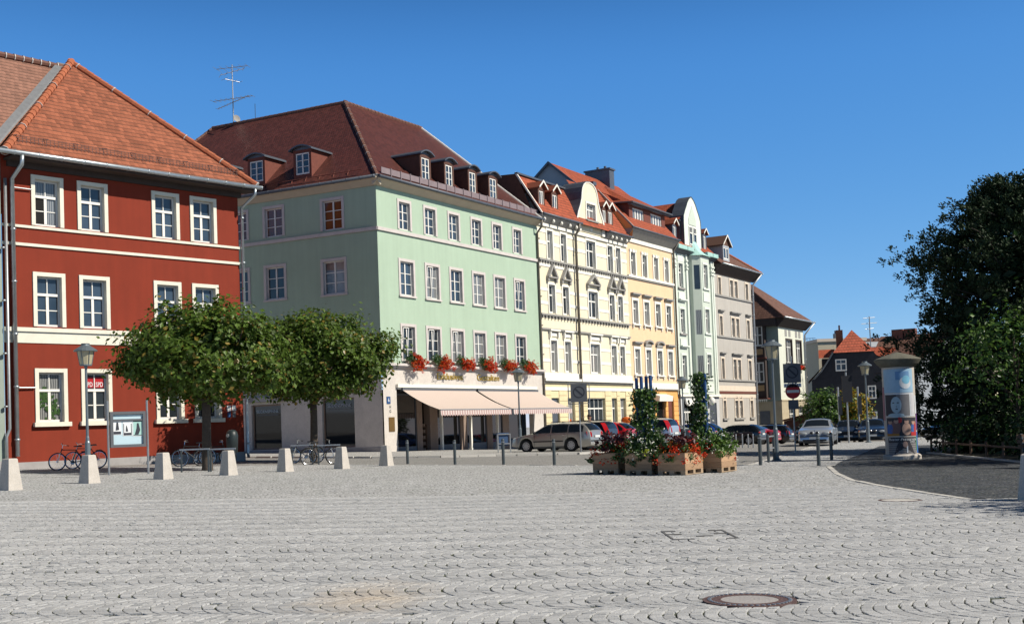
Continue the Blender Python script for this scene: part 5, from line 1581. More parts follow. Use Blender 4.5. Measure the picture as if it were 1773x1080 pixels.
downpipe(B, [(a1 + .8, -.9, 15.7), (a1 + .15, -.15, 14.6), (a1 + .12, -.12, 3.5), (a1 + .12, -.12, -1.0)], .1, M['galv'])

# ---------------------------------------------------------------- LAST HOUSE (two storeys, white front)
B = Bld('end_house', 'low off-white house with brown hip roof and timber bay beyond the grey one', 'house', (C0.x, C0.y), TH_ROW, -.6)
a0, a1 = 70.5, 79.4
st = dict(fw=.1, lc=2, lr=1, tr=.3, mw=.08, rec=.15, sw=.18, sd=.05, sm='darkeave', uc=2)
hs = [(73.0, 75.0, 7.1, 9.6), (76.6, 78.4, 7.1, 9.6), (73.0, 75.0, .0, 2.3), (76.4, 78.2, .0, 2.3), (73.2, 76.0, 3.9, 6.0)]
b = B.mb(); wall(b, a0, a1, 3.05, 11.0, hs); b.build('wall', M['lastwhite'], B.root, fix=False)
b = B.mb(); wall(b, a0, a1, -2, 3.05, hs, y=-.04); b.poly([(a0, -.04, -2), (a0, 9, -2), (a0, 9, 3.05), (a0, -.04, 3.05)]); b.build('ground_storey', M['lastbase'], B.root, fix=False)
b = B.mb(); b.poly([(a0, 0, 3.0), (a0, 9, 3.0), (a0, 9, 11), (a0, 0, 11)]); b.build('side_wall', M['lastgreen'], B.root, fix=False)
for q in hs[:2]:
    wd = window(B, *q, dict(st, sill=(.2, .35, .15), slm='darkeave'))
    b = B.mb()
    petals(b, ((q[0] + q[1]) / 2, -.25, q[2] + .2), .95, .2, .25, 160, .22, 0); petals(b, ((q[0] + q[1]) / 2 + .5, -.3, q[2] + .1), .6, .2, .22, 60, .22, 1)
    b.build('window_flowers', [M['flred'], M['leafmid']], wd, fix=False)
for q in hs[2:]: window(B, *q, dict(st, sw=.12, lc=4))
for x in (72.7, 74.0, 76.4, 77.6):
    b = B.mb(); b.box(x, x + .7, -.03, .01, 10.0, 10.7); b.build('loft_vent', M['trimgrey'], B.root)
b = B.mb(); b.box(a0 - .1, a1, -.1, .02, 2.98, 3.15); b.build('string_course', M['lastbase'], B.root)
b = B.mb(); b.prism_x([(.02, 10.9), (-.15, 10.9), (-.9, 11.6), (-1.0, 11.8), (.02, 11.8)], a0 - .6, a1 + .6); b.box(a0 - 1.0, a0, .02, 9, 11.0, 11.75); b.build('eaves', M['darkeave'], B.root)
b = B.mb()
E0, E1 = (a0 - 1.0, -1.05, 11.8), (a1 + 1.0, -1.05, 11.8); R0_, R1_ = (72.0, 4.4, 16.2), (76, 4.4, 16.2)
b.roof([E0, E1, R1_, R0_], (1, 0, 0)); b.roof([(a0 - 1.0, 9.8, 11.8), E0, R0_], (0, 1, 0)); b.roof([E1, (a1 + 1, 9.8, 11.8), R1_], (0, 1, 0)); b.build('roof', M['tile_old'], B.root, fix=False)
hip_caps(B, (E0, R0_), .12, M['ridge_brown'])
gutter(B, (a0 - 1, -1.1, 11.8), (a1 + 1.05, -1.1, 11.8), .09, M['zinc'])
downpipe(B, [(a1 + .8, -1.1, 11.7), (a1 + .1, -.15, 10.4), (a1 + .1, -.15, -1)], .1, M['galv'])
SL = Matrix.Translation((a0, 0, 0)) @ Matrix.Rotation(RAD(-90), 4, 'Z')      # frame of the left flank: x runs towards the street
b = B.mb(SL)
bay_y = -.85
hs2 = [(-2.6, -1.45, 8.9, 11.1), (-2.6, -1.45, 5.0, 7.2)]
wall(b, -2.75, -1.3, 3.4, 11.3, hs2, y=bay_y)
for x in (-2.75, -1.3): b.poly([(x, bay_y, 3.4), (x, 0, 3.4), (x, 0, 11.3), (x, bay_y, 11.3)])
bay = b.build('bay', M['darkeave'], B.root, fix=False)
for q in hs2: window(B, *q, dict(fw=.14, tr=.46, lc=2, uc=2, lr=1, mw=.09, umw=.09, rec=.06, pm='pane'), tf=SL, y=bay_y, parent=bay)
op = mat('ochre_panel', (.45, .29, .14), .85, .1, 3)
for z0 in (8.0, 4.15):
    b = B.mb(SL); b.box(-2.55, -1.5, bay_y - .04, bay_y + .01, z0, z0 + .6); b.build('bay_panel', op, bay)
for z0 in (7.55, 3.25):
    b = B.mb(SL); b.box(-2.9, -1.1, bay_y - .35, 0, z0, z0 + .12); b.build('bay_ledge', M['rust'], bay)
b = B.mb(SL)
for k in range(8):
    x = -2.9 + .225 * k; b.poly([(x, bay_y - .36, 3.25), (x + .22, bay_y - .36, 3.25), (x + .11, bay_y - .36, 2.9)])
b.build('scalloped_trim', M['trimwhite'], bay, fix=False)
b = B.mb(SL); b.box(-2.4, -1.3, -.05, .0, -.6, 2.0); b.build('door', M['lead'], B.root)

# ---------------------------------------------------------------- BACKGROUND BUILDINGS
def at(px, py, Y):
    d = ray(px, py); t = Y / d.y
    return Vector((d.x * t, Y, EYE + d.z * t))

# slate-hung house with half-hipped red roof
Y0 = 104
c = at(1484, 745, Y0)
t = thing('slate_house', 'dark slate-clad house with a bright red half-hipped tiled roof', 'house', (c.x, c.y, -2.0), RAD(-14))
zb = 2.0
b = MB()
pr = [(-3.6, -1.5), (-3.6, 4.4), (-2.9, 5.0), (-2.3, 5.9), (-1.55, 6.75), (1.62, 6.75), (2.4, 5.7), (3.4, 4.6), (3.4, -1.5)]
hs = [(-1.5, -.75, 4.4, 5.5), (1.0, 1.65, 1.75, 2.8), (1.0, 1.75, -.3, 1.0)]
b.prism([(x, z + zb) for x, z in pr], .0, 8); b.build('wall', M['slate'], t)
for x0, x1, z0, z1 in ((-1.55, -.6, 5.1, 6.15), (1.05, 1.75, 2.6, 3.75), (.95, 1.75, .1, 1.5)):
    b = MB(); bars(b, x0, x1, z0 + zb, z1 + zb, -.08, dict(fw=.1, tr=.4, lc=2, uc=2, mw=.05)); wn = b.build('window', M['white'], t)
    b = MB(); b.poly([(x0, -.04, z0 + zb), (x1, -.04, z0 + zb), (x1, -.04, z1 + zb), (x0, -.04, z1 + zb)]); b.build('pane', M['panesky'], wn, fix=False)
b = MB()
z6, ap_ = 6.7 + zb, 8.75 + zb
b.roof([(-1.72, -.35, z6), (1.8, -.35, z6), (.0, 1.6, ap_)], (1, 0, 0))
b.roof([(-1.72, -.35, z6), (0, 1.6, ap_), (0, 8, ap_), (-1.72, 8, z6)], (0, 1, 0)); b.roof([(1.8, -.35, z6), (0, 1.6, ap_), (0, 8, ap_), (1.8, 8, z6)], (0, 1, 0))
b.roof([(-3.9, -.2, 4.3 + zb), (-2.3, -.2, 5.9 + zb), (-1.72, -.2, z6), (-1.72, 8, z6), (-3.9, 8, 4.3 + zb)], (0, 1, 0)); b.build('roof', tile_mat('bright_red_tiles', (.42, .10, .055), .16, .34, .25), t, fix=False)
for x0, x1 in ((-2.9, -1.5), (1.6, 2.75)):
    b = MB(); b.roof([(x0, 1.0, 6.35 + zb), (x1, 1.0, 6.35 + zb), (x1, 3.2, 7.2 + zb), (x0, 3.2, 7.2 + zb)], (1, 0, 0)); b.roof([(x0, 1.0, 6.35 + zb), (x0, 3.2, 7.2 + zb), (x0, 5, 6.35 + zb)], (0, 1, 0))
    dd = b.build('dormer', M['tile_row'], t, fix=False)
    b = MB(); b.box(x0 + .25, x1 - .1, 1.15, 5, 4.6 + zb, 6.3 + zb); b.build('dormer_wall', M['slate'], dd)
b = MB(); b.box(-3.7, 3.5, -.12, -.002, -1.5 + zb, .0 + zb - .2); b.build('plinth', M['brownframe'], t)
b = MB(); b.box(-1.3, -.7, 4, 4.8, 7.0 + zb, 8.95 + zb); b.box(-1.05, -.9, 4.3, 4.5, 8.95 + zb, 9.4 + zb); b.build('chimney', M['brick'], t)
b = MB(); b.tube([(-3.4, -.2, 4.5 + zb), (-2.8, -.25, 5.1 + zb), (-2.2, -.25, 5.95 + zb), (-1.7, -.3, 6.75 + zb)], .08, 6); b.build('verge', M['lead'], t)

def block(name, label, cat, px0, px1, pt, Y, depth, m, rz=0, zb=-2.5, cap=None, wins=()):
    a, c = at(px0, pt, Y), at(px1, pt, Y)
    t = thing(name, label, cat, (a.x, Y, zb), rz)
    w_, h = c.x - a.x, a.z - zb
    b = MB(); b.box(0, w_, 0, depth, 0, h); b.build('wall', M[m], t)
    if cap:
        b = MB(); b.box(-.15, w_ + .15, -.15, depth + .15, h, h + .35); b.build('roof', M[cap], t)
    for x0, x1, z0, z1 in wins:
        b = MB(); bars(b, x0, x1, z0, z1, -.08, dict(fw=.08, lc=2, lr=1)); wn = b.build('window', M['white'], t)
        b = MB(); b.poly([(x0, -.03, z0), (x1, -.03, z0), (x1, -.03, z1), (x0, -.03, z1)]); b.build('pane', M['pane'], wn, fix=False)
    return t, w_, h
t, w_, h = block('flat_roofed_building', 'beige windowless building with dark flat roof edge behind the slate house', 'building', 1416, 1500, 592, 140, 12, 'beigewall', RAD(4), cap='greytrim')
b = MB(); b.box(2.4, 2.9, 1, 1.6, h + .3, h + 1.0); b.cyl((2.65, 1.3, h + 1), (2.65, 1.3, h + 1.35), .18, n=8); b.build('chimney', M['lead'], t)
t, w_, h = block('grey_building', 'narrow grey building with a roof railing between the end house and the beige one', 'building', 1392, 1413, 604, 150, 8, 'signgrey', cap='lead', wins=[(.3, 1.1, 4.3, 5.4)])
b = MB()
for k in range(4): b.cyl((.05 + k * .38, 0, h + .3), (.05 + k * .38, 0, h + 1.35), .03, n=5)
b.cyl((0, 0, h + 1.3), (w_, 0, h + 1.3), .035, n=5); b.cyl((0, 0, h + .85), (w_, 0, h + .85), .03, n=5); b.build('railing', M['bluebin'], t)
# brick wall and lean-to behind the young trees
c = at(1404, 700, 112)
t = thing('garden_wall', 'dark red brick wall with sloping top behind the young green tree', 'wall', (c.x, 112, -2), RAD(-8))
b = MB(); b.prism([(-2.5, 0), (3, 0), (3, 4.6), (1.6, 4.7), (-.3, 3.4), (-2.5, 2.9)], 0, .5); b.build('wall', M['brick'], t)
b = MB(); b.prism([(-2.6, 2.9), (-.3, 3.4), (1.6, 4.7), (3.1, 4.6), (3.1, 4.75), (1.55, 4.87), (-.35, 3.55), (-2.6, 3.05)], -.1, .6); b.build('coping', M['rust'], t)
# roofs further back
def backhouse(label, px, py, Y, w_, hgt, roof_, m, rz, ch=0, cm='brick'):
    c = at(px, py, Y)
    t = thing('far_house', label, 'house', (c.x, Y, -2.5), rz)
    z = c.z + 2.5
    b = MB(); b.box(-w_ / 2, w_ / 2, 0, 9, 0, z); b.prism_x([(0, z), (9, z), (4.5, z + hgt)], -w_ / 2, w_ / 2); b.build('wall', M[m], t)
    b = MB(); b.roof([(-w_ / 2 - .3, -.4, z - .25), (w_ / 2 + .3, -.4, z - .25), (w_ / 2 + .3, 4.5, z + hgt + .08), (-w_ / 2 - .3, 4.5, z + hgt + .08)], (1, 0, 0)); b.roof([(-w_ / 2 - .3, 9.4, z - .25), (w_ / 2 + .3, 9.4, z - .25), (w_ / 2 + .3, 4.5, z + hgt + .08), (-w_ / 2 - .3, 4.5, z + hgt + .08)], (1, 0, 0)); b.build('roof', M[roof_], t, fix=False)
    for k in range(ch):
        x = -2.4 + k * 1.35
        b = MB(); b.box(x, x + 1.2, 3.6, 4.6, z + hgt - 1.2, z + hgt + .7); b.build('chimney', M[cm], t)
    return t
backhouse('far brown-roofed house with two stout brick chimneys beside the conifer', 1572, 612, 128, 7, 2.2, 'tile_old', 'greywall', RAD(-30), 2)
backhouse('far house with dark reddish ridge just right of the pointed red roof', 1515, 600, 140, 8, 1.2, 'tile_old', 'greywall', RAD(-5), 0)
backhouse('far grey-gabled house half hidden by the poster column', 1553, 628, 116, 6, 2.6, 'tile_old', 'greywall', RAD(-70), 0)
c = at(1507, 590, 132)
t = thing('roof_aerial', 'thin distant television aerial above the far brown roofs', 'aerial', (c.x, c.y, c.z - 2))
b = MB(); b.cyl((0, 0, -3), (0, 0, 4.7), .06, n=6); b.build('mast', M['galv'], t)
b = MB()
for z, l in ((4.5, .7), (3.9, .9), (3.3, .5)): b.cyl((-l, 0, z), (l, .3, z + .1), .035, n=5)
b.build('antenna', M['galv'], t)
# sunlit yellowish house glimpsed under the park trees
c = at(1618, 740, 118)
t = thing('far_house', 'sunlit cream and yellow house front glimpsed under the dark park trees', 'house', (c.x, 118, -2.5), RAD(-40))
b = MB(); b.box(-6, 6, 0, 6, 0, 8); b.build('wall', M['yellow'], t)
for x in (-4.6, -2.4, -.2, 2.0, 4.2):
    for z in (2.3, 5):
        b = MB(); bars(b, x, x + 1.1, z, z + 1.7, -.08, dict(fw=.14, lc=2, lr=1)); wn = b.build('window', M['white'], t)
        b = MB(); b.poly([(x, -.03, z), (x + 1.1, -.03, z), (x + 1.1, -.03, z + 1.7), (x, -.03, z + 1.7)]); b.build('pane', M['pane'], wn, fix=False)
b = MB(); b.roof([(-6.4, -.5, 7.8), (6.4, -.5, 7.8), (6.4, 3, 10.5), (-6.4, 3, 10.5)], (1, 0, 0)); b.build('roof', M['tile_row'], t, fix=False)
# ================================================================== STREET FURNITURE
def gz(x, y): return Vector((x, y, G(x, y)))

# street lamps ------------------------------------------------------
def make_lamp(label, loc):
    t = thing('street_lamp', label, 'street lamp', loc, 0, 'street lamps of the square')
    b = MB(); b.lathe([(.16, -.1), (.16, .03), (.10, .06), (.085, .12), (.08, 1.05), (.06, 1.1), (.055, 1.2), (.043, 1.25), (.036, 3.3), (.05, 3.32), (.05, 3.38), (.034, 3.4)], n=12)
    b.build('post', M['lampgrey'], t, smooth=False)
    b = MB(); b.lathe([(.15, 3.42), (.17, 3.42), (.24, 3.82), (.22, 3.82), (.15, 3.44)], n=12); b.build('lantern_glass', M['lampglass'], t)
    b = MB()
    for k in range(6):
        a = k * math.pi / 3 + .3
        b.cyl((.17 * math.cos(a), .17 * math.sin(a), 3.4), (.245 * math.cos(a), .245 * math.sin(a), 3.83), .012, n=5)
    b.lathe([(.0, 3.38), (.175, 3.38), (.175, 3.42), (.0, 3.42)], n=12)
    b.cyl((0, 0, 3.42), (0, 0, 3.8), .06, .075, 8)
    b.build('lantern_frame', M['lampgrey'], t)
    b = MB(); b.lathe([(.0, 3.82), (.345, 3.82), (.35, 3.85), (.30, 3.89), (.13, 4.0), (.12, 4.03), (.13, 4.06), (.0, 4.07)], n=16); b.build('lamp_hood', M['lampgrey'], t, smooth=False)
    return t
lamp = make_lamp('street lamp with its foot hidden behind a granite bollard before the red house', P(153, 826))
def lampat(p, h, label): return dup(lamp, p, 0, label, h / 4.07)
lampat(P(1345, 797), 4.2, 'tall street lamp standing between steel bollards at the kerb near the no entry sign')
g_ = C0 + U * 15.2 + NN * 5.2
lampat(Vector((.33, 66.5, G(.33, 66.5) + .07)), 4.55, 'street lamp in front of the striped shop awning')
lampat(Vector((9.3, 65.8, G(9.3, 65.8))), 3.9, 'distant slim street lamp in front of the mint house shop')
lampat(Vector((20.0, 68.0, G(20.0, 68.0))), 4.6, 'street lamp in front of the slate house left of the poster column')

# granite bollards ---------------------------------------------------
def make_bollard(loc, label):
    t = thing('stone_bollard', label, 'bollard', loc, RAD(-30), 'granite bollards edging the square')
    b = MB(); z = [(-.1, .212), (.74, .125), (.758, .112), (.762, .05)]
    for (z0, r0), (z1, r1) in zip(z, z[1:]):
        for k in range(4):
            q = [(-1, -1), (1, -1), (1, 1), (-1, 1)]
            (ax, ay), (cx, cy) = q[k], q[(k + 1) % 4]
            b.poly([(ax * r0, ay * r0, z0), (cx * r0, cy * r0, z0), (cx * r1, cy * r1, z1), (ax * r1, ay * r1, z1)])
    b.poly([(-.05, -.05, .762), (.05, -.05, .762), (.05, .05, .762), (-.05, .05, .762)])
    b.build('body', M['concrete'], t)
    return t
bl = make_bollard(P(18, 848), 'granite bollard at the far left edge below the drainpipes')
for px, py, lab in ((155, 836, 'granite bollard hiding the foot of the left street lamp'), (283, 829, 'granite bollard right of the notice board'), (396, 822, 'granite bollard in front of the litter bin by the tree'),
                    (494, 816, 'granite bollard left of the bicycles at the second tree'), (592, 811, 'granite bollard right of the bicycles at the second tree'), (669, 806, 'weathered stained granite bollard below the corner of the green house'), (1788, 866, 'shaded granite block cut by the right edge of the view on the asphalt')):
    dup(bl, P(px, py), RAD(-30 + random.uniform(-4, 4)), lab)
bpy.data.objects  # (last bollard stands on the asphalt footpath)

# steel bollards -------------------------------------------------------
t = thing('steel_bollard', 'thin dark steel bollard just left of the weathered granite one', 'bollard', P(703, 803), 0, 'steel bollards along the road edge')
b = MB(); b.lathe([(.055, -.1), (.055, .88), (.048, .9), (.04, .92), (.0, .925)], n=12); b.build('post', M['steel'], t)
b = MB(); b.lathe([(.058, .8), (.058, .83), (.05, .83)], n=12); b.build('ring', M['galv'], t)
sb = t
for px, py, sc, lab in ((788, 804, 1, 'steel bollard before the left half of the shop awning'), (872, 804, 1.02, 'steel bollard beside the blue litter bin'), (960, 805, 1, 'steel bollard in front of the beige estate car'),
                        (1317, 805, 1.05, 'steel bollard left of the two railed posts by the tall lamp'), (1418, 806, 1.03, 'front steel bollard of the pair at the asphalt tip'), (1440, 796, 1.02, 'rear dark steel bollard of the pair at the asphalt tip')):
    dup(sb, P(px, py), 0, lab, sc)
sb.location = P(706, 803)
# barrier of two posts and rails
c0, c1 = P(1331, 800), P(1341, 797.5)
t = thing('post_rail', 'pair of steel posts joined by two short rails beside the tall lamp', 'barrier', c0)
v = c1 - c0
for q in (Vector((0, 0, 0)), v):
    b = MB(); b.cyl(q + Vector((0, 0, -.1)), q + Vector((0, 0, .93)), .05, n=10); b.build('post', M['steel'], t)
for z in (.45, .85):
    b = MB(); b.cyl(Vector((0, 0, z)), v + Vector((0, 0, z)), .03, n=8); b.build('rail', M['galv'], t)
# thin posts by the black saloon
proto = None
for k, px in enumerate((1275, 1286, 1296, 1304.5)):
    p = P(px, 775)
    lab = ('thin grey post beside the black hatchback, leftmost of four', 'thin grey post beside the black hatchback, second of four from the left', 'thin grey post beside the black hatchback, third of four from the left', 'thin grey post beside the black hatchback, rightmost of four')[k]
    if proto is None:
        proto = thing('parking_post', lab, 'post', p, 0, 'thin posts at the parking bays')
        b = MB(); b.cyl((0, 0, -.1), (0, 0, .68), .035, n=8); b.build('post', M['galv'], proto)
        b = MB(); b.ell((0, 0, .68), .037, .037, .03, 8, 6); b.build('cap', M['galv'], proto)
    else: dup(proto, p, 0, lab)

# bicycle stands and bicycles ------------------------------------------
def hoop(p, ang, label, ln=.8, h=.78):
    t = thing('bike_stand', label, 'bicycle stand', p, ang, 'bicycle stands around the trees')
    for x in (-ln / 2, ln / 2):
        b = MB(); b.box(x - .025, x + .025, -.025, .025, -.1, h - .05); b.build('leg', M['steel'], t)
    b = MB(); b.box(-ln / 2 - .05, ln / 2 + .05, -.03, .03, h - .047, h); b.build('rail', M['galv'], t)
    return t
hoop(P(338, 817), RAD(0), 'dark bicycle stand left of the first tree trunk', .9)
hoop(P(386, 816), RAD(0), 'bicycle stand between the first tree trunk and a granite bollard', .8)
hoop(P(524, 804), RAD(0), 'bicycle stand left of the second tree trunk', .8)
hoop(P(570, 804), RAD(0), 'bicycle stand right of the second tree trunk', .8)

def make_bike(label, loc, rz, frame, lean=RAD(8)):
    t = thing('bicycle', label, 'bicycle', loc, rz, 'parked bicycles')
    t.rotation_euler = (lean, 0, rz)
    R_ = .335
    for x in (-.52, .52):
        b = MB()
        n = 26; ring = [(x + R_ * math.cos(2 * math.pi * k / n), 0, .345 + R_ * math.sin(2 * math.pi * k / n)) for k in range(n + 1)]
        b.tube(ring, .02, 6)
        wh = b.build('wheel', M['tyre'], t)
        b = MB(); ring = [(x + .305 * math.cos(2 * math.pi * k / n), 0, .345 + .305 * math.sin(2 * math.pi * k / n)) for k in range(n + 1)]
        b.tube(ring, .009, 5)
        for k in range(14):
            a = 2 * math.pi * k / 14; b.cyl((x, .02 * (-1) ** k, .345), (x + .3 * math.cos(a), 0, .345 + .3 * math.sin(a)), .003, n=3, caps=False)
        b.cyl((x, -.05, .345), (x, .05, .345), .025, n=8)
        b.build('rim', M['chrome'], wh)
    bb, st_, hd, fk = Vector((-.06, 0, .30)), Vector((-.2, 0, .78)), Vector((.36, 0, .80)), Vector((.52, 0, .345))
    rw = Vector((-.52, 0, .345)); hb = Vector((.40, 0, .68))
    b = MB()
    for p, q, r in ((bb, st_, .017), (st_, hd, .017), (bb, hb, .02), (hd + Vector((-.012, 0, .06)), hb, .02)): b.cyl(p, q, r, n=7)
    for s_ in (-.05, .05):
        o = Vector((0, s_, 0)); b.cyl(bb + o * .5, rw + o, .011, n=5); b.cyl(st_ + o * .3, rw + o, .010, n=5)
    b.build('frame', M[frame], t)
    b = MB()
    for s_ in (-.05, .05): b.tube([hb + Vector((0, s_ * .6, 0)), Vector((.47, s_, .5)), fk + Vector((0, s_, 0))], .013, 6)
    b.build('fork', M['chrome'], t)
    b = MB(); b.cyl((.345, 0, .86), (.33, 0, .98), .014, n=6); b.tube([(.26, -.30, 1.0), (.34, -.12, 1.0), (.35, 0, .99), (.34, .12, 1.0), (.26, .30, 1.0)], .013, 6); b.build('handlebar', M['chrome'], t)
    b = MB()
    for s_ in (-.3, .3): b.cyl((.27, s_ * .85, 1.0), (.22, s_ * 1.15, 1.0), .018, n=6)
    b.build('grip', M['black'], t)
    b = MB(); b.cyl(st_, st_ + Vector((-.04, 0, .12)), .013, n=6); b.build('seat_post', M['chrome'], t)
    b = MB(); b.hexa([(-.40, -.075, .9), (-.1, -.02, .9), (-.1, .02, .9), (-.40, .075, .9), (-.40, -.07, .95), (-.1, -.02, .935), (-.1, .02, .935), (-.40, .07, .95)]); b.build('saddle', M['black'], t)
    b = MB(); b.cyl((-.06, -.045, .30), (-.06, -.03, .30), .085, n=14); b.cyl((-.06, -.06, .30), (.03, -.08, .16), .012, n=5); b.cyl((-.06, .06, .30), (-.15, .08, .44), .012, n=5); b.build('crank', M['galv'], t)
    b = MB(); b.tube([(-.86, 0, .36), (-.78, 0, .6), (-.6, 0, .72), (-.4, 0, .7)], .022, 5); b.build('mudguard', M['black'], t)
    return t
bk = make_bike('silver and dark bicycle leaning on the red wall beside the left lamp', P(122, 813.5), RAD(180), 'black')
bk.scale = (.93,) * 3
for px, py, rz, lab, sc in ((336, 807, 192, 'dark bicycle parked behind the first tree by the red wall', .98), (148, 811, 176, 'dark bicycle half hidden behind the left street lamp and its bollard', .95), (372, 806, 10, 'black bicycle leaning beyond the trunk of the first tree', .95), (528, 802, 170, 'black bicycle with raised handlebar at the left stand of the second tree', .95), (556, 804, 20, 'black bicycle with a chrome rear wheel in front of the second trunk', .95)):
    q = dup(bk, P(px, py), RAD(rz), lab, sc); q.rotation_euler = (RAD(6), 0, RAD(rz))
# litter bin
t = thing('litter_bin', 'dark round-topped litter bin with a pale emblem behind a granite bollard', 'litter bin', P(403, 806), RAD(-30))
b = MB(); b.cyl((0, 0, -.1), (0, 0, .6), .04, n=8); b.build('post', M['steel'], t)
b = MB(); b.lathe([(.0, .48), (.2, .5), (.235, 1.15), (.2, 1.3), (.12, 1.38), (.0, 1.4)], n=16); bd = b.build('body', M['bin'], t, smooth=True)
b = MB(); b.cyl((0, -.225, 1.17), (0, -.245, 1.17), .07, n=12); b.build('emblem', M['galv'], bd)
# blue bin on a frame before the shop
c = Vector((-.6, 61.2, G(-.6, 61.2) + .07))
t = thing('litter_bin', 'blue litter bin hung in a grey steel frame before the shop awning', 'litter bin', c, RAD(20))
b = MB(); b.prism([(-.24, .35), (.24, .35), (.28, 1.0), (-.28, 1.0)], -.18, .18); b.build('body', M['bluebin'], t)
b = MB()
for x in (-.33, .33): b.box(x - .025, x + .025, -.24, -.19, -.08, .95)
for z in (.42, .9): b.box(-.33, .33, -.25, -.2, z, z + .05)
b.build('frame', M['galv'], t)

# notice board -----------------------------------------------------------
pa, pb = P(189, 822), P(255, 820)
d = pb - pa; ang = RAD(-19)
t = thing('notice_board', 'grey metal notice board with three posters behind glass in front of the red house', 'notice board', pa, math.atan2(d.y, d.x))
w_ = math.hypot(d.x, d.y) - .02
b = MB(); b.cyl((0, 0, -.1), (0, 0, 2.35), .035, n=8); b.build('post', M['galv'], t)
b = MB(); b.cyl((w_ + .06, 0, -.1), (w_ + .06, 0, 2.35), .035, n=8); b.build('post', M['galv'], t)
b = MB(); z0, z1, f = .86, 2.0, .09
x0, x1 = .06, w_ + .0
b.box(x0, x1, -.06, .08, z0, z0 + f); b.box(x0, x1, -.06, .08, z1 - f, z1); b.box(x0, x0 + f, -.06, .08, z0 + f, z1 - f); b.box(x1 - f, x1, -.06, .08, z0 + f, z1 - f); b.box(x0 + f, x1 - f, .02, .08, z0 + f, z1 - f)
b.box(x0 + f, x1 - f, -.04, .02, z1 - .3, z1 - .24)
b.build('case', M['signgrey'], t)
b = MB(); b.box(x0 + f, x1 - f, .005, .019, z0 + f, z1 - .3); b.box(x0 + f, x1 - f, .005, .019, z1 - .24, z1 - f - .01); b.build('backing', M['blueboard'], t)
for k, (xa, xb, za, zb_, fm) in enumerate(((.17, .40, 1.28, 1.68, 'paper'), (.48, .74, 1.24, 1.66, 'paper'), (.82, 1.12, 1.22, 1.7, 'paper'))):
    if xb > x1 - f: xa, xb = xa - .03, x1 - f - .02
    b = MB(); b.box(xa - .02, xb + .02, -.002, .004, za - .02, zb_ + .02); pp = b.build('poster', M['paper'], t)
    b = MB(); cx = (xa + xb) / 2
    if k == 0: b.box(xa, xb, -.006, -.003, za, za + .09); b.prism([(cx - .05, 1.4), (cx + .06, 1.42), (cx + .03, 1.66), (cx - .02, 1.66)], -.006, -.003)
    elif k == 1: b.box(xa, xb, -.006, -.003, za, za + .08); b.box(xa, xa + .02, -.006, -.003, za + .08, zb_ - .05); b.box(xb - .02, xb, -.006, -.003, za + .08, zb_ - .05); b.prism([(cx - .06, 1.36), (cx + .02, 1.36), (cx - .01, 1.5), (cx - .04, 1.56)], -.006, -.003)
    else:
        b.box(xa, xb, -.006, -.003, za, za + .02); b.box(xa, xb, -.006, -.003, zb_ - .03, zb_); b.prism([(cx - .1, 1.25), (cx + .02, 1.25), (cx + .08, 1.4), (cx + .03, 1.62), (cx - .02, 1.62), (cx - .04, 1.45)], -.006, -.003)
    b.build('picture', M['signdark'], pp)
    if k == 2:
        b = MB(); b.box(xa, xb, -.0025, -.0021, za + .02, zb_ - .03); b.build('poster_ground', M['copper'], pp)

# round poster column ------------------------------------------------------
cc = P(1562, 794.5)
t = thing('poster_column', 'round advertising column plastered with posters under a weathered conical cap', 'advertising column', cc)
rc = .515
b = MB(); b.lathe([(.0, -.15), (.62, -.15), (.62, .12), (.58, .16), (rc, .18), (rc, 3.22), (.0, 3.22)], n=48); b.build('shaft', M['concrete'], t, smooth=False)
b = MB(); b.lathe([(.5, 3.04), (.54, 3.05), (.66, 3.15), (.74, 3.26), (.76, 3.30), (.74, 3.325), (.45, 3.44), (.0, 3.56)], n=40); b.build('cap', mat('weathered_grey_green_cap', (.13, .125, .098), .9, .3, 4, .4, 20), t, smooth=False)
view = math.atan2(-cc.y, -cc.x)                 # angle of the side turned to the square
def poster(a0, a1, z0, z1, m, r=.006, name='poster', par=None, curve=None):
    "flat paper pasted round the shaft; angles in degrees, + = towards the right-hand side seen from the square"
    b = MB(); n = 16
    A = [view + RAD(a0 + (a1 - a0) * k / n) for k in range(n + 1)]
    for p, q in zip(A, A[1:]):
        b.poly([(cc_r * math.cos(x), cc_r * math.sin(x), z) for cc_r, x, z in ((rc + r, p, z0), (rc + r, q, z0), (rc + r, q, z1), (rc + r, p, z1))])
    return b.build(name, m if not isinstance(m, str) else M[m], par or t, fix=False)
def lerp2(a, b, t): return a + (b - a) * t
def blob(a, z, ra, rz, m, r, par, name='picture', pts=None):
    b = MB(); n = 20
    P_ = pts or [(a + ra * math.cos(2 * math.pi * k / n), z + rz * math.sin(2 * math.pi * k / n)) for k in range(n)]
    c = (sum(p for p, _ in P_) / len(P_), sum(q for _, q in P_) / len(P_))
    f = lambda p, q: ((rc + r) * math.cos(view + RAD(p)), (rc + r) * math.sin(view + RAD(p)), q)
    g_ = lambda p, q, k: f(lerp2(c[0], p, k), lerp2(c[1], q, k))
    for (p0, q0), (p1, q1) in zip(P_, P_[1:] + P_[:1]):
        for k in range(5):
            u, v = k / 5, (k + 1) / 5
            b.poly([g_(p0, q0, u), g_(p0, q0, v), g_(p1, q1, v), g_(p1, q1, u)] if k else [f(*c), g_(p0, q0, v), g_(p1, q1, v)])
    return b.build(name, m if not isinstance(m, str) else M[m], par, fix=False)
pm = lambda n, c: mat(n, c, .6, .1, 8)
plb, pdk, pgr, pfa = pm('pale_blue_print', (.30, .47, .62)), pm('dark_print', (.035, .035, .045)), pm('grey_print', (.16, .16, .17)), pm('blue_grey_print', (.34, .45, .52))
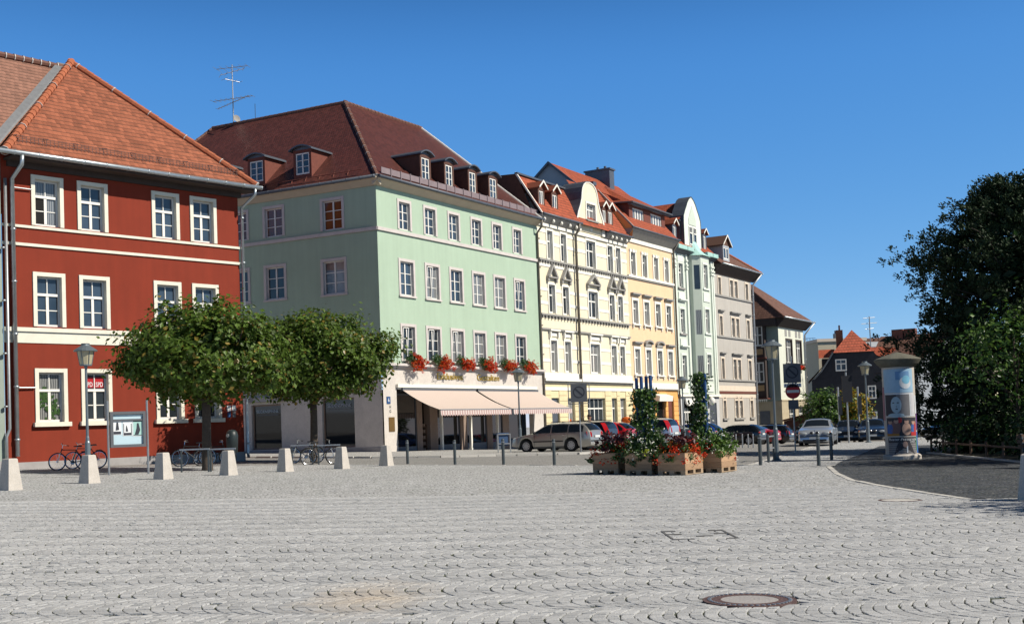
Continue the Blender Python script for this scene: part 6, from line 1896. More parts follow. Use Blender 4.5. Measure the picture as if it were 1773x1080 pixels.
pwh, prd, pbl, pmv, psk, pgn = pm('white_print', (.62, .66, .70)), pm('red_print', (.45, .03, .03)), pm('blue_print', (.04, .12, .36)), pm('mauve_print', (.28, .12, .17)), pm('skin_print', (.42, .27, .21)), pm('green_print', (.10, .26, .12))
q = poster(-62, 58, 2.2, 2.98, plb)
poster(-10, 40, 2.62, 2.9, pm('mid_blue_print', (.13, .28, .50)), .009, 'picture', q); blob(25, 2.52, 22, .2, pwh, .011, q); blob(28, 2.62, 15, .14, pm('aqua_print', (.2, .5, .68)), .013, q)
q = poster(-58, 62, 1.42, 2.18, pwh)
poster(-56, 38, 1.44, 2.14, pgr, .009, 'picture', q)
poster(-56, -10, 1.44, 2.14, pdk, .011, 'picture', q)
blob(-12, 1.8, 19, .27, pfa, .013, q, 'face'); blob(-14, 1.46, 30, .07, pfa, .0135, q, 'shoulders')
for a in (-21, -5): blob(a, 1.87, 4, .018, pdk, .016, q, 'eye')
blob(-10, 1.66, 4.5, .02, pdk, .016, q, 'mouth'); blob(-11, 1.75, 1.2, .03, pgr, .0155, q, 'nose')
poster(42, 60, 1.46, 2.14, pm('pale_print', (.55, .55, .57)), .009, 'picture', q)
poster(-88, -62, 1.3, 2.4, pmv)
q = poster(-54, 66, .78, 1.38, pdk)
for a, z, ra, rz, m in ((-40, 1.0, 13, .2, pbl), (-18, 1.05, 20, .24, pm('brown_print', (.17, .09, .08))), (22, 1.0, 17, .2, psk), (50, 1.0, 12, .2, pbl), (58, 1.05, 7, .2, prd), (-2, 1.3, 8, .1, prd)): blob(a, z, ra, rz, m, .01, q)
for a, z in ((-38, 1.24), (-14, 1.27), (22, 1.24), (50, 1.22)): blob(a, z, 8, .085, psk, .0125, q, 'head')
for a, z in ((-38, 1.3), (-14, 1.33), (22, 1.31), (50, 1.285)): blob(a, z, 8, .035, pdk, .014, q, 'hair')
poster(-54, -5, .78, .86, pm('amber_print', (.35, .16, .03)), .012, 'picture', q); poster(38, 66, .78, .9, prd, .012, 'picture', q)
q = poster(-50, 62, .16, .74, pgr)
for k in range(6): poster(-50, 62, .2 + k * .07, .225 + k * .07, pm('stripe_print', (.3, .28, .27)), .009, 'picture', q)
poster(-50, 62, .56, .74, pdk, .011, 'picture', q)
blob(0, 0, 0, 0, pdk, .012, q, 'gown', [(-26, .18), (50, .18), (38, .45), (28, .6), (-8, .6), (-16, .45)])
blob(14, .5, 9, .1, pm('dim_face_print', (.3, .2, .17)), .014, q, 'face'); poster(18, 23, .22, .5, pwh, .0135, 'picture', q)
for k, ch in enumerate('Theater-Festspiele'):
    a = view + RAD(-44 + k * 5.9)
    text_part('lettering', ch, M['paper'], q, Matrix.Translation(((rc + .016) * math.cos(a), (rc + .016) * math.sin(a), .665)) @ Matrix.Rotation(a + RAD(90), 4, 'Z') @ FACE, .115, .002)
for k, ch in enumerate('2007'):
    a = view + RAD(34 + k * 5.5)
    text_part('lettering', ch, M['paper'], q, Matrix.Translation(((rc + .016) * math.cos(a), (rc + .016) * math.sin(a), .585)) @ Matrix.Rotation(a + RAD(90), 4, 'Z') @ FACE, .09, .002)
poster(66, 84, .2, .9, pbl); poster(70, 92, .95, 1.5, pm('violet_print', (.12, .05, .2))); poster(66, 80, 1.5, 2.1, pwh)
poster(60, 66, .3, .75, pgn, .012)

# traffic signs ----------------------------------------------------------
def signpost(name, label, cat, loc, h, r=.03, rz=0):
    t = thing(name, label, cat, loc, rz)
    b = MB(); b.cyl((0, 0, -.1), (0, 0, h), r, n=8); b.build('post', M['galv'], t)
    return t
def zone_face(t, z, s, y=-.05):
    b = MB(); b.box(-s / 2, s / 2, y, y + .02, z - s * .55, z + s * .55); pn = b.build('panel', M['signgrey'], t)
    b = MB(); n = 28; ro, ri = s * .36, s * .29; zc = z + s * .06
    for k in range(n):
        a, c = 2 * math.pi * k / n, 2 * math.pi * (k + 1) / n
        b.poly([(ro * math.cos(a), y - .004, zc + ro * math.sin(a)), (ro * math.cos(c), y - .004, zc + ro * math.sin(c)), (ri * math.cos(c), y - .004, zc + ri * math.sin(c)), (ri * math.cos(a), y - .004, zc + ri * math.sin(a))])
    w2 = s * .035
    b.poly([(-ri * .74 - w2, y - .005, zc + ri * .7 - w2), (-ri * .74 + w2, y - .005, zc + ri * .7 + w2), (ri * .74 + w2, y - .005, zc - ri * .7 + w2), (ri * .74 - w2, y - .005, zc - ri * .7 - w2)])
    b.build('symbol', M['signdark'], pn, fix=False)
    return pn
q_ = Vector((3.15, 57.2, G(3.15, 57.2)))
t = signpost('zone_sign', 'square grey no parking zone sign above the beige estate car', 'road sign', q_, 3.3)
pn = zone_face(t, 2.9, .78)
b = MB(); f = .5
for x in (-f, f): b.cyl((x, .0, 2.4), (x, .0, 3.36), .022, n=6)
for z in (2.4, 3.36): b.cyl((-f, 0, z), (f, 0, z), .022, n=6)
b.build('tube_frame', M['galv'], t)
q_ = P(1377.5, 785)
t = signpost('no_entry_sign', 'round red no entry sign with a white bar over a small grey plate', 'road sign', q_, 4.0)
b = MB(); b.cyl((0, -.05, 2.56), (0, -.035, 2.56), .31, n=36); ds = b.build('disc', M['signred'], t)
b = MB(); b.box(-.255, .255, -.056, -.0505, 2.5, 2.61); b.build('bar', M['signwhite'], ds)
b = MB(); b.box(-.21, .21, -.05, -.035, 1.82, 2.2); b.build('plate', M['signgrey'], t)
b = MB(); b.cyl((-.36, .0, 2.56), (.36, 0, 2.53), .016, n=6); b.build('clamp', M['galv'], t)
pn = zone_face(t, 3.3, .72)
b = MB(); b.box(-.36, .36, -.05, -.03, 2.72, 2.88); pl = b.build('plate', M['paper'], t)
b = MB()
for k in range(9): b.box(-.31 + k * .07, -.28 + k * .07, -.054, -.0505, 2.74, 2.86)
b.build('marking', M['signdark'], pl)
q_ = Vector((18.9, 68, G(18.9, 68)))
t = signpost('sign_post', 'thin pole with dark sign panels seen from behind in front of the young trees', 'road sign', q_, 4.0, .05)
b = MB(); b.box(-.26, .3, -.1, -.06, 2.3, 3.8); b.build('panel', M['signback'], t)
for px, lab in ((1449, 'short grey pole with a small sign at the green young tree'), (1483, 'short grey pole with a slim dark sign at the yellow young tree')):
    p = Vector(((px - 886) / 2079 * 78, 78, 0)); p.z = G(p.x, p.y); t = signpost('sign_post', lab, 'road sign', p, 3.6, .06)
    b = MB(); b.box(-.02, .2, -.1, -.07, 1.8, 3.0); b.build('panel', M['signback'], t)
# ================================================================== PLANTS
def lerp(a, b, t): return a + (b - a) * t

def clump_cloud(b, clumps, n, sz, mis, spread=.35, up=.5, jit=.7):
    "clumps: (centre, outward normal, radius)"
    for c, nr, r in clumps:
        for _ in range(n):
            o = Vector((random.gauss(0, 1), random.gauss(0, 1), random.gauss(0, .8))) * r * spread
            leafq(b, c + o, nr + Vector((0, 0, up)), sz * random.uniform(.65, 1.35), random.choice(mis), jit)

def limb(b, p, q, r0, r1, wob=.08, n=5):
    p, q = Vector(p), Vector(q); L_ = (q - p).length
    pts = []
    for k in range(n + 1):
        o = Vector((random.gauss(0, 1), random.gauss(0, 1), random.gauss(0, .5))) * wob * L_ * .3 * (0 < k < n)
        pts.append(p.lerp(q, k / n) + o)
    b.tube(pts, [lerp(r0, r1, k / n) for k in range(n + 1)], 7)

def noise3(p, s=1.0):
    from mathutils import noise
    return noise.noise(Vector(p) * s)

def street_tree(label, base, cx, rx, ry, z0, z1, seed, leaves=34, clumps=620, crown_off=(0, 0)):
    random.seed(seed)
    t = thing('street_tree', label, 'tree', base, 0, 'clipped round trees in front of the houses')
    zc, rz = (z0 + z1) / 2, (z1 - z0) / 2
    ox, oy = crown_off
    b = MB()
    b.tube([(0, 0, -.2), (.01, 0, .1), (0, .0, 1.0), (.02, .01, 1.9), (.0, .02, z0 + .5)], [.24, .19, .155, .145, .15], 12)
    for k in range(9):
        a = 2 * math.pi * k / 9 + random.uniform(-.2, .2)
        r_ = random.uniform(.45, .75)
        e = Vector((ox + rx * r_ * math.cos(a), oy + ry * r_ * math.sin(a), zc + rz * random.uniform(-.3, .5)))
        s_ = Vector((0, 0, z0 + random.uniform(-.1, .5)))
        limb(b, s_, e, .08, .025)
        for _ in range(2): limb(b, s_.lerp(e, random.uniform(.5, .8)), e + Vector((random.gauss(0, .5), random.gauss(0, .5), random.uniform(0, .6))), .035, .012, n=3)
    b.build('trunk', M['bark'], t, smooth=True)
    b = MB(); cl = []
    while len(cl) < clumps:
        u = Vector((random.gauss(0, 1), random.gauss(0, 1), random.gauss(0, 1))).normalized()
        r = random.random() ** .28
        f = 1 + .34 * noise3(u * 2.1 + Vector((seed, 0, 0))) + .22 * noise3(u * 5 + Vector((0, seed, 0)))
        if u.z < 0: u = Vector((u.x, u.y, u.z * .82))
        p = Vector((ox + u.x * rx * r * f, oy + u.y * ry * r * f, zc + u.z * rz * r * f))
        if p.z < z0 - .15: continue
        # hollows that let the dark inside show
        if noise3(p * 1.1 + Vector((0, 0, seed))) < -.13 and r > .7 and random.random() < .85: continue
        cl.append((p, u, random.uniform(.55, .9)))
    clump_cloud(b, cl, leaves, .185, [0] * 11 + [1], .30, .5, .6)
    for _ in range(900):
        u = Vector((random.gauss(0, 1), random.gauss(0, 1), random.gauss(0, 1))).normalized() * random.random() ** .5 * .72
        leafq(b, Vector((ox + u.x * rx, oy + u.y * ry, zc + u.z * rz)), u, .5, 0)
    # stray shoots
    for _ in range(16):
        a = random.uniform(0, 6.28); u = Vector((math.cos(a) * rx, math.sin(a) * ry, random.uniform(.0, .9) * rz))
        p0 = Vector((ox, oy, zc)) + u * random.uniform(.85, 1.0)
        for k in range(9): leafq(b, p0 + Vector((u.x * .02 * k, u.y * .02 * k, .06 * k)) + Vector((random.gauss(0, .04),) * 3), u, .15, 0)
    b.build('crown', [M['leaf'], M['leaftip']], t, fix=False)
    return t
A_ = P(359, 814); B_ = P(545, 800)
street_tree('round clipped street tree in front of the red house', A_, 0, 2.8, 2.6, 2.25, 5.6, 11, crown_off=(.05, 0), clumps=1000)
street_tree('round clipped street tree before the dark side of the green corner house', B_, 0, 2.95, 2.6, 2.4, 6.0, 23, crown_off=(.35, 0), clumps=1050)
random.seed(5)
# upright shoot at the right of the second crown, and its twiggy side
def small_tree(label, base, rx, rz, zc, mats, seed, n=160, lf=26, sz=.2, trunk=.1, name='young_tree', group=None, cat='tree', zmin=.3, jit=.7):
    random.seed(seed)
    t = thing(name, label, cat, base, 0, group)
    b = MB(); b.tube([(0, 0, -.2), (.03, 0, zc * .5), (0, .02, zc + rz * .4)], [trunk, trunk * .8, trunk * .3], 8)
    for k in range(7):
        a = 6.28 * k / 7 + random.uniform(-.3, .3)
        limb(b, (0, 0, zc * random.uniform(.4, .8)), (rx * .7 * math.cos(a), rx * .7 * math.sin(a), zc + rz * random.uniform(-.2, .7)), trunk * .4, trunk * .12, n=4)
    b.build('trunk', M['bark'], t, smooth=True)
    b = MB(); cl = []
    while len(cl) < n:
        u = Vector((random.gauss(0, 1), random.gauss(0, 1), random.gauss(0, 1))).normalized(); r = random.random() ** .4
        f = 1 + .4 * noise3(u * 2.4 + Vector((seed * 3, 0, 0)))
        p = Vector((u.x * rx * r * f, u.y * rx * r * f, zc + u.z * rz * r * f))
        if p.z > zmin: cl.append((p, u, random.uniform(.5, .85) * rx * .45))
    clump_cloud(b, cl, lf, sz, list(range(len(mats))), .4, .45, jit)
    b.build('crown', [M[m] for m in mats], t, fix=False)
    return t

small_tree('small bright green young tree in front of the slate house', gz(20.6, 80), 1.35, 1.45, 2.15, ['leafmid', 'leafbright'], 3, n=150, sz=.2)
small_tree('small young tree turning yellow beside the lamp before the slate house', gz(22.6, 80), 1.15, 1.45, 2.1, ['leafyellow', 'leafbright', 'leafyellow'], 4, n=130, sz=.2)

# park on the right --------------------------------------------------------
def conifer(label, base, H, R_, seed, tiers=26, per=15, name='pine_tree', group=None):
    "dark many-branched conifer: boughs that carry bushy needle tufts"
    random.seed(seed)
    t = thing(name, label, 'tree', base, 0, group)
    b = MB(); b.tube([(0, 0, -.3), (.05, 0, H * .3), (0, .05, H * .95)], [.3, .22, .05], 10)
    fb = MB()
    for k in range(tiers):
        z = lerp(.8, H * .97, (k / (tiers - 1)) ** .9)
        rr = R_ * (1 - .12 * (z / H)) * math.sqrt(max(.05, 1 - (z / H) ** 2.6)) * random.uniform(.82, 1.12)
        for j in range(per):
            a = 6.283 * j / per + random.uniform(-.25, .25) + k * .7
            l = rr * random.uniform(.86, 1.03) * (1 + .34 * max(-.3, noise3((math.cos(a) * 1.3 + seed, math.sin(a) * 1.3, z * .62))))
            e = Vector((l * math.cos(a), l * math.sin(a), z + l * random.uniform(-.12, .22)))
            if j % 3 == 0: limb(b, (0, 0, z - .2), e, .06, .015, n=3)
            for q in range(7):
                f = lerp(.62, 1.0, q / 6)
                c = Vector((0, 0, z)).lerp(e, f) + Vector((random.gauss(0, .2), random.gauss(0, .2), random.gauss(0, .17)))
                u = Vector((math.cos(a), math.sin(a), .5))
                for _ in range(27):
                    dd = (u * .8 + Vector((random.gauss(0, .7), random.gauss(0, .7), random.gauss(.25, .6)))).normalized()
                    s_ = random.uniform(.10, .18); side = dd.orthogonal().normalized() * .032
                    side = Quaternion(dd, random.random() * 6.28) @ side
                    i = len(fb.v); p = c + dd * .03 + Vector((random.gauss(0, .085), random.gauss(0, .085), random.gauss(0, .08)))
                    fb.v += [p - side * .4, p + dd * s_ * .6 - side, p + dd * s_, p + dd * s_ * .6 + side]
                    fb.f.append((i, i + 1, i + 2, i + 3)); fb.uv.append(None); fb.mi.append(0)
    for _ in range(2600):  # oversized inner leaves, added to block light through the crown
        z = random.uniform(.7, H * .93); a = random.random() * 6.283
        l = R_ * .72 * math.sqrt(max(.05, 1 - (z / H) ** 2.6)) * random.random() ** .5
        leafq(fb, Vector((l * math.cos(a), l * math.sin(a), z)), (math.cos(a), math.sin(a), .3), .55, 0)
    b.build('trunk', M['branch'], t, smooth=True)
    fb.build('crown', [M['leafdark']], t, fix=False)
    return t
conifer('tall very dark dense conifer rising at the right edge behind the rail fence', Vector((20.5, 47.5, G(20.5, 47.5))), 10.7, 5.3, 41, tiers=30, per=24)
conifer('second dark conifer filling the corner behind the tall one', Vector((27.5, 45.0, G(27.5, 45.0))), 11.5, 4.8, 43, tiers=20, per=14)
small_tree('slender park tree with lit light green drooping sprays before the dark conifer', Vector((17.4, 41.5, G(17.4, 41.5))), 2.2, 2.0, 3.4, ['leafmid', 'leafbright', 'leafmid'], 9, n=120, lf=24, sz=.16, trunk=.08, name='park_tree')
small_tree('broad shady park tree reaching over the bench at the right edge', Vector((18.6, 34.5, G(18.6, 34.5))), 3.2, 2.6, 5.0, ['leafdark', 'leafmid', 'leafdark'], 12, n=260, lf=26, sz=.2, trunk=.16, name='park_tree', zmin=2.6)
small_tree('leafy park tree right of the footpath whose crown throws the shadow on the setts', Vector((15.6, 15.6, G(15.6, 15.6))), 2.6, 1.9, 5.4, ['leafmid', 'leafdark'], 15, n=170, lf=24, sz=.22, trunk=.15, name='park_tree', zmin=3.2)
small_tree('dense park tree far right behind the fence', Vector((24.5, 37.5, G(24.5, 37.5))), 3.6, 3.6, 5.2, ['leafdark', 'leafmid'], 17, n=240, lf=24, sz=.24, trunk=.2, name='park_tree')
def bush(label, base, rx, rz, mats, seed, n=130, sz=.16):
    random.seed(seed)
    t = thing('bush', label, 'bush', base, 0, 'shaded bushes behind the rail fence')
    b = MB()
    for k in range(7):
        a = 6.28 * k / 7; limb(b, (0, 0, -.1), (rx * .6 * math.cos(a), rx * .6 * math.sin(a), rz * 1.2), .03, .01, n=3)
    b.build('stem', M['bark'], t)
    b = MB(); cl = []
    while len(cl) < n:
        u = Vector((random.gauss(0, 1), random.gauss(0, 1), abs(random.gauss(0, 1)))).normalized(); r = random.random() ** .4
        f = 1 + .35 * noise3(u * 2.5 + Vector((seed, 0, 0)))
        cl.append((Vector((u.x * rx * r * f, u.y * rx * r * f, .1 + u.z * rz * 1.7 * r * f)), u, rx * .4))
    clump_cloud(b, cl, 24, sz, list(range(len(mats))), .4, .5)
    b.build('foliage', [M[m] for m in mats], t, fix=False)
    return t
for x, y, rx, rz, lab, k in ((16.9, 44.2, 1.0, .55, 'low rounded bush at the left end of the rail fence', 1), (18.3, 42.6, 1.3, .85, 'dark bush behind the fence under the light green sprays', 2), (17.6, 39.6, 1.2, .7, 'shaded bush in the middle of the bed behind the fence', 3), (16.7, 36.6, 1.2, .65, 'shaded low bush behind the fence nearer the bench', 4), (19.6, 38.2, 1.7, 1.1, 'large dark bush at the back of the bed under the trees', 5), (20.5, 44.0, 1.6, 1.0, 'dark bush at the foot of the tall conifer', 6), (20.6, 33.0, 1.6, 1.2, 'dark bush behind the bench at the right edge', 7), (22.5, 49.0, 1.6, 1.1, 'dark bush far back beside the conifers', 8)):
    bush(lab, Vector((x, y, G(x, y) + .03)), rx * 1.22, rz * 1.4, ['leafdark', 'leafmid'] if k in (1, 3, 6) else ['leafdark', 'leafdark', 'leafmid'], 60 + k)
random.seed(77)
# low rail fence
fp = [P(1600, 784), P(1640, 786), P(1672, 791.5), P(1697, 793), P(1733, 797), P(1775, 803)]
fp = [Vector((lerp(15.75, 14.55, k / 7), lerp(45.5, 33.2, k / 7), 0)) for k in range(8)]
for p in fp: p.z = G(p.x, p.y)
t = thing('rail_fence', 'low rustic wooden rail fence edging the shaded planting bed', 'fence', fp[0])
for p in fp:
    q = p - fp[0]
    b = MB(); b.cyl(q + Vector((0, 0, -.2)), q + Vector((0, 0, .56)), .045, n=8); b.build('post', M['railwood'], t)
b = MB()
for p, q in zip(fp, fp[1:]): b.cyl(p - fp[0] + Vector((-.03, -.05, .42)), q - fp[0] + Vector((-.03, -.05, .42 + random.uniform(-.02, .02))), .035, n=7)
b.build('rail', M['railwood'], t)
bd_ = MB()
for p, q in zip(fp, fp[1:]): bd_.hexa([*(a - fp[0] + Vector(o) for a, o in ((p, (-.2, 0, -.1)), (p, (-.05, 0, -.1)), (q, (-.05, 0, -.1)), (q, (-.2, 0, -.1)), (p, (-.2, 0, .05)), (p, (-.05, 0, .05)), (q, (-.05, 0, .05)), (q, (-.2, 0, .05))))])
t2 = tag(bd_.build('bed_edging', M['kerbstone']), 'pale stone edging at the foot of the rail fence', 'edging'); t2.location = fp[0]

# planters with flowers and climbers -----------------------------------------
BETA = RAD(-32)
def planter(label, loc, w_=.80, d_=1.18, h=.46):
    t = thing('wooden_planter', label, 'planter', loc, BETA, 'wooden planters on pallets in the square')
    b = MB()
    for x in (.0, w_ / 2 - .07, w_ - .14): b.box(x, x + .14, .0, d_, .0, .02)
    for y in (0, d_ / 2 - .07, d_ - .14):
        for x in (.0, w_ / 2 - .07, w_ - .14): b.box(x + .002, x + .138, y, y + .14, .021, .10)
    for y in (0, d_ / 2 - .07, d_ - .14): b.box(0, w_, y, y + .14, .101, .122)
    b.build('pallet', M['pallet'], t)
    b = MB(); e = .028; z0, z1 = .124, .124 + h
    b.box(0, w_, 0, e, z0, z1); b.box(0, w_, d_ - e, d_, z0, z1); b.box(0, e, e, d_ - e, z0, z1 - .002); b.box(w_ - e, w_, e, d_ - e, z0, z1 - .002)
    for x in (e, w_ - e - .05):
        for y in (e, d_ - e - .05): b.box(x, x + .05, y, y + .05, z0, z1 - .03)
    b.build('box', M['wood'], t)
    b = MB(); b.box(e + .051, w_ - e - .051, e + .051, d_ - e - .051, z0, z1 - .08); b.build('soil', M['soil'], t)
    return t, z1
def flowers(t, z1, w_, d_, spec, seed, name='flowers'):
    "spec: list of (part name, material, n clumps, leaves, height lo, hi, overhang, size)"
    random.seed(seed)
    for nm, m, n, lf, h0, h1, ov, sz in spec:
        b = MB()
        for _ in range(n):
            c = Vector((random.uniform(-ov, w_ + ov), random.uniform(-ov, d_ + ov), z1 + random.uniform(h0, h1)))
            if c.x < 0 or c.y < 0 or c.x > w_ or c.y > d_: c.z = z1 + random.uniform(min(h0, -.25), h0 * .3 + .1)
            petals(b, c, .13, .13, .11, lf, sz, 0)
        b.build(nm, M[m], t, fix=False)
sp = P(1027, 820.5), P(1083, 821.5), P(1139.5, 822.5), P(1203, 818)
t1, z1 = planter('wooden planter with red geraniums and dark purple leaves, leftmost of the group', sp[0])
flowers(t1, z1, .8, 1.18, [('foliage', 'leafmid', 34, 20, -.05, .22, .1, .10), ('purple_foliage', 'leafpurple', 26, 22, .1, .55, .0, .11), ('red_blossom', 'flred', 34, 14, -.05, .25, .14, .07)], 1)
t2, z1 = planter('wooden planter with white daisies below the tall pair of blue climbing poles', sp[1])
flowers(t2, z1, .8, 1.18, [('foliage', 'leafvine', 44, 22, -.05, .5, .08, .10), ('lime_foliage', 'flyellow', 12, 16, -.02, .1, .1, .09), ('white_blossom', 'flwhite', 50, 5, .05, .55, .1, .06)], 2)
t3, z1 = planter('wooden planter with red and orange flowers at the front right of the group', sp[2])
flowers(t3, z1, .8, 1.18, [('foliage', 'leafmid', 34, 20, -.05, .3, .08, .10), ('purple_foliage', 'leafpurple', 20, 20, .1, .45, .0, .11), ('red_blossom', 'flred', 44, 14, -.05, .28, .12, .07), ('orange_blossom', 'florange', 20, 12, .0, .35, .1, .07)], 3)
t4, z1 = planter('wooden planter with green leaves and white blossom under the single vine column', sp[3], d_=1.1)
flowers(t4, z1, .8, 1.1, [('foliage', 'leafbright', 50, 22, -.02, .45, .05, .10), ('dark_foliage', 'leafvine', 30, 22, .0, .55, .03, .10), ('white_blossom', 'flwhite', 40, 6, .15, .6, .05, .07), ('red_blossom', 'flred', 8, 10, .1, .4, .1, .07)], 4)
def climber(label, base, posts, H, spread, seed, n=150, voff=0):
    random.seed(seed)
    t = thing('climber_frame', label, 'climbing plant', base, BETA, 'blue poles with climbing plants')
    for x, y, h in posts:
        b = MB(); b.cyl((x, y, .2), (x, y, h), .048, n=10); b.build('pole', M['bluepost'], t)
    b = MB()
    for z in (1.0, 1.7, 2.2):
        for (x0, y0, _), (x1, y1, _) in zip(posts, posts[1:]): b.cyl((x0, y0, z), (x1, y1, z), .02, n=6)
    b.build('crosspiece', M['bluepost'], t)
    b = MB()
    mx, my = sum(p[0] for p in posts) / len(posts), sum(p[1] for p in posts) / len(posts)
    for _ in range(n):
        z = H * (random.random() ** 1.5) * .98 + .35
        k = random.choice(posts)
        f = 1 - .74 * min(1, z / H)
        c_off = voff
        c = Vector((lerp(k[0], mx, .3) + c_off + random.gauss(0, spread * f), lerp(k[1], my, .3) + random.gauss(0, spread * f), min(z, H)))
        clump_cloud(b, [(c, Vector((random.gauss(0, 1), random.gauss(0, 1), .2)), .26)], 24, .10, [0, 0, 0, 1], .34, .3)
    for _ in range(40):
        c = Vector((mx + random.gauss(0, spread * 1.3), my + random.gauss(0, spread * 1.3), random.uniform(.6, H)))
        leafq(b, c, (0, 0, 1), .1, 1)
    b.build('vine', [M['leafvine'], M['leafbright']], t, fix=False)
    b = MB()
    for _ in range(60): leafq(b, Vector((mx + random.gauss(0, spread * 1.1), my + random.gauss(0, spread * 1.1), random.uniform(.8, H * .8))), (0, -1, .3), .07, 0)
    b.build('white_blossom', M['flwhite'], t, fix=False)
    return t
def inpl(i, x, y):
    c, s_ = math.cos(BETA), math.sin(BETA)
    p = sp[i]
    return Vector((p.x + c * x - s_ * y, p.y + s_ * x + c * y, p.z))
climber('vine-covered group of four tall blue poles in the daisy planter', inpl(1, .4, .55), [(-.22, .0, 2.66), (-.07, .0, 2.68), (.0, .17, 2.7), (.13, .17, 2.72)], 2.2, .17, 21, n=210)
climber('single vine column with one thick blue pole rising behind the right planters', inpl(3, .15, .5), [(-.05, .0, 2.72), (.06, -.02, 2.74)], 2.62, .13, 22, n=130, voff=-.13)
# ================================================================== CARS
def interp(pts, x):
    if x <= pts[0][0]: return pts[0][1]
    for (x0, y0), (x1, y1) in zip(pts, pts[1:]):
        if x <= x1:
            t = (x - x0) / (x1 - x0)
            return y0 + (y1 - y0) * t
    return pts[-1][1]

def make_car(label, kind, paint, loc, heading, group='parked cars', detail=True, scale=1.0):
    """x = forward (front at +), y = left.  car > body, window, wheel > rim, headlight, tail_light, ..."""
    t = thing('parked_car', label, 'car', loc, heading, group)
    t.scale = (scale,) * 3
    if kind == 'estate':
        Ln, W, Hh, wb0, wb1, Rw = 4.55, 1.77, 1.47, 1.36, -1.22, .315
        top = [(-2.27, .55), (-2.26, .88), (-2.20, 1.0), (-2.02, 1.22), (-1.86, 1.36), (-1.7, 1.42), (-.6, 1.47), (.15, 1.44), (.32, 1.38), (1.02, .99), (1.1, .96), (1.7, .86), (2.1, .74), (2.24, .6), (2.28, .45)]
        glass_x = (-2.0, .98); roof_x = (-1.78, .22); pill = (-1.05, -.08)
    elif kind == 'mpv':
        Ln, W, Hh, wb0, wb1, Rw = 4.2, 1.76, 1.62, 1.3, -1.22, .32
        top = [(-2.1, .5), (-2.09, .95), (-2.03, 1.1), (-1.9, 1.42), (-1.78, 1.54), (-1.6, 1.6), (-.3, 1.63), (.3, 1.58), (.45, 1.5), (1.2, 1.06), (1.28, 1.02), (1.75, .9), (2.0, .75), (2.1, .5)]
        glass_x = (-1.95, 1.15); roof_x = (-1.74, .36); pill = (-.95, .05)
    elif kind == 'hatch':
        Ln, W, Hh, wb0, wb1, Rw = 4.0, 1.7, 1.43, 1.22, -1.22, .3
        top = [(-2.0, .5), (-1.99, .9), (-1.93, 1.0), (-1.6, 1.26), (-1.42, 1.36), (-1.2, 1.41), (-.2, 1.43), (.2, 1.4), (.36, 1.34), (1.0, .98), (1.08, .95), (1.6, .84), (1.88, .7), (2.0, .48)]
        glass_x = (-1.85, .96); roof_x = (-1.35, .28); pill = (-.9, -.1)
    else:
        Ln, W, Hh, wb0, wb1, Rw = 4.47, 1.74, 1.41, 1.38, -1.34, .315
        top = [(-2.23, .5), (-2.22, .86), (-2.12, 1.0), (-1.6, 1.04), (-1.5, 1.06), (-.92, 1.34), (-.7, 1.39), (-.2, 1.415), (.1, 1.4), (.28, 1.34), (1.0, 1.0), (1.1, .97), (1.75, .86), (2.1, .74), (2.2, .6), (2.24, .42)]
        glass_x = (-1.46, .96); roof_x = (-.75, .2); pill = (-.62, .02)
    N_ = 72
    xs_ = [top[0][0] + (top[-1][0] - top[0][0]) * k / N_ for k in range(N_ + 1)]
    # keep the ends dense
    x0_, x1_ = top[0][0], top[-1][0]
    belt = lambda x: .90 + .03 * (1 - (x - x0_) / (x1_ - x0_))
    def half(x):
        e = min(x - x0_, x1_ - x)
        return W / 2 * (1 - .16 * max(0, 1 - e / .55) ** 2)
    def edge(x):
        "roof-edge / bonnet-edge point (y, z)"
        zt = interp(top, x); h = half(x)
        k = max(0, min(1, (zt - belt(x)) / (Hh - belt(x))))
        return h * (.93 - .23 * k), zt - .035 - .03 * k
    def low(x):
        z = .2
        for wx in (wb0, wb1):
            d = abs(x - wx)
            if d < Rw + .07: z = max(z, Rw + math.sqrt(max(0, (Rw + .07) ** 2 - d * d)))
        e = min(x - x0_, x1_ - x)
        return z + .1 * max(0, 1 - e / .3)
    rows = []
    for x in xs_:
        h = half(x); ye, ze = edge(x); zl = low(x); zb = min(belt(x), ze - .015)
        zm = lerp(zl, zb, .55); zs = lerp(zl, zb, .12)
        zt = interp(top, x)
        rows.append([(x, 0, zl), (x, h * .9, zl), (x, h * .985, zs), (x, h, zm), (x, h * .975, zb), (x, ye, ze), (x, ye * .55, ze + (zt - ze) * .85), (x, 0, zt)])
    b = MB()
    full = [r + [(p[0], -p[1], p[2]) for p in reversed(r[1:-1])] for r in rows]
    m = len(full[0])
    for r in full: b.add(r)
    for k in range(len(full) - 1):
        b.faces(k * m, [(j, (j + 1) % m, m + (j + 1) % m, m + j) for j in range(m)])
    b.faces(0, [tuple(range(m))]); b.faces((len(full) - 1) * m, [tuple(range(m - 1, -1, -1))])
    body = b.build('body', paint, t, smooth=True)
    me = body.data
    try: me.set_sharp_from_angle(angle=RAD(38))
    except Exception: pass
    # side windows
    def sidept(x, v, s_, off=.012):
        h = half(x); ye, ze = edge(x); zb = min(belt(x), ze - .015)
        z0, z1 = zb + .035, ze - .045
        y0, y1 = h * .975 - (h * .975 - ye) * (z0 - zb) / max(.02, ze - zb), h * .975 - (h * .975 - ye) * (z1 - zb) / max(.02, ze - zb)
        return (x, s_ * (lerp(y0, y1, v) + off), lerp(z0, z1, v))
    spans = [(glass_x[0] + .12, pill[0] - .04), (pill[0] + .04, pill[1] - .04), (pill[1] + .04, glass_x[1] - .1)]
    if kind == 'sedan': spans = [(glass_x[0] + .22, pill[0] - .03)] + spans[1:]
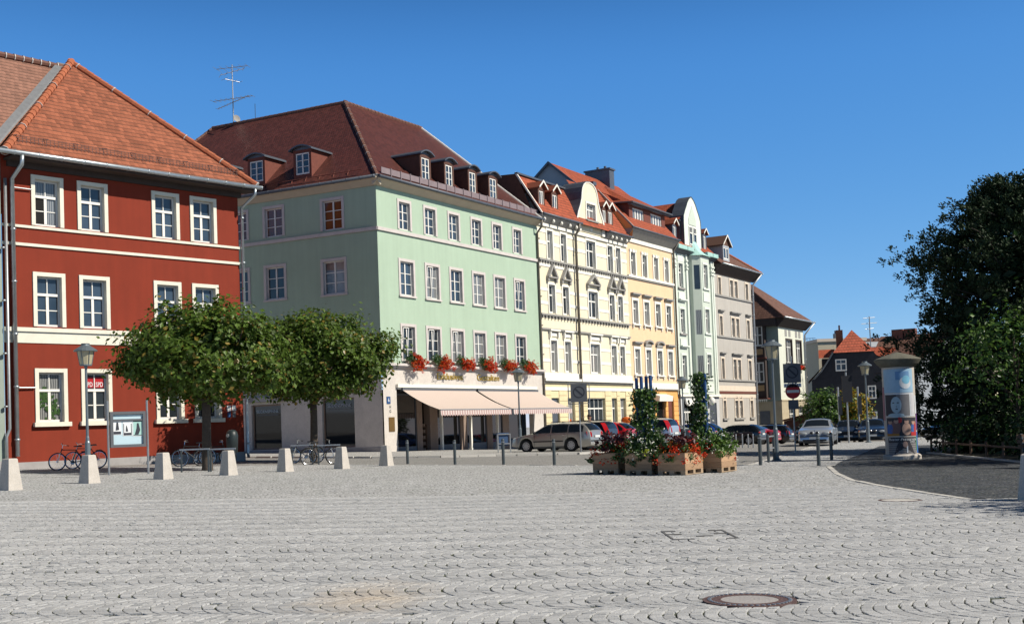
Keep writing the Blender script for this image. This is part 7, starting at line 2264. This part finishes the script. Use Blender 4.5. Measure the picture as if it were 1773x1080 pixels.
    for s_ in (-1, 1):
        for a, c in spans:
            n = 8; b = MB()
            for k in range(n):
                p, q = lerp(a, c, k / n), lerp(a, c, (k + 1) / n)
                if edge(p)[1] - belt(p) < .09 and edge(q)[1] - belt(q) < .09: continue
                b.poly([sidept(p, 0, s_), sidept(q, 0, s_), sidept(q, 1, s_), sidept(p, 1, s_)])
            if b.f: b.build('side_window', M['carglass'], t, fix=False)
    # windscreen and rear window follow the top line
    def screen(xa, xb, name):
        b = MB(); n = 8
        for k in range(n):
            p, q = lerp(xa, xb, k / n), lerp(xa, xb, (k + 1) / n)
            for (f0, f1) in ((-.86, -.5), (-.5, 0), (0, .5), (.5, .86)):
                def pt(x, f):
                    ye, ze = edge(x); zt = interp(top, x)
                    g = abs(f)
                    z = lerp(zt, ze + (zt - ze) * .85, g / .55) if g < .55 else lerp(ze + (zt - ze) * .85, ze, (g - .55) / .45)
                    return (x, ye * f, z)
                dx, dz = q - p, interp(top, q) - interp(top, p); l = math.hypot(dx, dz)
                o = Vector((-dz / l, 0, dx / l)) * .012
                if o.z < 0: o = -o
                b.poly([Vector(pt(p, f0)) + o, Vector(pt(q, f0)) + o, Vector(pt(q, f1)) + o, Vector(pt(p, f1)) + o])
        return b.build(name, M['carglass'], t, fix=False)
    screen(roof_x[1] + .08, glass_x[1] - .04, 'windscreen')
    if kind == 'sedan': screen(glass_x[0] + .05, roof_x[0] - .08, 'rear_window')
    elif kind == 'hatch': screen(x0_ + .12, roof_x[0] - .05, 'rear_window')
    else: screen(x0_ + .1, roof_x[0] - .06, 'rear_window')
    for wx in (wb0, wb1):
        for s_ in (-1, 1):
            y = s_ * (W / 2 - .11)
            b = MB(); b.cyl((wx, y - .095, Rw), (wx, y + .095, Rw), Rw, n=24); wh = b.build('wheel', M['tyre'], t)
            b = MB(); yo = y + s_ * .097
            b.cyl((wx, yo - s_ * .03, Rw), (wx, yo, Rw), Rw * .66, n=20)
            b.cyl((wx, yo, Rw), (wx, yo + s_ * .012, Rw), Rw * .18, n=10)
            b.build('rim', M['rim'], wh)
            b = MB()
            for k in range(9):
                a = 6.283 * k / 9
                b.cyl((wx + Rw * .47 * math.cos(a), yo - s_ * .0, Rw + Rw * .47 * math.sin(a)), (wx + Rw * .47 * math.cos(a), yo + s_ * .004, Rw + Rw * .47 * math.sin(a)), .024, n=6)
            b.build('rim_slot', M['black'], wh)
    b = MB(); b.box(x0_ + .3, x1_ - .3, -W / 2 + .3, W / 2 - .3, .14, .34); b.build('underbody', M['black'], t)
    def pod(name, x, y, z, dx, dy, dz, m_):
        b = MB(); b.ell((x, y, z), dx, dy, dz, 10, 6); return b.build(name, M[m_], t, smooth=True)
    fx = x1_
    for s_ in (-1, 1):
        pod('headlight', fx - .13, s_ * W * .33, .66, .12, .22, .085, 'lens')
        if kind in ('mpv', 'estate') :
            z0 = .78 if kind == 'estate' else .85
            hh = .13 if kind == 'estate' else .36
            b = MB()
            for k in range(6):
                za, zc_ = z0 + hh * 2 * k / 6 - .08, z0 + hh * 2 * (k + 1) / 6 - .08
                def xr(z):
                    for (p0, q0), (p1, q1) in zip(top, top[1:]):
                        if q0 <= z <= q1: return p0 + (p1 - p0) * (z - q0) / max(1e-4, q1 - q0)
                    return x0_
                b.hexa([(xr(za) - .02, s_ * half(xr(za)) * .80, za), (xr(za) + .16, s_ * (half(xr(za) + .16) * .985 + .006), za), (xr(za) + .16, s_ * half(xr(za)) * .7, za), (xr(za) + .05, s_ * half(xr(za)) * .7, za),
                        (xr(zc_) - .02, s_ * half(xr(zc_)) * .80, zc_), (xr(zc_) + .16, s_ * (half(xr(zc_) + .16) * .985 + .006), zc_), (xr(zc_) + .16, s_ * half(xr(zc_)) * .7, zc_), (xr(zc_) + .05, s_ * half(xr(zc_)) * .7, zc_)])
            b.build('tail_light', M['tailred'], t)
        else: pod('tail_light', x0_ + .08, s_ * W * .36, .82, .09, .17, .085, 'tailred')
        # mirror and door handles
        mx_ = glass_x[1] - .18
        pod('mirror', mx_, s_ * (W / 2 + .1), .98, .06, .11, .075, 'black' if not detail else 'black')
        b = MB()
        for hx in (pill[0] + .12, pill[1] + .14): b.box(hx, hx + .17, s_ * W / 2 * .985 - .012, s_ * W / 2 * .985 + .02, .80, .83)
        b.build('door_handle', M['chrome'], t)
        b = MB(); b.box(wb1 + Rw + .12, wb0 - Rw - .12, s_ * W / 2 - .012, s_ * W / 2 + .012, .50, .56); b.build('side_strip', M['black'], t)
        b = MB()
        for sx in (pill[0], pill[1], glass_x[1] - .12): b.box(sx - .006, sx + .006, s_ * W / 2 * .99 - .01, s_ * W / 2 * .985 + .012, .3, .86)
        b.build('door_gap', M['black'], t)
    b = MB(); b.box(fx - .03, fx + .02, -.26, .26, .38, .49); b.build('number_plate', M['plate'], t)
    zp = .98 if kind == 'sedan' else .80
    b = MB(); b.box(x0_ - .022, x0_ + .03, -.26, .26, .66, .77); b.build('number_plate', M['plate'], t)
    b = MB(); b.box(x0_ - .03, x0_ + .1, -W * .40, W * .40, .48, .53); b.build('rear_bumper', M['black'], t)
    b = MB(); b.box(fx - .10, fx + .014, -W * .34, W * .34, .27, .36); b.box(fx - .10, fx + .012, -W * .42, W * .42, .50, .535); b.build('front_bumper', M['black'], t)
    if kind == 'sedan':
        for s_ in (-1, 1):
            b = MB(); b.ell((fx - .055, s_ * .14, .69), .05, .115, .075, 12, 8); b.build('grille', M['chrome'], t, smooth=True)
            b = MB(); b.ell((fx - .025, s_ * .14, .69), .05, .095, .058, 12, 8); b.build('grille_opening', M['black'], t, smooth=True)
            pod('indicator', fx - .19, s_ * W * .44, .67, .09, .045, .07, 'amber')
        pod('badge', fx - .16, 0, .80, .03, .035, .03, 'bluepost')
    else:
        b = MB(); b.box(fx - .12, fx - .012, -.34, .34, .60, .72); b.build('grille', M['black'], t)
    if kind in ('estate', 'mpv'):
        b = MB()
        for s_ in (-1, 1):
            pts_ = [(lerp(roof_x[0] + .1, roof_x[1] - .2, k / 6), s_ * edge(lerp(roof_x[0] + .1, roof_x[1] - .2, k / 6))[0] * .93, interp(top, lerp(roof_x[0] + .1, roof_x[1] - .2, k / 6)) + .035) for k in range(7)]
            b.tube(pts_, .016, 6)
        b.build('roof_rail', M['black'], t)
    return t

def paint(name, col, metal=.0, rough=.28): return mat(name, col, rough, .04, 3, metal=metal, spec=.5, coat=.8)
beige, dkgrey, redp, silver, blue, blk, dblue, dteal = paint('beige_metallic_paint', (.36, .34, .30), .45), paint('dark_grey_paint', (.028, .032, .036)), paint('red_paint', (.42, .012, .018)), paint('silver_paint', (.50, .54, .58), .5), paint('blue_paint', (.010, .055, .30)), paint('black_paint', (.008, .009, .010)), paint('dark_blue_paint', (.018, .030, .055)), paint('dark_teal_paint', (.02, .05, .06))
Hh_ = math.atan2(.505, -.863)
C1 = Vector((2.2, 61.4, 0))
def park(k, off=0.0):
    p = C1 + U * k - NN * off
    return Vector((p.x, p.y, G(p.x, p.y) + .07))
make_car('beige estate car seen from its side at the front of the parking row', 'estate', beige, park(0), Hh_)
make_car('dark people carrier with tall red tail lights just behind the beige estate', 'mpv', dkgrey, park(2.45, -.1), Hh_, scale=.93)
make_car('small red hatchback partly hidden by the climbing plants', 'hatch', redp, park(5.1, .1), Hh_)
make_car('silver people carrier with upright red tail lights right of the blue poles', 'mpv', silver, park(10.6), Hh_)
make_car('dark saloon half hidden behind the right planter, next to the silver carrier', 'sedan', dkgrey, park(13.5, .2), Hh_)
make_car('bright blue hatchback right of the single vine column', 'hatch', blue, park(18.3, .1), Hh_)
make_car('black hatchback behind the four thin posts', 'hatch', blk, park(26.0, -.1), Hh_)
make_car('red coupe whose sloping tail shows behind the black hatchback', 'sedan', redp, park(28.7), Hh_)
make_car('black estate car left of the no entry post', 'estate', blk, park(31.6, -.1), Hh_)
def face(px, py, hd, kind, p, label, sc=1.0, group='parked cars', Y=None):
    v = P(px, py) if Y is None else Vector(((px - 886) / 2079 * Y, Y, 0)); h = Vector(hd).normalized()
    c = v - h * 1.9; c.z = G(c.x, c.y)
    return make_car(label, kind, p, c, math.atan2(h.y, h.x), group, scale=sc)
face(1412, 772.0, (-.33, -.94, 0), 'sedan', silver, 'silver saloon with twin grille openings facing the square at the kerb')
face(1463, 765.5, (-.30, -.95, 0), 'hatch', dblue, 'dark blue car behind the silver saloon, left of the far lamp', Y=74)
face(1505, 766.5, (-.30, -.95, 0), 'sedan', dblue, 'dark blue saloon facing the square behind the far lamp post', Y=72.5)
face(1393, 765, (-.30, -.95, 0), 'hatch', dteal, 'dark teal car glimpsed between the black estate and the silver saloon', Y=80)
face(1603, 764.5, (-.9, -.4, 0), 'hatch', blk, 'dark car glimpsed under the trees right of the poster column', Y=76)

# ================================================================== PEOPLE
def skinned(name, verts, edges, radii, m, parent, root=0, sub=1):
    me = bpy.data.meshes.new(name)
    me.from_pydata(verts, edges, [])
    o = bpy.data.objects.new(name, me); COL.objects.link(o)
    md = o.modifiers.new('skin', 'SKIN')
    md.use_smooth_shade = True
    for v, r in zip(me.skin_vertices[0].data, radii):
        v.radius = (r, r) if not isinstance(r, tuple) else r
        v.use_root = False
    me.skin_vertices[0].data[root].use_root = True
    if sub:
        sd = o.modifiers.new('smooth', 'SUBSURF'); sd.levels = sub; sd.render_levels = sub
    me.materials.append(m)
    if parent: o.parent = parent
    return o

def person(label, loc, rz, pose, shirt, trousers, scale=1.0):
    t = thing('person', label, 'person', loc, rz); t.scale = (scale,) * 3
    J = pose                                            # joint name -> position; faces -y
    order = ['pel', 'waist', 'chest', 'neck', 'head0', 'crown', 'shL', 'elL', 'wrL', 'haL', 'shR', 'elR', 'wrR', 'haR', 'hiL', 'knL', 'anL', 'toL', 'hiR', 'knR', 'anR', 'toR']
    rad = dict(pel=(.15, .11), waist=(.125, .095), chest=(.155, .105), neck=.052, head0=.075, crown=.085, shL=.055, elL=.042, wrL=.028, haL=.03, shR=.055, elR=.042, wrR=.028, haR=.03, hiL=.085, knL=.058, anL=.042, toL=.036, hiR=.085, knR=.058, anR=.042, toR=.036)
    E_ = [('pel', 'waist'), ('waist', 'chest'), ('chest', 'neck'), ('neck', 'head0'), ('head0', 'crown'), ('chest', 'shL'), ('shL', 'elL'), ('elL', 'wrL'), ('wrL', 'haL'), ('chest', 'shR'), ('shR', 'elR'), ('elR', 'wrR'), ('wrR', 'haR'), ('pel', 'hiL'), ('hiL', 'knL'), ('knL', 'anL'), ('anL', 'toL'), ('pel', 'hiR'), ('hiR', 'knR'), ('knR', 'anR'), ('anR', 'toR')]
    V = [Vector(J[n]) for n in order]; ed = [(order.index(a), order.index(c)) for a, c in E_]; rr = [rad[n] for n in order]
    # fingers: five short chains from each palm
    for sd in ('L', 'R'):
        wv, hv = Vector(J['wr' + sd]), Vector(J['ha' + sd]); d = (hv - wv).normalized()
        side = d.cross(Vector((0, 1, 0))).normalized(); base = order.index('ha' + sd)
        for k in range(5):
            off = side * (.026 * (k - 1.7) if k < 4 else -.05)
            ln = (.075, .085, .08, .062, .05)[k]
            V.append(hv + off + d * (.03 if k < 4 else -.01)); V.append(hv + off * 1.15 + d * (ln + (.02 if k < 4 else 0)) + Vector((0, -.018, 0)))
            ed += [(base, len(V) - 2), (len(V) - 2, len(V) - 1)]; rr += [.0095, .008]
    body = skinned('body', V, ed, rr, M['skin'], t, 0)
    def cloth(name, seq, m, grow):
        names = sorted({n for e in seq for n in e}, key=order.index)
        if isinstance(seq, list): pass
        vs = [Vector(J[n]) for n in names]; es = [(names.index(a), names.index(c)) for a, c in seq]
        r = [tuple(q + grow for q in rad[n]) if isinstance(rad[n], tuple) else rad[n] + grow for n in names]
        return skinned(name, vs, es, r, m, t, 0)
    J['slL'] = Vector(J['shL']).lerp(Vector(J['elL']), .75); J['slR'] = Vector(J['shR']).lerp(Vector(J['elR']), .75)
    order.extend(['slL', 'slR']); rad['slL'] = .05; rad['slR'] = .05
    cloth('shirt', [('pel', 'waist'), ('waist', 'chest'), ('chest', 'shL'), ('shL', 'slL'), ('chest', 'shR'), ('shR', 'slR')], M[shirt], .018)
    cloth('trousers', [('pel', 'hiL'), ('hiL', 'knL'), ('knL', 'anL'), ('pel', 'hiR'), ('hiR', 'knR'), ('knR', 'anR')], M[trousers], .016)
    for sd in ('L', 'R'):
        b = MB(); a, c = Vector(J['an' + sd]), Vector(J['to' + sd]); b.tube([a + Vector((0, .05, -.05)), a.lerp(c, .5) + Vector((0, 0, -.01)), c], [.05, .052, .035], 10); b.build('shoe', M['black'], t, smooth=True)
    hd = Vector(J['crown'])
    b = MB(); b.ell(hd + Vector((0, .025, .03)), .098, .105, .105, 14, 10); b.ell(hd + Vector((0, .06, -.06)), .085, .06, .09, 12, 8); b.build('hair', M['hair'], t, smooth=True)
    b = MB()
    for s_ in (-1, 1): b.ell(hd + Vector((s_ * .032, -.083, -.02)), .013, .007, .009, 8, 6)
    b.ell(hd + Vector((0, -.085, -.10)), .024, .008, .008, 8, 6)
    b.build('face_features', M['hair'], t, smooth=True)
    b = MB(); b.ell(hd + Vector((0, -.095, -.055)), .013, .02, .024, 8, 6)
    for s_ in (-1, 1): b.ell(hd + Vector((s_ * .09, .0, -.04)), .012, .022, .034, 8, 6)
    b.build('nose_and_ears', M['skin'], t, smooth=True)
    return t
stand = dict(pel=(0, 0, .95), waist=(0, 0, 1.1), chest=(0, .01, 1.34), neck=(0, 0, 1.5), head0=(0, -.015, 1.58), crown=(0, -.01, 1.66), shL=(.18, 0, 1.42), elL=(.24, .03, 1.13), wrL=(.24, -.06, .88), haL=(.24, -.09, .80), shR=(-.18, 0, 1.42), elR=(-.24, .03, 1.13), wrR=(-.24, -.04, .88), haR=(-.24, -.07, .80), hiL=(.09, 0, .88), knL=(.1, -.06, .48), anL=(.1, .02, .09), toL=(.11, -.14, .04), hiR=(-.09, 0, .88), knR=(-.1, .03, .48), anR=(-.1, .1, .09), toR=(-.11, -.06, .04))
pp = C1 + U * 2.6 - NN * 3.2
pp = Vector((4.12, 65.3, 0))
person('dark-haired person in a pale top walking behind the beige estate car', Vector((pp.x, pp.y, G(pp.x, pp.y) + .07)), RAD(60), stand, 'shirtg', 'jeans', 1.06)
sit = dict(pel=(0, 0, .52), waist=(0, .0, .68), chest=(0, -.02, .92), neck=(0, -.04, 1.08), head0=(0, -.07, 1.16), crown=(0, -.07, 1.24), shL=(.18, -.02, 1.0), elL=(.25, .04, .73), wrL=(.2, -.16, .62), haL=(.17, -.24, .61), shR=(-.18, -.02, 1.0), elR=(-.26, .04, .73), wrR=(-.2, -.15, .62), haR=(-.17, -.23, .61), hiL=(.09, -.02, .51), knL=(.11, -.44, .50), anL=(.11, -.42, .09), toL=(.12, -.58, .04), hiR=(-.09, -.02, .51), knR=(-.11, -.44, .50), anR=(-.11, -.42, .09), toR=(-.12, -.58, .04))
bp_ = Vector((13.55, 30.9, 0)); bp_.z = G(bp_.x, bp_.y)
person('person in light top and jeans sitting on a bench at the right edge', bp_, RAD(12), sit, 'shirtw', 'jeans')
t = thing('park_bench', 'dark wooden park bench under the trees at the right edge', 'bench', bp_ + Vector((.2, .12, 0)), RAD(12))
b = MB()
for k in range(4): b.box(-.75, .75, -.32 + k * .11, -.23 + k * .11, .395, .42)
b.build('seat', M['railwood'], t)
b = MB()
for k in range(3): b.box(-.75, .75, .17 + k * .02, .195 + k * .02, .52 + k * .13, .62 + k * .13)
b.build('backrest', M['railwood'], t)
for x in (-.6, .6):
    b = MB(); b.prism_x([(-.3, -.1), (-.24, -.1), (-.24, .32), (.1, .32), (.1, -.1), (.16, -.1), (.2, .36), (.26, .9), (.22, .9), (.15, .39), (-.3, .39)], x - .03, x + .03); b.build('leg', M['steel'], t)
